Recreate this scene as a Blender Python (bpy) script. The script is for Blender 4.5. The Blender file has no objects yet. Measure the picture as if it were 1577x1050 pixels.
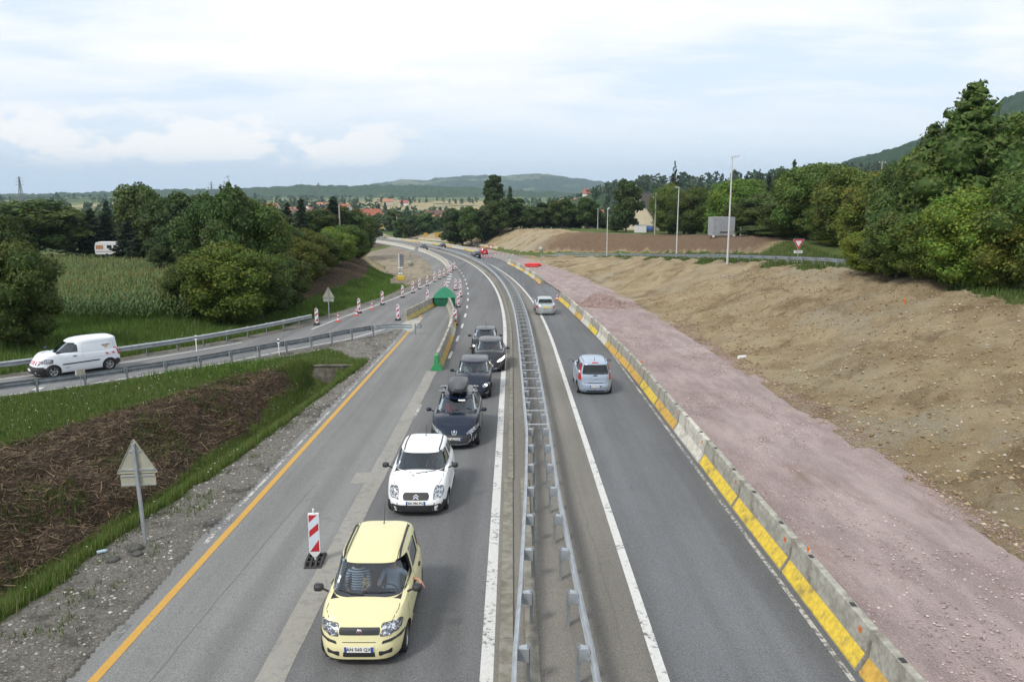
import bpy, bmesh, math, random
import numpy as np
from mathutils import Vector, Matrix
from mathutils.bvhtree import BVHTree
R = math.radians; PI = math.pi
random.seed(7); rng = np.random.default_rng(7)
SC = bpy.context.scene; COL = SC.collection

# ---------------------------------------------------------------- camera, sky, sun, exposure
F, CX, CY, HC, SL = 1227.0, 788.5, 525.0, 8.0, 0.0285      # focal (px of a 1577 px wide frame), centre, eye height, fall of the road
PITCH = math.atan(225 / F); CP, SP = math.cos(PITCH), math.sin(PITCH)
cd = bpy.data.cameras.new('camera'); cam = bpy.data.objects.new('camera', cd); COL.objects.link(cam)
cam.location = (0, 0, HC); cam.rotation_euler = (PI / 2 - PITCH, 0, 0)
cd.sensor_width = 36; cd.lens = 36 * F / 1577; cd.clip_end = 60000; cd.clip_start = .1
SC.camera = cam
SUN_EL, SUN_AZ = R(48), R(-135)           # azimuth from +Y (clockwise): sun behind the camera and to its left
W = bpy.data.worlds.new('World'); SC.world = W; W.use_nodes = True
def sky():
    nt = W.node_tree; N = nt.nodes; N.clear(); L = nt.links.new
    out = N.new('ShaderNodeOutputWorld'); bg = N.new('ShaderNodeBackground'); bg.inputs[1].default_value = .1
    L(bg.outputs[0], out.inputs[0])
    s = N.new('ShaderNodeTexSky'); s.sky_type = 'NISHITA'; s.sun_disc = False
    s.sun_elevation = SUN_EL; s.sun_rotation = SUN_AZ; s.air_density = 1.0; s.dust_density = 2.0; s.ozone_density = 1.5
    tc = N.new('ShaderNodeTexCoord'); sx = N.new('ShaderNodeSeparateXYZ'); L(tc.outputs['Generated'], sx.inputs[0])
    def M(op, a, b=None, clamp=False):
        m = N.new('ShaderNodeMath'); m.operation = op; m.use_clamp = clamp
        for i, v in enumerate((a, b)):
            if v is None: continue
            if isinstance(v, (int, float)): m.inputs[i].default_value = v
            else: L(v, m.inputs[i])
        return m.outputs[0]
    def ramp(v, a, b):
        m = N.new('ShaderNodeMapRange'); m.interpolation_type = 'SMOOTHSTEP'
        m.inputs[1].default_value = a; m.inputs[2].default_value = b; L(v, m.inputs[0]); return m.outputs[0]
    def mixc(f, a, b):
        m = N.new('ShaderNodeMix'); m.data_type = 'RGBA'
        for i, v in ((0, f), (6, a), (7, b)):
            if isinstance(v, tuple): m.inputs[i].default_value = v
            elif isinstance(v, (int, float)): m.inputs[i].default_value = v
            else: L(v, m.inputs[i])
        return m.outputs[2]
    z = M('MAXIMUM', sx.outputs[2], 0.0); zz = M('ADD', z, .11)
    u = M('DIVIDE', sx.outputs[0], zz); v = M('DIVIDE', sx.outputs[1], zz)
    cb = N.new('ShaderNodeCombineXYZ'); L(u, cb.inputs[0]); L(v, cb.inputs[1])
    def noise(vec, sc, det, rough, dist=0, off=(0, 0, 0), scl=(1, 1, 1)):
        mp = N.new('ShaderNodeMapping'); mp.inputs[1].default_value = off; mp.inputs[3].default_value = scl; L(vec, mp.inputs[0])
        n = N.new('ShaderNodeTexNoise'); n.inputs['Scale'].default_value = sc; n.inputs['Detail'].default_value = det
        n.inputs['Roughness'].default_value = rough; n.inputs['Distortion'].default_value = dist; L(mp.outputs[0], n.inputs[0]); return n.outputs[0]
    n1 = noise(cb.outputs[0], .55, 9, .58, .3, (3.1, 1.7, 0), (1, 1.25, 1))
    n2 = noise(cb.outputs[0], 1.7, 8, .62, .2, (7.3, 4.2, 0), (.8, 1.6, 1))
    d = M('ADD', M('MULTIPLY', n1, .72), M('MULTIPLY', n2, .28))
    cover = ramp(d, .37, .50)
    cover = M('MULTIPLY', cover, ramp(z, .015, .16))
    thick = ramp(d, .46, .62)
    white = mixc(thick, (7.2, 7.5, 7.9, 1), (8.4, 8.3, 8.15, 1))
    # low bank of cumulus on the left over the horizon
    ang = M('DIVIDE', sx.outputs[0], M('MAXIMUM', sx.outputs[1], .05))
    cb2 = N.new('ShaderNodeCombineXYZ'); L(M('MULTIPLY', ang, 7), cb2.inputs[0]); L(M('MULTIPLY', z, 16), cb2.inputs[1])
    n3 = noise(cb2.outputs[0], 1.3, 9, .62, .1, (1.5, 5.2, 0))
    band = M('MULTIPLY', M('MULTIPLY', ramp(z, .015, .05), ramp(z, .125, .06)), ramp(ang, .02, -.25))
    cum = ramp(M('ADD', n3, M('MULTIPLY', band, .22)), .60, .70); cum = M('MULTIPLY', cum, band)
    low = mixc(ramp(z, 0, .14), (6.3, 7.1, 8.1, 1), (6.4, 7.2, 8.2, 1))
    blue = mixc(.82, s.outputs[0], low)
    c = mixc(cover, blue, white)
    c = mixc(cum, c, (8.2, 8.0, 7.75, 1))
    L(c, bg.inputs[0])
sky()
sl = bpy.data.lights.new('sun', 'SUN'); sl.energy = 1.9; sl.angle = R(11); sl.color = (1, .955, .88)
so = bpy.data.objects.new('sun', sl); COL.objects.link(so); so.location = (-30, -30, 60)
sd = Vector((math.sin(SUN_AZ) * math.cos(SUN_EL), math.cos(SUN_AZ) * math.cos(SUN_EL), math.sin(SUN_EL)))
so.rotation_euler = sd.to_track_quat('Z', 'Y').to_euler()
VS = SC.view_settings; VS.view_transform = 'Standard'; VS.look = 'None'; VS.gamma = 1; VS.exposure = 0.5; VS.use_curve_mapping = False

# ---------------------------------------------------------------- geometry of the place
def ray(px, py):
    a = (px - CX) / F; b = (CY - py) / F
    return a, CP + b * SP, -SP + b * CP
def plane_pt(px, py, off=0.0):
    d = ray(px, py); t = -(HC - off) / (d[2] + SL * d[1]); return d[0] * t, d[1] * t
def at_y(px, py, Y):
    d = ray(px, py); t = Y / d[1]; return d[0] * t, Y, HC + d[2] * t
RC = 640.0; S0 = 48.0; PHM = .40
def P2(s, t):
    "curve coordinates (along, right) -> X, Y"
    if s <= S0: return t, s
    ph = (s - S0) / RC
    if ph <= PHM: return -RC + (RC + t) * math.cos(ph), S0 + (RC + t) * math.sin(ph)
    e = s - S0 - RC * PHM; c, q = math.cos(PHM), math.sin(PHM)
    return -RC + (RC + t) * c - q * e, S0 + (RC + t) * q + c * e
def head(s):
    return 0.0 if s <= S0 else min((s - S0) / RC, PHM)
def st(X, Y):
    X = np.asarray(X, float); Y = np.asarray(Y, float)
    r = np.hypot(X + RC, Y - S0); ph = np.arctan2(Y - S0, X + RC)
    s = np.where(Y <= S0, Y, S0 + RC * ph); t = np.where(Y <= S0, X, r - RC)
    c, q = math.cos(PHM), math.sin(PHM)
    ex, ey = X - (-RC + RC * c), Y - (S0 + RC * q)
    al = -q * ex + c * ey; la = c * ex + q * ey
    far = (Y > S0) & (ph > PHM)
    return np.where(far, S0 + RC * PHM + al, s), np.where(far, la, t)
def ip(x, xs, ys): return np.interp(x, xs, ys)
def ss(x, a, b):
    u = np.clip((np.asarray(x, float) - a) / (b - a), 0, 1); return u * u * (3 - 2 * u)
def vnoise(x, y, sc, seed=0, octv=4):
    out = 0; amp = 1; tot = 0; x = np.asarray(x, float) / sc + seed * 17.3; y = np.asarray(y, float) / sc + seed * 9.7
    for o in range(octv):
        xi = np.floor(x).astype(np.int64); yi = np.floor(y).astype(np.int64); fx = x - xi; fy = y - yi
        fx = fx * fx * (3 - 2 * fx); fy = fy * fy * (3 - 2 * fy)
        def h(a, b):
            v = (a * 374761393 + b * 668265263 + (seed + o) * 974711) & 0xffffffff
            v = ((v ^ (v >> 13)) * 1274126177) & 0xffffffff; v = v ^ (v >> 16)
            return (v & 0xffff) / 65535.0
        n = (h(xi, yi) * (1 - fx) + h(xi + 1, yi) * fx) * (1 - fy) + (h(xi, yi + 1) * (1 - fx) + h(xi + 1, yi + 1) * fx) * fy
        out = out + n * amp; tot += amp; amp *= .5; x = x * 2.03 + 5.1; y = y * 2.03 + 3.3
    return out / tot
def zbase(X, Y):
    D = np.hypot(X, Y)
    near = np.where(Y < 320, -SL * Y, -9.12)
    far = ip(D, [320, 450, 700, 1000, 2000, 3000, 6000, 30000], [-9.12, -11.5, -14.5, -13, -4, 1, 4, 0])
    w = ss(D, 300, 360)
    return near * (1 - w) + far * w
# left side outlines: ramp asphalt edges (X as function of Y), ditch
RL_Y = [20, 30, 34.5, 39, 43.2, 48, 52, 57.2, 62, 67.3, 74, 81, 86, 95, 105, 118, 124, 140]
RL_X = [-46, -33.8, -29.9, -26.1, -22.8, -20.0, -17.8, -15.8, -15.2, -14.0, -13.1, -12.2, -11.7, -11.0, -10.5, -9.9, -9.8, -10.2]
RR_Y = [20, 30, 35.6, 36.9, 38.9, 43.4, 47.8, 52.5, 55.5, 58]
RR_X = [-38, -28.5, -22.4, -21.0, -19.5, -15.8, -13.3, -10.4, -8.9, -7.5]
def trail_t(s): return ip(s, [0, 40, 71, 85, 105, 150, 165, 175, 200], [29, 29, 27.4, 24, 24.5, 26, 18.5, 13, 12.6])
def hp_s(s): return ip(s, [0, 40, 64, 85, 105, 150, 165, 175], [3.7, 4.0, 3.95, 3.4, 2.5, .5, .05, 0])
def terrain(X, Y, mask=False):
    X = np.asarray(X, float); Y = np.asarray(Y, float)
    s, t = st(X, Y); z = zbase(X, Y)
    n4 = vnoise(X, Y, 4.0, 1); n1 = vnoise(X, Y, 1.0, 2); n12 = vnoise(X, Y, 14, 3)
    rough = np.zeros_like(X)
    grass = np.ones_like(X); brush = np.zeros_like(X); earth = np.zeros_like(X); grav = np.zeros_like(X); pale = np.zeros_like(X); field = np.zeros_like(X)
    # ---- right cutting
    tt = trail_t(s); hp = hp_s(s)
    near = (s < 178)
    tw = 12.2 + (n4 - .5) * .8
    bank = ss(t, tw, tt - 1.8 + (n4 - .5) * 1.2) ** .92
    hb = hp * bank
    inbank = ss(t, tw - .5, tw + .5) * (1 - ss(t, tt - 3.0 + (n1 - .5) * 2.5 + (n4 - .5) * 5, tt - 1.8 + (n1 - .5) * 2.5 + (n4 - .5) * 5)) * near
    # ---- mound / far bank
    tm = ip(s, [60, 70, 105, 150, 168, 180, 400], [42, 37, 32.2, 33, 25, 14, 13.5])
    hm = ip(s, [50, 85, 110, 130, 170, 200, 260, 330, 400], [.2, 1.1, 2.9, 3.6, 4.6, 5.2, 4.6, 1.5, 0])
    wd = ip(s, [100, 160, 190], [5.5, 8, 12])
    mo = hm * ss(t, tm, tm + wd)
    onmo = ss(t, tm + 1.5 + (n1 - .5) * 2, tm + 3.0 + (n1 - .5) * 2) * (1 - ss(t, tm + wd + 2 + 8 * (n12 - .3), tm + wd + 8 + 8 * (n12 - .3))) * ss(s, 96, 108) * (1 - ss(s, 300, 330))
    rs = ss(t, 0, 6)
    hill = .03 * np.clip(X - 48, 0, 400) * ss(Y, 20, 80) * (1 - ss(np.hypot(X, Y), 500, 900))
    z = z + np.where(t > 3, hb + mo + hill, 0)
    earth = np.where(t > 6, np.maximum(np.maximum(inbank, onmo), ((t > 5.5) & (t < 13) & near) * 1.0), 0)
    brownness = onmo * (1 - ss(s, 172, 190))
    rough = rough + (inbank + onmo * .6) * ((n1 - .5) * .75 + (n4 - .5) * 1.0) * (t > 8)
    # ---- left of the main road
    xe = ip(Y, [5, 12, 19.3, 23.7, 30.5, 43.4, 56, 62], [-10.6, -10.3, -9.8, -9.3, -8.7, -7.95, -7.8, -7.6])
    xb = ip(Y, [5, 10, 19, 26, 40, 44], [-12.8, -12.4, -12.0, -11.2, -10.2, -9.9])
    xt = ip(Y, [0, 10, 26.5, 35, 41, 46], [-24, -20, -16.3, -13.6, -11.9, -10.9])
    xr = ip(Y, RR_Y, RR_X)
    xg = xr + 1.9                                           # end of the ramp's gravel margin
    dep = 1.35 * (1 - ss(Y, 42.2, 42.35))
    down = ss(X, xe - .1, xb + .3) if False else 1 - ss(X, xb + .3, xe - .2)
    upb = 1 - ss(X, xt, xb - .2)
    left = (X < -7.0) & (Y < 60)
    zd = -dep * down + (dep + .28 * (1 - ss(Y, 40, 46))) * upb
    blend_r = ss(X, xg - 1.2, xg + 1.0)                     # flatten towards ramp
    inditch = left & (X > xr - .5)
    z = z + np.where(inditch, zd * blend_r, 0)
    wob = (n1 - .5) * 1.1 + (n4 - .5) * 1.3
    bru = ss(X, xt - 1.4 + wob * 1.6, xt - .3 + wob * 1.6) * (1 - ss(X, xb - 1.5 + wob * .9, xb - .3 + wob * .9)) * (1 - ss(Y, 38.5 + wob * 2, 42 + wob * 2))
    brush = np.where(inditch, bru, 0)
    g1 = ss(X, xe - .35 + wob * .45, xe + .05 + wob * .45) * (X < -6) * (Y < 64)
    g2 = (1 - ss(X, xg - .5 + wob * .5, xg - .1 + wob * .5)) * (X > xr - 1.5) * (Y < 60)
    g3 = (Y > 44) & (Y < 62) & (X < -7) & (X > xr - .6)
    grav = np.where(left & (X > xr - 1.5), np.maximum(g1, g2), 0)
    gore = g3 * ss(X + wob * .9, ip(Y, [44, 46, 50, 60], [-9.0, -9.8, -13, -14]), ip(Y, [44, 46, 50, 60], [-8.6, -9.3, -12, -13]))
    grav = np.maximum(grav, np.clip(gore, 0, 1))
    rough = rough + np.where(inditch, brush * ((n1 - .4) * .75 + (n4 - .5) * .9), 0)
    pit = ss(Y, 38.5, 41) * (1 - ss(Y, 42.2, 42.32)) * (1 - ss(np.abs(X + 9.75), .8, 1.5))
    z = np.where(inditch, z * (1 - pit) + (zbase(X, Y) - 1.1) * pit, z)
    # ---- left of the ramp : embankment with the tree row, then fields
    xl = ip(Y, RL_Y, RL_X)
    toe = ip(Y, [30, 40, 60, 80, 98, 110, 130, 150, 165], [-40, -29, -17.6, -15.6, -15.0, -16.6, -20.5, -26, -34])
    hl = ip(Y, [30, 40, 55, 70, 90, 105, 135, 150, 163, 172], [.2, .3, .5, .9, 1.7, 2.5, 4.0, 4.2, 2.0, 0])
    cr = ss(-(X - toe), 0, 6.5) * (1 - .8 * ss(-(X - toe), 15, 26))
    isl = (X < -9) & (Y > 25) & (X < xl + 3)
    z = z + np.where(isl, hl * cr, 0)
    onb = ss(-(X - toe), -.2, 1.0)
    # brown mulch under the trees, bright grass at the toe
    br2 = ss(-(X - toe) + wob, 2.2, 3.8) * ss(Y + wob * 3, 62, 70) * (1 - ss(-(X - toe), 9, 14))
    brush = np.maximum(brush, np.where(isl, br2 * .75, 0))
    e2 = ss(Y + (X - toe) * .9 + wob * 2, 112, 118) * onb * (1 - ss(-(X - toe), 13, 17)) * (1 - ss(Y, 172, 178))
    earth = np.maximum(earth, np.where(isl & (X > -60), e2, 0))
    # gravel and dirt margin between asphalt and grass left of the ramp, excavated flat further on
    m1 = (1 - ss(-(X - xl) + wob * .5, .9, 1.4)) * (X < xl + 4) * (Y > 25) * (Y < 110)
    grav = np.maximum(grav, np.where((X < -8) & (X < xl + 1), m1, 0))
    fl = ss(Y, 92, 102) * (1 - ss(Y, 300, 330)) * (t < -5) * (1 - ss(-(X - toe) + wob, -.4, .6)) * ss(t, -34, -30)
    pale = np.maximum(pale, fl)
    rough = rough + np.where(pale > .3, (n1 - .5) * .22 + (n4 - .5) * .3, 0) * ss(-t, 9, 12)
    # far right margin of the road, after the junction
    pr = ss(t, 6.3, 6.8) * (1 - ss(t, 13, 14.5)) * ss(s, 150, 170) * (1 - ss(s, 360, 420))
    pale = np.maximum(pale, pr)
    field = ss(np.hypot(X, Y), 260, 420)
    far_left = ((X < -48) & (Y > 118)) * 1.0
    field = np.maximum(field, far_left)
    # the road bed: terrain stays below the asphalt sheets
    bed = (t > -7.75) & (t < 6.25) & (Y < 420)
    bed2 = (X > xl + .3) & (X < np.where(Y < 56, xr - .25, -4)) & (Y > 20) & (Y < 128)
    track = (t > 6.4) & (t < 12.0) & (s < 176)
    rough = rough * np.where(bed | bed2, 0, 1)
    z = z + rough + (n1 - .5) * .07 + (n4 - .5) * .10 + ss(field, .3, .8) * (vnoise(X, Y, 90, 5) - .5) * 6
    flat = bed | bed2 | track
    z = np.where(flat, zbase(X, Y) - .12, z)
    # keep the verge flush with the asphalt edge
    ed = ((t > -8.6) & (t <= -7.75) & (Y < 58)) | ((X < xl + .3) & (X > xl - .9) & (Y > 25) & (Y < 128)) | ((X > xr - .25) & (X < xr + .9) & (Y > 20) & (Y < 56) & (X < -7.6))
    z = np.where(ed, zbase(X, Y) + .012 + (n1 - .5) * .10 + (n4 - .5) * .05, z)
    rim = ((t >= 12.0) & (t < 12.9) & (s < 172))
    z = np.where(rim, np.maximum(z, zbase(X, Y) + .02), z)
    if not mask: return z
    return z, np.stack([grass, brush, earth, grav], -1), np.stack([field, pale, brownness, np.ones_like(X)], -1)
def tz(x, y): return float(terrain(np.array([x]), np.array([y]))[0])
def road_z(X, Y): return -SL * Y if Y < 320 else float(zbase(np.array([X]), np.array([Y]))[0])

# ---------------------------------------------------------------- object helpers
def link(name, me, parent=None, loc=None, rot=None):
    o = bpy.data.objects.new(name, me); COL.objects.link(o)
    if parent is not None: o.parent = parent
    if loc is not None: o.location = loc
    if rot is not None: o.rotation_euler = rot
    return o
def tag(o, label=None, cat=None, group=None, kind=None):
    if label: o['label'] = label
    if cat: o['category'] = cat
    if group: o['group'] = group
    if kind: o['kind'] = kind
    return o
def thing(name, label, cat, loc=(0, 0, 0), rz=0, group=None):
    o = link(name, None, None, loc, (0, 0, rz)); o.empty_display_size = .2
    return tag(o, label, cat, group)
KIDS = {}
def dup(root, loc, rz=None, label=None, group=None):
    def rec(o, par):
        c = o.copy(); COL.objects.link(c)
        if par is not None: c.parent = par; c.matrix_parent_inverse = o.matrix_parent_inverse.copy()
        for ch in KIDS.get(o.name) or [x for x in o.children]: rec(ch, c)
        return c
    r = rec(root, None); r.location = loc
    if rz is not None: r.rotation_euler = (0, 0, rz)
    if label: r['label'] = label
    if group: r['group'] = group
    return r
def npmesh(name, V, Fc, mats, mi=None, smooth=False, cols=None):
    V = np.asarray(V, np.float32).reshape(-1, 3); Fc = np.asarray(Fc, np.int32); k = Fc.shape[1]; nf = len(Fc)
    me = bpy.data.meshes.new(name); me.vertices.add(len(V)); me.vertices.foreach_set('co', V.ravel())
    me.loops.add(nf * k); me.loops.foreach_set('vertex_index', Fc.ravel())
    me.polygons.add(nf); me.polygons.foreach_set('loop_start', np.arange(0, nf * k, k, dtype=np.int32))
    if mi is not None: me.polygons.foreach_set('material_index', np.asarray(mi, np.int32))
    me.polygons.foreach_set('use_smooth', np.full(nf, smooth))
    me.update(calc_edges=True)
    for m in (mats if isinstance(mats, (list, tuple)) else [mats]): me.materials.append(m)
    for cn, dom, arr in (cols or []):
        a = me.color_attributes.new(cn, 'FLOAT_COLOR', dom); a.data.foreach_set('color', np.asarray(arr, np.float32).ravel())
    return me
class MB:
    def __init__(s): s.v = []; s.f = []; s.m = []; s.sm = []
    def add(s, vs, fs, mi=0, smooth=False):
        b = len(s.v); s.v += [tuple(v) for v in vs]; s.f += [tuple(b + i for i in f) for f in fs]; s.m += [mi] * len(fs); s.sm += [smooth] * len(fs)
        return s
    def box(s, c, d, mi=0, M=None):
        x, y, z = d[0] / 2, d[1] / 2, d[2] / 2
        vs = [Vector((i * x, j * y, k * z)) for i in (-1, 1) for j in (-1, 1) for k in (-1, 1)]
        if M is not None: vs = [M @ v for v in vs]
        vs = [v + Vector(c) for v in vs]
        return s.add(vs, [(0, 1, 3, 2), (4, 6, 7, 5), (0, 4, 5, 1), (2, 3, 7, 6), (0, 2, 6, 4), (1, 5, 7, 3)], mi)
    def tube(s, pts, rad, n=8, mi=0, cap=True, smooth=True):
        pts = [Vector(p) for p in pts]; rs = rad if isinstance(rad, (list, tuple)) else [rad] * len(pts)
        vs = []; fs = []; K = len(pts)
        for i, p in enumerate(pts):
            d = (pts[min(i + 1, K - 1)] - pts[max(i - 1, 0)]).normalized()
            a = d.orthogonal().normalized() if i == 0 else (a - d * a.dot(d)).normalized()
            b = d.cross(a)
            for j in range(n):
                th = 2 * PI * j / n; vs.append(p + (a * math.cos(th) + b * math.sin(th)) * rs[i])
        for i in range(K - 1):
            for j in range(n): fs.append((i * n + j, i * n + (j + 1) % n, (i + 1) * n + (j + 1) % n, (i + 1) * n + j))
        s.add(vs, fs, mi, smooth)
        if cap: s.add(vs[:n], [tuple(reversed(range(n)))], mi); s.add(vs[-n:], [tuple(range(n))], mi)
        return s
    def lathe(s, prof, n=16, mi=0, axis='Z', c=(0, 0, 0), smooth=True, sq=None):
        vs = []; fs = []
        for r, h in prof:
            for j in range(n):
                th = 2 * PI * j / n; a, b = r * math.cos(th), r * math.sin(th)
                p = (a, b, h) if axis == 'Z' else ((h, a, b) if axis == 'X' else (a, h, b))
                vs.append((p[0] + c[0], p[1] + c[1], p[2] + c[2]))
        for i in range(len(prof) - 1):
            for j in range(n): fs.append((i * n + j, i * n + (j + 1) % n, (i + 1) * n + (j + 1) % n, (i + 1) * n + j))
        return s.add(vs, fs, mi, smooth)
    def prism(s, poly, z0, z1, mi=0, axis='Z'):
        n = len(poly)
        def P(a, b, h): return (a, b, h) if axis == 'Z' else ((h, a, b) if axis == 'X' else (a, h, b))
        vs = [P(a, b, z0) for a, b in poly] + [P(a, b, z1) for a, b in poly]
        return s.add(vs, [tuple(reversed(range(n))), tuple(range(n, 2 * n))] + [(i, (i + 1) % n, n + (i + 1) % n, n + i) for i in range(n)], mi)
    def sweep(s, frames, prof, closed=True, mi=0, cap=True, smooth=False):
        "frames: list of (origin, right, up); prof: (r,u) points"
        n = len(prof); vs = []
        for o, r, u in frames:
            for a, b in prof: vs.append(Vector(o) + Vector(r) * a + Vector(u) * b)
        fs = []; m = n if closed else n - 1
        for i in range(len(frames) - 1):
            for j in range(m): fs.append((i * n + j, i * n + (j + 1) % n, (i + 1) * n + (j + 1) % n, (i + 1) * n + j))
        s.add(vs, fs, mi, smooth)
        if cap and closed: s.add(vs[:n], [tuple(reversed(range(n)))], mi); s.add(vs[-n:], [tuple(range(n))], mi)
        return s
    def mesh(s, name, mats):
        me = bpy.data.meshes.new(name); me.from_pydata([tuple(v) for v in s.v], [], s.f)
        me.polygons.foreach_set('material_index', s.m); me.polygons.foreach_set('use_smooth', s.sm)
        for m in (mats if isinstance(mats, (list, tuple)) else [mats]): me.materials.append(m)
        bm = bmesh.new(); bm.from_mesh(me); bmesh.ops.recalc_face_normals(bm, faces=bm.faces); bm.to_mesh(me); bm.free()
        me.update(); return me
    def build(s, name, mats, parent=None, loc=None, rot=None): return link(name, s.mesh(name, mats), parent, loc, rot)
def Rz(a): return Matrix.Rotation(a, 3, 'Z')
def Rx(a): return Matrix.Rotation(a, 3, 'X')
def Ry(a): return Matrix.Rotation(a, 3, 'Y')

# ---------------------------------------------------------------- materials
MT = {}
def newmat(name):
    m = bpy.data.materials.new(name); m.use_nodes = True; m.node_tree.nodes.clear(); return m
class NT:
    def __init__(s, m):
        s.t = m.node_tree; s.N = s.t.nodes; s.o = s.N.new('ShaderNodeOutputMaterial')
        s.b = s.N.new('ShaderNodeBsdfPrincipled'); s.t.links.new(s.b.outputs[0], s.o.inputs[0])
        s.tc = s.N.new('ShaderNodeTexCoord')
    def L(s, a, b): s.t.links.new(a, b)
    def put(s, i, v):
        if hasattr(v, 'is_linked'): s.L(v, i)
        elif isinstance(v, tuple) and len(v) == 3 and i.type == 'RGBA': i.default_value = (*v, 1)
        else: i.default_value = v
    def noise(s, sc, det=4, ro=.55, vec=None, dist=0, scl=None, col=False):
        n = s.N.new('ShaderNodeTexNoise'); n.inputs['Scale'].default_value = sc; n.inputs['Detail'].default_value = det
        n.inputs['Roughness'].default_value = ro; n.inputs['Distortion'].default_value = dist
        v = vec or s.tc.outputs['Object']
        if scl:
            mp = s.N.new('ShaderNodeMapping'); mp.inputs[3].default_value = scl; s.L(v, mp.inputs[0]); v = mp.outputs[0]
        s.L(v, n.inputs[0]); return n.outputs[1 if col else 0]
    def vor(s, sc, feat='F1', out=0, vec=None, rnd=1):
        n = s.N.new('ShaderNodeTexVoronoi'); n.feature = feat; n.inputs['Scale'].default_value = sc; n.inputs['Randomness'].default_value = rnd
        s.L(vec or s.tc.outputs['Object'], n.inputs[0]); return n.outputs[out]
    def ramp(s, v, a, b, lo=0, hi=1):
        m = s.N.new('ShaderNodeMapRange'); m.interpolation_type = 'SMOOTHSTEP'
        for i, x in enumerate((a, b, lo, hi)): m.inputs[i + 1].default_value = x
        s.put(m.inputs[0], v); return m.outputs[0]
    def mix(s, f, a, b, mode='MIX'):
        m = s.N.new('ShaderNodeMix'); m.data_type = 'RGBA'; m.blend_type = mode
        s.put(m.inputs[0], f); s.put(m.inputs[6], a); s.put(m.inputs[7], b); return m.outputs[2]
    def math(s, op, a, b=0.0, clamp=False):
        m = s.N.new('ShaderNodeMath'); m.operation = op; m.use_clamp = clamp; s.put(m.inputs[0], a); s.put(m.inputs[1], b); return m.outputs[0]
    def attr(s, n):
        a = s.N.new('ShaderNodeAttribute'); a.attribute_name = n; return a
    def sep(s, v):
        x = s.N.new('ShaderNodeSeparateColor'); s.L(v, x.inputs[0]); return x.outputs
    def bump(s, h, st=.3, d=.02):
        b = s.N.new('ShaderNodeBump'); b.inputs['Strength'].default_value = st; b.inputs['Distance'].default_value = d
        s.L(h, b.inputs['Height']); s.L(b.outputs[0], s.b.inputs['Normal'])
    def set(s, **k):
        for a, v in k.items(): s.put(s.b.inputs[{'col': 'Base Color', 'rough': 'Roughness', 'metal': 'Metallic', 'spec': 'Specular IOR Level', 'coat': 'Coat Weight', 'crough': 'Coat Roughness', 'emi': 'Emission Color', 'es': 'Emission Strength', 'alpha': 'Alpha'}[a]], v)
        return s
def plain(name, col, rough=.6, metal=0, var=.12, sc=6, spec=.5, coat=0, bump=0, dirt=0):
    if name in MT: return MT[name]
    m = newmat(name); n = NT(m)
    a = n.noise(sc, 5, .6); v = n.ramp(a, .3, .7, 1 - var, 1 + var)
    c = n.mix(1.0, (*col,), n.math('MULTIPLY', v, 1.0), 'MULTIPLY')
    if dirt:
        c = n.mix(n.ramp(n.noise(sc * .35, 6, .65), .48, .68, 0, dirt), c, (.12, .105, .085))
    n.set(col=c, rough=rough, metal=metal, spec=spec, coat=coat)
    if bump: n.bump(n.noise(sc * 6, 4, .6), bump, .01)
    MT[name] = m; return m
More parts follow.
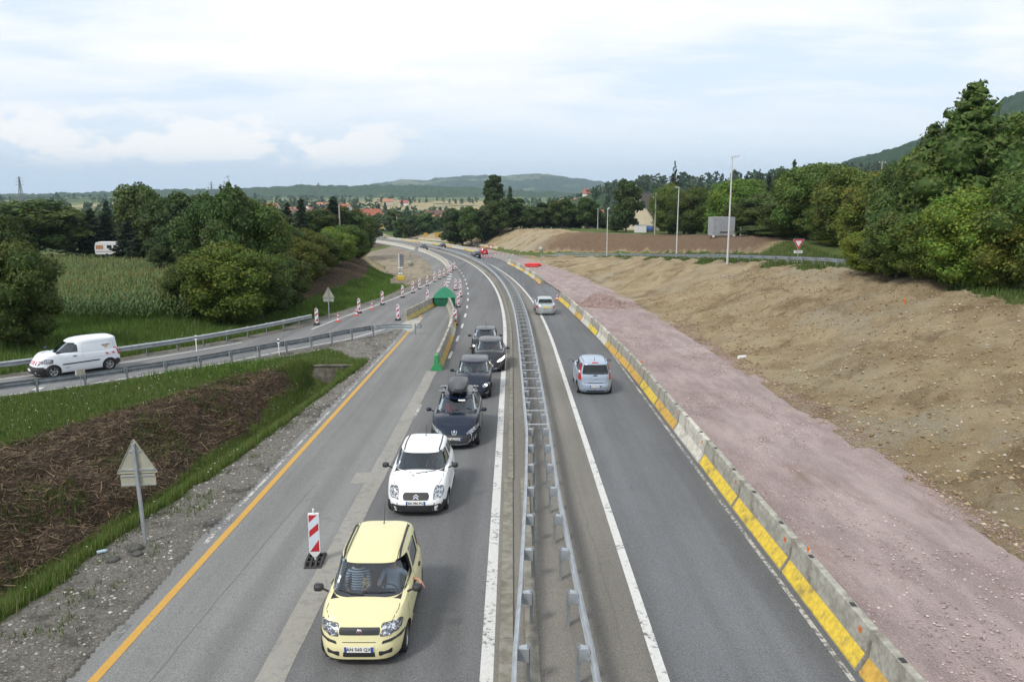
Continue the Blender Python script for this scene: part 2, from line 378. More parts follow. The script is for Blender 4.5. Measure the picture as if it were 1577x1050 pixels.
# ---------------------------------------------------------------- ground materials
def mat_ground():
    m = newmat('ground'); n = NT(m)
    A = n.sep(n.attr('m1').outputs[0]); al = n.attr('m1').outputs['Alpha']; B = n.sep(n.attr('m2').outputs[0])
    nf = n.noise(3.5, 7, .68); nm = n.noise(.35, 5, .6); nn = n.noise(14, 5, .7); big = n.noise(.06, 4, .55)
    def edge(v, w=.55):
        return n.ramp(n.math('ADD', v, n.math('MULTIPLY', n.math('SUBTRACT', nf, .5), w * 1.6)), .42, .58)
    g = n.mix(n.ramp(nf, .3, .72), (.045, .085, .016), (.11, .155, .035))
    g = n.mix(n.ramp(nm, .35, .7), g, n.mix(nf, (.085, .12, .03), (.16, .16, .06)))
    br = n.mix(n.ramp(nn, .32, .68), (.038, .026, .018), (.15, .105, .07))
    br = n.mix(n.ramp(n.noise(1.2, 5, .6), .5, .7, 0, .6), br, (.035, .05, .018))
    # tan subsoil with stones, darker damp streaks down the slope
    st_ = n.noise(.5, 6, .65, scl=(.5, 1, 2.2))
    e = n.mix(n.ramp(st_, .34, .66), (.27, .20, .11), (.44, .36, .225))
    e = n.mix(n.ramp(n.noise(.11, 5, .6), .50, .64, 0, .85), e, (.37, .33, .25))
    e = n.mix(n.ramp(n.noise(.2, 6, .7), .50, .64, 0, .85), e, (.145, .095, .048))
    e = n.mix(n.ramp(nn, .38, .64, .0, .62), e, n.mix(n.ramp(n.noise(30, 3, .7), .35, .65), (.18, .125, .065), (.46, .385, .25)))
    e = n.mix(n.math('MULTIPLY', n.ramp(n.vor(5.5), .16, .07), n.ramp(nf, .5, .6)), e, (.42, .38, .31))
    e = n.mix(n.math('MULTIPLY', n.ramp(n.vor(16), .2, .1), n.ramp(n.noise(1.5, 3), .45, .55)), e, (.55, .52, .44))
    dk = n.mix(n.ramp(nf, .3, .7), (.12, .075, .045), (.21, .145, .095))
    e = n.mix(n.math('MULTIPLY', B[2], n.ramp(n.math('ADD', B[2], n.math('MULTIPLY', big, .6)), .7, 1.2)), e, dk)
    gv = n.mix(n.ramp(nn, .3, .7), (.15, .14, .12), (.30, .285, .25))
    gv = n.mix(n.ramp(n.noise(.8, 6, .65), .5, .64, 0, .8), gv, (.085, .078, .065))
    gv = n.mix(n.ramp(n.vor(9), .22, .1), gv, (.38, .37, .34))
    pa = n.mix(n.ramp(n.noise(.12, 6, .6, scl=(1, .35, 1)), .38, .62), (.40, .345, .25), (.27, .235, .19))
    pa = n.mix(n.ramp(nf, .35, .65, 0, .6), pa, (.20, .165, .12)); pa = n.mix(n.ramp(n.noise(.5, 5, .65, scl=(2.2, .3, 1)), .5, .62, 0, .7), pa, (.19, .155, .12))
    # far fields : big cells of crop, hay and wood
    vc = n.N.new('ShaderNodeTexVoronoi'); vc.inputs['Scale'].default_value = .0052; vc.inputs['Randomness'].default_value = .9
    mp = n.N.new('ShaderNodeMapping'); mp.inputs[3].default_value = (1, .55, 1); mp.inputs[2].default_value = (0, 0, .5)
    n.L(n.tc.outputs['Object'], mp.inputs[0]); n.L(mp.outputs[0], vc.inputs[0])
    vr = n.sep(vc.outputs['Color'])
    fd = n.mix(n.ramp(vr[0], .3, .7), (.075, .12, .035), (.15, .17, .06))
    fd = n.mix(n.ramp(vr[1], .68, .74), fd, (.30, .25, .13))
    fd = n.mix(n.ramp(n.noise(.02, 5, .6), .55, .62), fd, (.03, .05, .02))
    c = n.mix(edge(B[0], .3), g, fd)
    c = n.mix(edge(A[1]), c, br); c = n.mix(edge(A[2]), c, e); c = n.mix(edge(B[1]), c, pa); c = n.mix(edge(al), c, gv)
    n.set(col=c, rough=.95, spec=.2)
    hgt = n.math('ADD', n.math('MULTIPLY', nf, 1.0), n.math('MULTIPLY', nn, .5)); n.bump(hgt, 1.0, .2)
    return m
M_GROUND = mat_ground()
def mat_asphalt(name, c0, c1, patch=.12, warm=None):
    m = newmat(name); n = NT(m)
    a = n.noise(45, 3, .75); b = n.noise(.45, 6, .62, scl=(1, .22, 1)); s = n.vor(38)
    c = n.mix(n.ramp(a, .33, .67), tuple(x * .82 for x in c0), tuple(x * 1.12 for x in c1))
    v = n.ramp(b, .3, .7, 1 - patch, 1 + patch); c = n.mix(1.0, c, v, 'MULTIPLY')
    c = n.mix(n.ramp(s, .20, .07, 0, .7), c, tuple(min(1, x * 2.4) for x in c1))
    c = n.mix(n.ramp(n.noise(1.3, 7, .7), .60, .72, 0, .35), c, tuple(x * .62 for x in c0))
    c = n.mix(1.0, c, n.ramp(n.noise(1.0, 4, .5, scl=(1.6, .012, 1)), .3, .7, .86, 1.13), 'MULTIPLY')
    c = n.mix(n.ramp(n.noise(.9, 6, .7, scl=(1, .5, 1)), .66, .76, 0, .4), c, tuple(x * .55 for x in c0))
    if warm: c = n.mix(n.ramp(n.noise(.25, 6, .6), .45, .65, 0, .8), c, warm)
    n.set(col=c, rough=.82, spec=.35); n.bump(n.math('ADD', a, n.math('MULTIPLY', s, .5)), .5, .01); return m
M_ASL = mat_asphalt('asphalt_closed_lane', (.135, .137, .136), (.205, .205, .20), .10)
M_ASD = mat_asphalt('asphalt_left_lane', (.092, .094, .096), (.150, .152, .153), .10)
M_ASM = mat_asphalt('asphalt_median', (.128, .120, .106), (.20, .188, .165), .12)
M_ASR = mat_asphalt('asphalt_right_lane', (.085, .089, .094), (.142, .146, .152), .12)
M_ASP = mat_asphalt('asphalt_ramp', (.125, .127, .130), (.19, .19, .188), .12)
M_ASS = mat_asphalt('asphalt_side_road', (.17, .165, .155), (.25, .245, .23), .1)
def mat_track():
    m = newmat('pink_gravel'); n = NT(m)
    a = n.noise(28, 4, .75); b = n.noise(.35, 6, .65, scl=(1, .45, 1)); v = n.vor(20)
    c = n.mix(n.ramp(a, .28, .72), (.21, .155, .145), (.44, .36, .345))
    c = n.mix(n.ramp(b, .4, .62, 0, .75), c, (.385, .315, .30))
    c = n.mix(n.ramp(n.noise(.55, 7, .65, scl=(1.4, .5, 1)), .56, .70, 0, .75), c, (.27, .195, .165))
    c = n.mix(1.0, c, n.ramp(n.noise(.8, 6, .7, scl=(1.5, .4, 1)), .32, .68, .80, 1.12), 'MULTIPLY')
    c = n.mix(n.ramp(v, .22, .08, 0, .8), c, (.56, .50, .485))
    c = n.mix(n.ramp(n.noise(60, 2, .7), .55, .75, 0, .35), c, (.17, .13, .13))
    n.set(col=c, rough=.95, spec=.2); n.bump(n.math('ADD', a, n.math('ADD', v, n.math('MULTIPLY', n.noise(1.5, 5, .7, scl=(1.6, .4, 1)), 3))), .8, .04); return m
M_TRACK = mat_track()
def mat_paint(name, col, worn, under=(.13, .13, .13), sc=9):
    m = newmat(name); n = NT(m)
    w = n.math('ADD', n.math('MULTIPLY', n.noise(sc, 7, .72), .7), n.math('MULTIPLY', n.noise(1.1, 4, .6), .3))
    c = n.mix(n.ramp(n.noise(18, 4, .7), .3, .7), tuple(x * .82 for x in col), col)
    c = n.mix(n.ramp(w, worn - .05, worn + .03), c, under)
    n.set(col=c, rough=.7, spec=.4); n.bump(n.noise(45, 3, .7), .3, .008); return m
M_WLINE = mat_paint('white_line', (.60, .60, .58), .585)
M_WWORN = mat_paint('worn_white_line', (.50, .49, .46), .50)
M_YLINE = mat_paint('ochre_line', (.52, .30, .06), .64)
M_SCAR = mat_paint('milled_strip', (.285, .275, .245), .55, (.205, .20, .185), 5)
M_CONC = plain('concrete', (.33, .32, .275), .9, 0, .25, 5, .3, 0, .5, .55)
M_CONCW = plain('pale_concrete', (.50, .48, .42), .9, 0, .22, 5, .3, 0, .5, .45)
M_KERB = plain('kerb_concrete', (.225, .215, .18), .95, 0, .25, 4, .3, 0, .5, .5)
M_CRACK = plain('tar_crack', (.11, .11, .108), .8)

# ---------------------------------------------------------------- terrain
def make_terrain():
    NR, NA = 760, 700
    r = np.concatenate([[0.5], np.geomspace(12, 10500, NR - 1)]); a = np.linspace(R(-64), R(64), NA)
    rr, aa = np.meshgrid(r, a, indexing='ij'); oy = -6
    X = rr * np.sin(aa); Y = oy + rr * np.cos(aa)
    z, m1, m2 = terrain(X.ravel(), Y.ravel(), True)
    V = np.stack([X.ravel(), Y.ravel(), z], -1)
    i = (np.arange(NR - 1)[:, None] * NA + np.arange(NA - 1)[None, :]).ravel()
    Q = np.stack([i, i + 1, i + NA + 1, i + NA], -1)
    me = npmesh('ground', V, Q[:, ::-1], M_GROUND, smooth=True, cols=[('m1', 'POINT', m1), ('m2', 'POINT', m2)])
    tag(link('ground', me), kind='structure')
    # ground behind the camera and to the sides, so the sheet has no hole there
make_terrain()
def strip(name, s0, s1, tl, tr, mat, lift=0.0, ds=2.0, nt=1, kind='structure', parent=None, wob=0):
    ss_ = np.arange(s0, s1 + 1e-6, ds) if s1 - s0 > ds else np.array([s0, s1])
    if ss_[-1] < s1 - 1e-3: ss_ = np.append(ss_, s1)
    V = []; Fq = []
    for i, s in enumerate(ss_):
        a = tl(s) if callable(tl) else tl; b = tr(s) if callable(tr) else tr
        if wob: a += wob * (vnoise(s, 1.0, .8, 4) - .5); b += wob * (vnoise(s, 9.0, .8, 5) - .5)
        for j in range(nt + 1):
            x, y = P2(float(s), float(a + (b - a) * j / nt)); V.append((x, y, road_z(x, y) + lift))
    for i in range(len(ss_) - 1):
        for j in range(nt): k = i * (nt + 1) + j; Fq.append((k, k + 1, k + nt + 2, k + nt + 1))
    o = link(name, npmesh(name, V, Fq, mat), parent)
    if kind and parent is None: tag(o, kind=kind)
    return o
END = 420
strip('closed_lane', -4, END, -7.9, -4.20, M_ASL, .000)
strip('left_lane', -4, END, -4.20, -.45, M_ASD, .000)
strip('median_shoulder', -4, END, -.45, 2.70, M_ASM, .000)
strip('right_lane', -4, END, 2.70, 6.35, M_ASR, .000)
strip('milled_strip', -4, 41.2, -4.50, -3.98, M_SCAR, .004, .5, 1, wob=.06)
strip('milled_patch', 23.1, 24.2, -4.95, -4.5, M_SCAR, .004)
strip('line', -4, END, -.57, -.33, M_WLINE, .006)
strip('line', -4, END, 2.56, 2.76, M_WLINE, .006)
strip('line', -4, 66, -7.42, -7.24, M_YLINE, .006)
for a, b, w0 in ((14.0, 14.6, .12), (18.6, 20.6, .13), (21.2, 38.5, .10), (39.6, 52, .08)):
    strip('line', a, b, -7.66 - w0 * .3, -7.66 + w0 * .7, M_WWORN, .006, .5, 1, wob=.03)
strip('line', 9, 78, 5.92, 6.02, M_WWORN, .006, 2)
strip('line', 31, 33.6, -4.02, -3.90, M_WWORN, .006, .5)
for k, s in enumerate(np.arange(45, 130, 6.5)):
    strip('line', s, s + 2.4, -3.72, -3.56, M_WLINE, .006, 1.2)
strip('line', 130, END, -3.72, -3.58, M_WLINE, .006, 4)
# patches with white dashes between the red and white beacons of the split
for k in range(9):
    s = 74 + k * 5.2; strip('line', s, s + 1.6, ip(s, [74, 120], [-6.9, -5.2]) - .25, ip(s, [74, 120], [-6.9, -5.2]) + .25, M_WLINE, .006, .8)
# hairline cracks and joints in the closed lane
def crack(pts, w=.010):
    V = []; Fq = []
    for i, (x, y) in enumerate(pts):
        V += [(x - w / 2, y, road_z(x, y) + .005), (x + w / 2, y, road_z(x, y) + .005)]
    for i in range(len(pts) - 1): Fq.append((2 * i, 2 * i + 1, 2 * i + 3, 2 * i + 2))
    tag(link('crack', npmesh('crack', V, Fq, M_CRACK)), kind='structure')
for (x0, y0, x1, y1) in ((-6.35, 12.2, -6.0, 23), (1.95, 26, 1.7, 47), (2.1, 14, 1.9, 25), (-.1, 11, -.12, 40)):
    k = int(abs(y1 - y0) / .25); yy = np.linspace(y0, y1, k)
    crack([(x0 + (x1 - x0) * i / k + .10 * (vnoise(float(y), x0, .9, 8) - .5), float(y)) for i, y in enumerate(yy)])
# kerb strip of concrete slabs under the median rail, then a narrow slotted kerb
def slab(name, s0, s1, t0, t1, h, mat, parent):
    mb = MB(); pr = [(t0, -.05), (t1, -.05), (t1, h), (t0, h)]
    fr = []
    for s in (s0, s1):
        x, y = P2(s, 0); a = head(s); fr.append(((x, y, road_z(x, y)), (math.cos(a), math.sin(a), 0), (0, 0, 1)))
    mb.sweep(fr, pr); return mb.build(name, mat, parent)
k_ = thing('median_kerb', 'low grey concrete kerb slabs running under the left rail of the median', 'kerb', (0, 0, 0))
s = 2.0
while s < 23.4:
    e = min(s + 2.0, 23.5); slab('slab', s, e - .015, -.24, .02, .05, M_KERB, k_); slab('slab', s, e - .015, .26, .50, .06, M_KERB, k_); s += 2.0
s = 23.5
while s < 118:
    slab('slab', s, s + 3.98, -.12, .04, .07, M_KERB, k_); s += 4.0
mb = MB(); fr = []
for s in np.arange(118, END, 6):
    x, y = P2(float(s), 0); a = head(s); fr.append(((x, y, road_z(x, y)), (math.cos(a), math.sin(a), 0), (0, 0, 1)))
mb.sweep(fr, [(-.16, -.05), (.06, -.05), (.06, .07), (-.16, .07)]); tag(mb.build('far_kerb', M_CONC, k_), kind='stuff')
# slip road on the left
def poly_road(name, L, Rr, mat, lift, ys):
    V = []; Fq = []; K = 6
    for y in ys:
        a, b = L(y), Rr(y)
        for j in range(K + 1): x = a + (b - a) * j / K; V.append((x, y, road_z(x, y) + lift))
    for i in range(len(ys) - 1):
        for j in range(K): k = i * (K + 1) + j; Fq.append((k, k + 1, k + K + 2, k + K + 1))
    return tag(link(name, npmesh(name, V, Fq, mat)), kind='structure')
poly_road('slip_road', lambda y: ip(y, RL_Y, RL_X), lambda y: float(ip(y, RR_Y, RR_X)) if y < 58 else P2(y, -7.86)[0] if y < 48 else float(P2(y, 0)[0] - 7.86), M_ASP, .003 - .006, [float(v) for v in np.arange(20, 127, 1.0)])
def off_line(name, Ys, Xs, w, mat, lift=.007, y0=None, y1=None, ds=1.0, dash=None):
    y0 = y0 or Ys[0]; y1 = y1 or Ys[-1]
    segs = [(y0, y1)] if not dash else [(a, min(a + dash[0], y1)) for a in np.arange(y0, y1, dash[0] + dash[1])]
    for a, b in segs:
        yy = np.arange(a, b + .01, min(ds, b - a)); V = []; Fq = []
        for i, y in enumerate(yy):
            x = float(ip(y, Ys, Xs)); x2 = float(ip(y + .1, Ys, Xs)); h = Vector((x2 - x, .1, 0)).normalized(); q = Vector((h.y, -h.x, 0))
            for sg in (-.5, .5): p = Vector((x, y, 0)) + q * w * sg; V.append((p.x, p.y, road_z(p.x, p.y) + lift))
        for i in range(len(yy) - 1): Fq.append((2 * i, 2 * i + 1, 2 * i + 3, 2 * i + 2))
        tag(link(name, npmesh(name, V, Fq, mat)), kind='structure')
off_line('line', [30, 35.6, 36.9, 38.9, 43.4, 47.8, 52.5, 57.2, 62], [-28.7, -22.9, -21.4, -19.8, -16.2, -13.8, -10.9, -9.3, -8.2], .15, M_WLINE, dash=(.7, .18), y0=30, y1=47)
off_line('line', [43.4, 47.8, 52.5, 57.2, 60], [-16.2, -13.8, -10.9, -9.3, -8.4], .15, M_WLINE, y0=47)
off_line('line', [30, 39, 43.2, 48, 51.9], [-33.4, -25.7, -22.0, -19.1, -17.1], .16, M_WLINE)
off_line('line', [57.2, 62, 67.3, 74, 81, 90, 105], [-14.6, -14.1, -13.4, -12.5, -11.7, -10.9, -9.9], .16, M_WLINE)
# white road marking on the slip road near the small plate
V = []; Fq = []
for k, (px, py) in enumerate(((48, 601), (62, 600), (70, 596), (56, 597), (62, 600), (72, 600), (68, 597))[:4]): x, y = plane_pt(px, py); V.append((x, y, road_z(x, y) + .008))
tag(link('marking', npmesh('marking', V, [(0, 1, 2, 3)], M_WLINE)), kind='structure')
# concrete apron in the gore
V = []; 
for px, py in ((612, 504), (634, 512), (652, 489), (628, 492)): x, y = plane_pt(px, py); V.append((x, y, road_z(x, y) + .010))
tag(link('gore_apron', npmesh('gore_apron', V, [(0, 1, 2, 3)], plain('light_slab', (.36, .35, .31), .9, 0, .2, 4, .3, 0, .3, .4))), kind='structure')
# pink gravel track on the right, wobbly outer edge
strip('gravel_track', -4, 176, 6.42, lambda s: 12.35 + .35 * vnoise(s, 3.0, 5, 11) + .5 * ss(s, 120, 170), M_TRACK, .035, .6, 12, wob=.22)
# fine relief on it
def relief(o, amp):
    me = o.data; co = np.empty(len(me.vertices) * 3, np.float32); me.vertices.foreach_get('co', co); co = co.reshape(-1, 3)
    co[:, 2] += (vnoise(co[:, 0], co[:, 1], 1.2, 21) - .5) * amp + (vnoise(co[:, 0], co[:, 1], 5, 22) - .5) * amp; me.vertices.foreach_set('co', co.ravel()); me.update()
relief(bpy.data.objects['gravel_track'], .10)
# side road on the plateau behind the guard rail, coming down to the main road
def side_road():
    ss_ = np.arange(40, 172, 2.0); V = []; Fq = []; K = 8
    for s in ss_:
        a = float(trail_t(s)) + .9; b = a + 6.0
        for j in range(K + 1):
            x, y = P2(float(s), a + (b - a) * j / K); V.append((x, y, tz(x, y) + .06))
    V = np.array(V); V = V.reshape(len(ss_), K + 1, 3); V[:, :, 2] = V[:, :, 2].mean(1, keepdims=True) + .03; V = V.reshape(-1, 3)
    for i in range(len(ss_) - 1):
        for j in range(K): k = i * (K + 1) + j; Fq.append((k, k + 1, k + K + 2, k + K + 1))
    tag(link('side_road', npmesh('side_road', V, Fq, M_ASS)), kind='structure')
side_road()
strip('junction_apron', 150, 186, 6.45, lambda s: ip(s, [150, 160, 172, 186], [7.0, 13, 13, 7.5]), M_ASS, .05, 2)
strip('construction_road', 186, 380, 8.5, 13.0, M_TRACK, .02, 4)
# far hills : closed heightfields with a ridge drawn from the skyline
def ridge(name, D, pts, depth, mat, rough, base_z=-12, nu=260, nv=26, back=1.0, seed=1, front=None):
    pxs = np.array([p[0] for p in pts], float); pys = np.array([p[1] for p in pts], float)
    u = np.linspace(pxs[0], pxs[-1], nu); top = np.interp(u, pxs, pys)
    V = []; vv = np.linspace(0, 1, nv)
    X = np.zeros((nu, nv)); Y = np.zeros((nu, nv)); Z = np.zeros((nu, nv))
    for i in range(nu):
        x, y, z = at_y(u[i], top[i], D); L = math.hypot(x, y); dx, dy = x / L, y / L
        for j, v in enumerate(vv):
            d = -depth + 2 * depth * v * (1 if v < .5 else back) - (0 if v < .5 else depth * (back - 1) * 1.0)
            q = 1 - abs(2 * v - 1) ** 1.5
            X[i, j] = x + dx * d; Y[i, j] = y + dy * d; Z[i, j] = base_z + (z - base_z) * q
    Z += (vnoise(X, Y, rough[1], seed) - .5) * rough[0] * np.where(np.abs(vv - .5)[None, :] > .45, 0, 1)
    i = (np.arange(nu - 1)[:, None] * nv + np.arange(nv - 1)[None, :]).ravel()
    Q = np.stack([i, i + nv, i + nv + 1, i + 1], -1)
    me = npmesh(name, np.stack([X, Y, Z], -1).reshape(-1, 3), Q, mat, smooth=False)
    o = tag(link(name, me), kind='structure'); RIDGES.append(BVHTree.FromPolygons([v.co.copy() for v in me.vertices], [tuple(p.vertices) for p in me.polygons])); return o
RIDGES = []
def mat_hill(name, forest, fld, sc, cover):
    m = newmat(name); n = NT(m)
    w = n.noise(sc, 6, .62); f = n.noise(sc * 18, 5, .7)
    c = n.mix(n.ramp(f, .3, .7), tuple(x * .65 for x in forest), tuple(x * 1.35 for x in forest))
    fl = n.mix(n.ramp(n.noise(sc * 3, 3), .4, .6), fld, (fld[0] * 1.5, fld[1] * 1.25, fld[2] * 1.4))
    c = n.mix(n.ramp(w, cover, cover + .04), c, fl)
    n.set(col=c, rough=1, spec=.1); return m
MH_F = mat_hill('forest_hill', (.035, .06, .022), (.07, .10, .04), .004, .60)
MH_W = mat_hill('wooded_mountain', (.022, .042, .014), (.035, .06, .02), .02, .75)
MH_P = mat_hill('patchwork_hill', (.035, .06, .035), (.11, .135, .075), .0026, .54)
ridge('hill', 5200, [(545, 289), (600, 281), (625, 277), (650, 279), (680, 274), (720, 271), (760, 271), (800, 270), (812, 267.5), (826, 268), (850, 271), (880, 274), (910, 278), (940, 283), (970, 287), (1010, 296), (1060, 302)], 1500, MH_P, (30, 60), -40, 420, 40, seed=3)
ridge('hill', 2900, [(-260, 303), (0, 300), (60, 299), (120, 298), (180, 296), (240, 293), (300, 292), (400, 289), (480, 286), (560, 286), (640, 286), (720, 289), (800, 293), (870, 297), (940, 302)], 500, MH_F, (22, 30), -10, 900, 20, seed=4)
ridge('hill', 1900, [(-300, 306), (-60, 303), (60, 304), (130, 306), (330, 305), (420, 303)], 220, MH_F, (16, 18), -8, 500, 14, seed=5)
ridge('mountain', 1500, [(1120, 292), (1200, 276), (1280, 257), (1330, 243), (1400, 222), (1430, 208), (1500, 178), (1550, 152), (1577, 141), (1700, 92), (1760, 70), (1900, 66)], 620, MH_W, (16, 16), -14, 420, 70, seed=6)
ridge('hillside', 880, [(835, 322), (905, 303), (950, 291), (1000, 285), (1060, 283), (1130, 279), (1200, 274), (1300, 266), (1420, 262), (1600, 262)], 260, MH_F, (7, 14), -16, 320, 40, seed=7)
# ---------------------------------------------------------------- haze
hz = newmat('haze'); hz.node_tree.nodes.clear()
ho = hz.node_tree.nodes.new('ShaderNodeOutputMaterial'); hv = hz.node_tree.nodes.new('ShaderNodeVolumePrincipled')
hv.inputs['Color'].default_value = (.60, .80, 1, 1); hv.inputs['Density'].default_value = .00009; hv.inputs['Anisotropy'].default_value = 0
hz.node_tree.links.new(hv.outputs[0], ho.inputs['Volume'])
o = MB().box((0, 5300, 135), (15000, 11400, 390)).build('haze', hz); tag(o, kind='stuff')
# ---------------------------------------------------------------- vehicle materials
def paint(name, col, metal=0.0, rough=.32):
    if name in MT: return MT[name]
    m = newmat(name); n = NT(m)
    d = n.noise(2.2, 5, .6); c = n.mix(n.ramp(d, .35, .7, 0, .12), col, tuple(x * .8 + .012 for x in col))
    if metal: c = n.mix(n.ramp(n.noise(220, 2, .5), .4, .6, 0, .25), c, tuple(min(1, x * 1.35) for x in col))
    n.set(col=c, rough=n.ramp(d, .3, .7, rough * .8, rough * 1.3), metal=metal, coat=.30, crough=.06, spec=.28)
    MT[name] = m; return m
M_BLK = plain('black_trim', (.022, .023, .025), .55, 0, .15, 8)
M_TYRE = plain('tyre', (.02, .02, .021), .85, 0, .2, 12)
M_RIM = plain('alloy', (.42, .43, .45), .35, .8, .1, 9)
M_CHR = plain('chrome', (.72, .73, .75), .18, 1, .05, 5)
M_DARK = plain('interior', (.028, .028, .032), .85, 0, .2, 8)
M_SEAT = plain('seat_fabric', (.06, .062, .07), .95, 0, .2, 20)
M_RED = plain('red_lens', (.42, .012, .012), .18, 0, .1, 5, .6, .6)
M_WHT = plain('white_plate', (.75, .75, .72), .5, 0, .04, 5)
M_BLUE = plain('plate_blue', (.02, .07, .35), .5, 0, .04, 5)
M_YPL = plain('plate_yellow', (.75, .55, .05), .5, 0, .04, 5)
M_INK = plain('ink', (.015, .015, .015), .6)
M_REDP = plain('red_stripe', (.45, .02, .03), .45, 0, .08, 5)
def mat_glass(name, tint, refl=.14, opq=.0):
    m = newmat(name); N = m.node_tree.nodes; L = m.node_tree.links.new
    o = N.new('ShaderNodeOutputMaterial'); mx = N.new('ShaderNodeMixShader'); tr = N.new('ShaderNodeBsdfTransparent'); gl = N.new('ShaderNodeBsdfGlossy')
    lw = N.new('ShaderNodeLayerWeight'); lw.inputs[0].default_value = .12; mr = N.new('ShaderNodeMapRange'); L(lw.outputs['Fresnel'], mr.inputs[0])
    mr.inputs[3].default_value = refl; mr.inputs[4].default_value = .55; L(mr.outputs[0], mx.inputs[0])
    tr.inputs[0].default_value = (*tint, 1); gl.inputs[0].default_value = (.9, .95, 1, 1); gl.inputs['Roughness'].default_value = .03
    L(tr.outputs[0], mx.inputs[1]); L(gl.outputs[0], mx.inputs[2]); L(mx.outputs[0], o.inputs[0]); MT[name] = m; return m
M_GLASS = mat_glass('window_glass', (.55, .61, .64), .085)
M_GLDK = mat_glass('tinted_glass', (.30, .34, .36), .055)
def mat_lamp():
    m = newmat('headlamp'); n = NT(m)
    v = n.vor(22); a = n.noise(14, 3, .6)
    c = n.mix(n.ramp(v, .2, .5), (.75, .78, .82), (.10, .11, .13)); c = n.mix(n.ramp(a, .5, .6, 0, .5), c, (.85, .88, .9))
    n.set(col=c, rough=.12, metal=.6, coat=1, crough=.03); return m
M_LAMP = mat_lamp()
def mat_lit():
    m = newmat('lit_headlamp'); n = NT(m); n.set(col=(.9, .9, .85), rough=.2, emi=(1, .93, .78, 1), es=1.7); return m
M_LIT = mat_lit()
def text_mesh(txt, size, ext=.001, mat=None):
    cu = bpy.data.curves.new('t', 'FONT'); cu.body = txt; cu.size = size; cu.align_x = 'CENTER'; cu.align_y = 'CENTER'; cu.extrude = ext; cu.resolution_u = 2; cu.offset = size * .012
    o = bpy.data.objects.new('t', cu); COL.objects.link(o); dg = bpy.context.evaluated_depsgraph_get(); dg.update()
    me = bpy.data.meshes.new_from_object(o.evaluated_get(dg)); bpy.data.objects.remove(o); bpy.data.curves.remove(cu)
    me.materials.clear(); me.materials.append(mat or M_INK); return me

# ---------------------------------------------------------------- vehicle body
def outline(a, yF, yR, nf, nr, N):
    "closed plan outline, index 0 = front centre, symmetric i <-> N-i"
    D = 720; yc = (yF + yR) / 2; b = (yF - yR) / 2; P = []
    for k in range(D + 1):
        th = PI * k / D; n = nf if th < PI / 2 else nr
        P.append((a * abs(math.sin(th)) ** (2 / n), yc + b * math.copysign(abs(math.cos(th)) ** (2 / n), math.cos(th))))
    P = np.array(P); d = np.concatenate([[0], np.cumsum(np.hypot(*np.diff(P, axis=0).T))]); q = np.linspace(0, d[-1], N // 2 + 1)
    x = np.interp(q, d, P[:, 0]); y = np.interp(q, d, P[:, 1]); x[0] = x[-1] = 0
    return [(x[i], y[i]) for i in range(N // 2 + 1)] + [(-x[i], y[i]) for i in range(N // 2 - 1, 0, -1)]
def cap_rows(mb_v, fs, ring, N, M, crown, mi):
    "stretch rows between symmetric ring vertices"
    rows = []; ya_, yb_ = mb_v[ring[0]][1], mb_v[ring[N // 2]][1]
    for i in range(N // 2 + 1):
        l = ring[i]; r = ring[(N - i) % N]; row = [l]
        if l == r: rows.append([l] * (M + 1)); continue
        pl, pr_ = Vector(mb_v[l]), Vector(mb_v[r])
        for j in range(1, M):
            u = j / M; p = pl.lerp(pr_, u); p.z += crown(p.y) * (1 - abs(2 * u - 1) ** 2.4) * float(ss(min(abs(p.y - ya_), abs(p.y - yb_)), -.05, .45) - ss(0, -.05, .45)) * 1.05; mb_v.append(tuple(p)); row.append(len(mb_v) - 1)
        row.append(r); rows.append(row)
    for i in range(N // 2):
        for j in range(M): fs.append(tuple(dict.fromkeys((rows[i][j], rows[i + 1][j], rows[i + 1][j + 1], rows[i][j + 1]))))
def finish(vs, fs, name, mats, sharp=38):
    me = bpy.data.meshes.new(name); me.from_pydata(vs, [], fs)
    for m in mats: me.materials.append(m)
    bm = bmesh.new(); bm.from_mesh(me); bmesh.ops.remove_doubles(bm, verts=bm.verts, dist=1e-4)
    pass
    bmesh.ops.recalc_face_normals(bm, faces=bm.faces); bm.to_mesh(me); bm.free(); return me
def smooth_sharp(me, ang=32):
    bm = bmesh.new(); bm.from_mesh(me)
    for f in bm.faces: f.smooth = True
    for e in bm.edges:
        if len(e.link_faces) == 2 and e.calc_face_angle(0) > R(ang): e.smooth = False
    bm.to_mesh(me); bm.free(); me.update(); return me
def boolean(me, cutter, op='DIFFERENCE'):
    a = bpy.data.objects.new('ba', me); b = bpy.data.objects.new('bb', cutter); COL.objects.link(a); COL.objects.link(b)
    md = a.modifiers.new('b', 'BOOLEAN'); md.operation = op; md.object = b; md.solver = 'EXACT'; md.material_mode = 'TRANSFER'
    dg = bpy.context.evaluated_depsgraph_get(); dg.update(); r = bpy.data.meshes.new_from_object(a.evaluated_get(dg))
    bpy.data.objects.remove(a); bpy.data.objects.remove(b); return r
def rpoly(pts, r=.06, k=3):
    "round the corners of a polygon"
    out = []; n = len(pts)
    for i in range(n):
        p = Vector(pts[i]); a = Vector(pts[i - 1]); b = Vector(pts[(i + 1) % n]); da = (a - p); db = (b - p)
        ra = min(r, da.length * .45, db.length * .45); s = p + da.normalized() * ra; e = p + db.normalized() * ra
        for j in range(k + 1): t = j / k; out.append(tuple(s * (1 - t) ** 2 + p * 2 * t * (1 - t) + e * t * t))
    return out
class Car: pass
WHEELS = {}
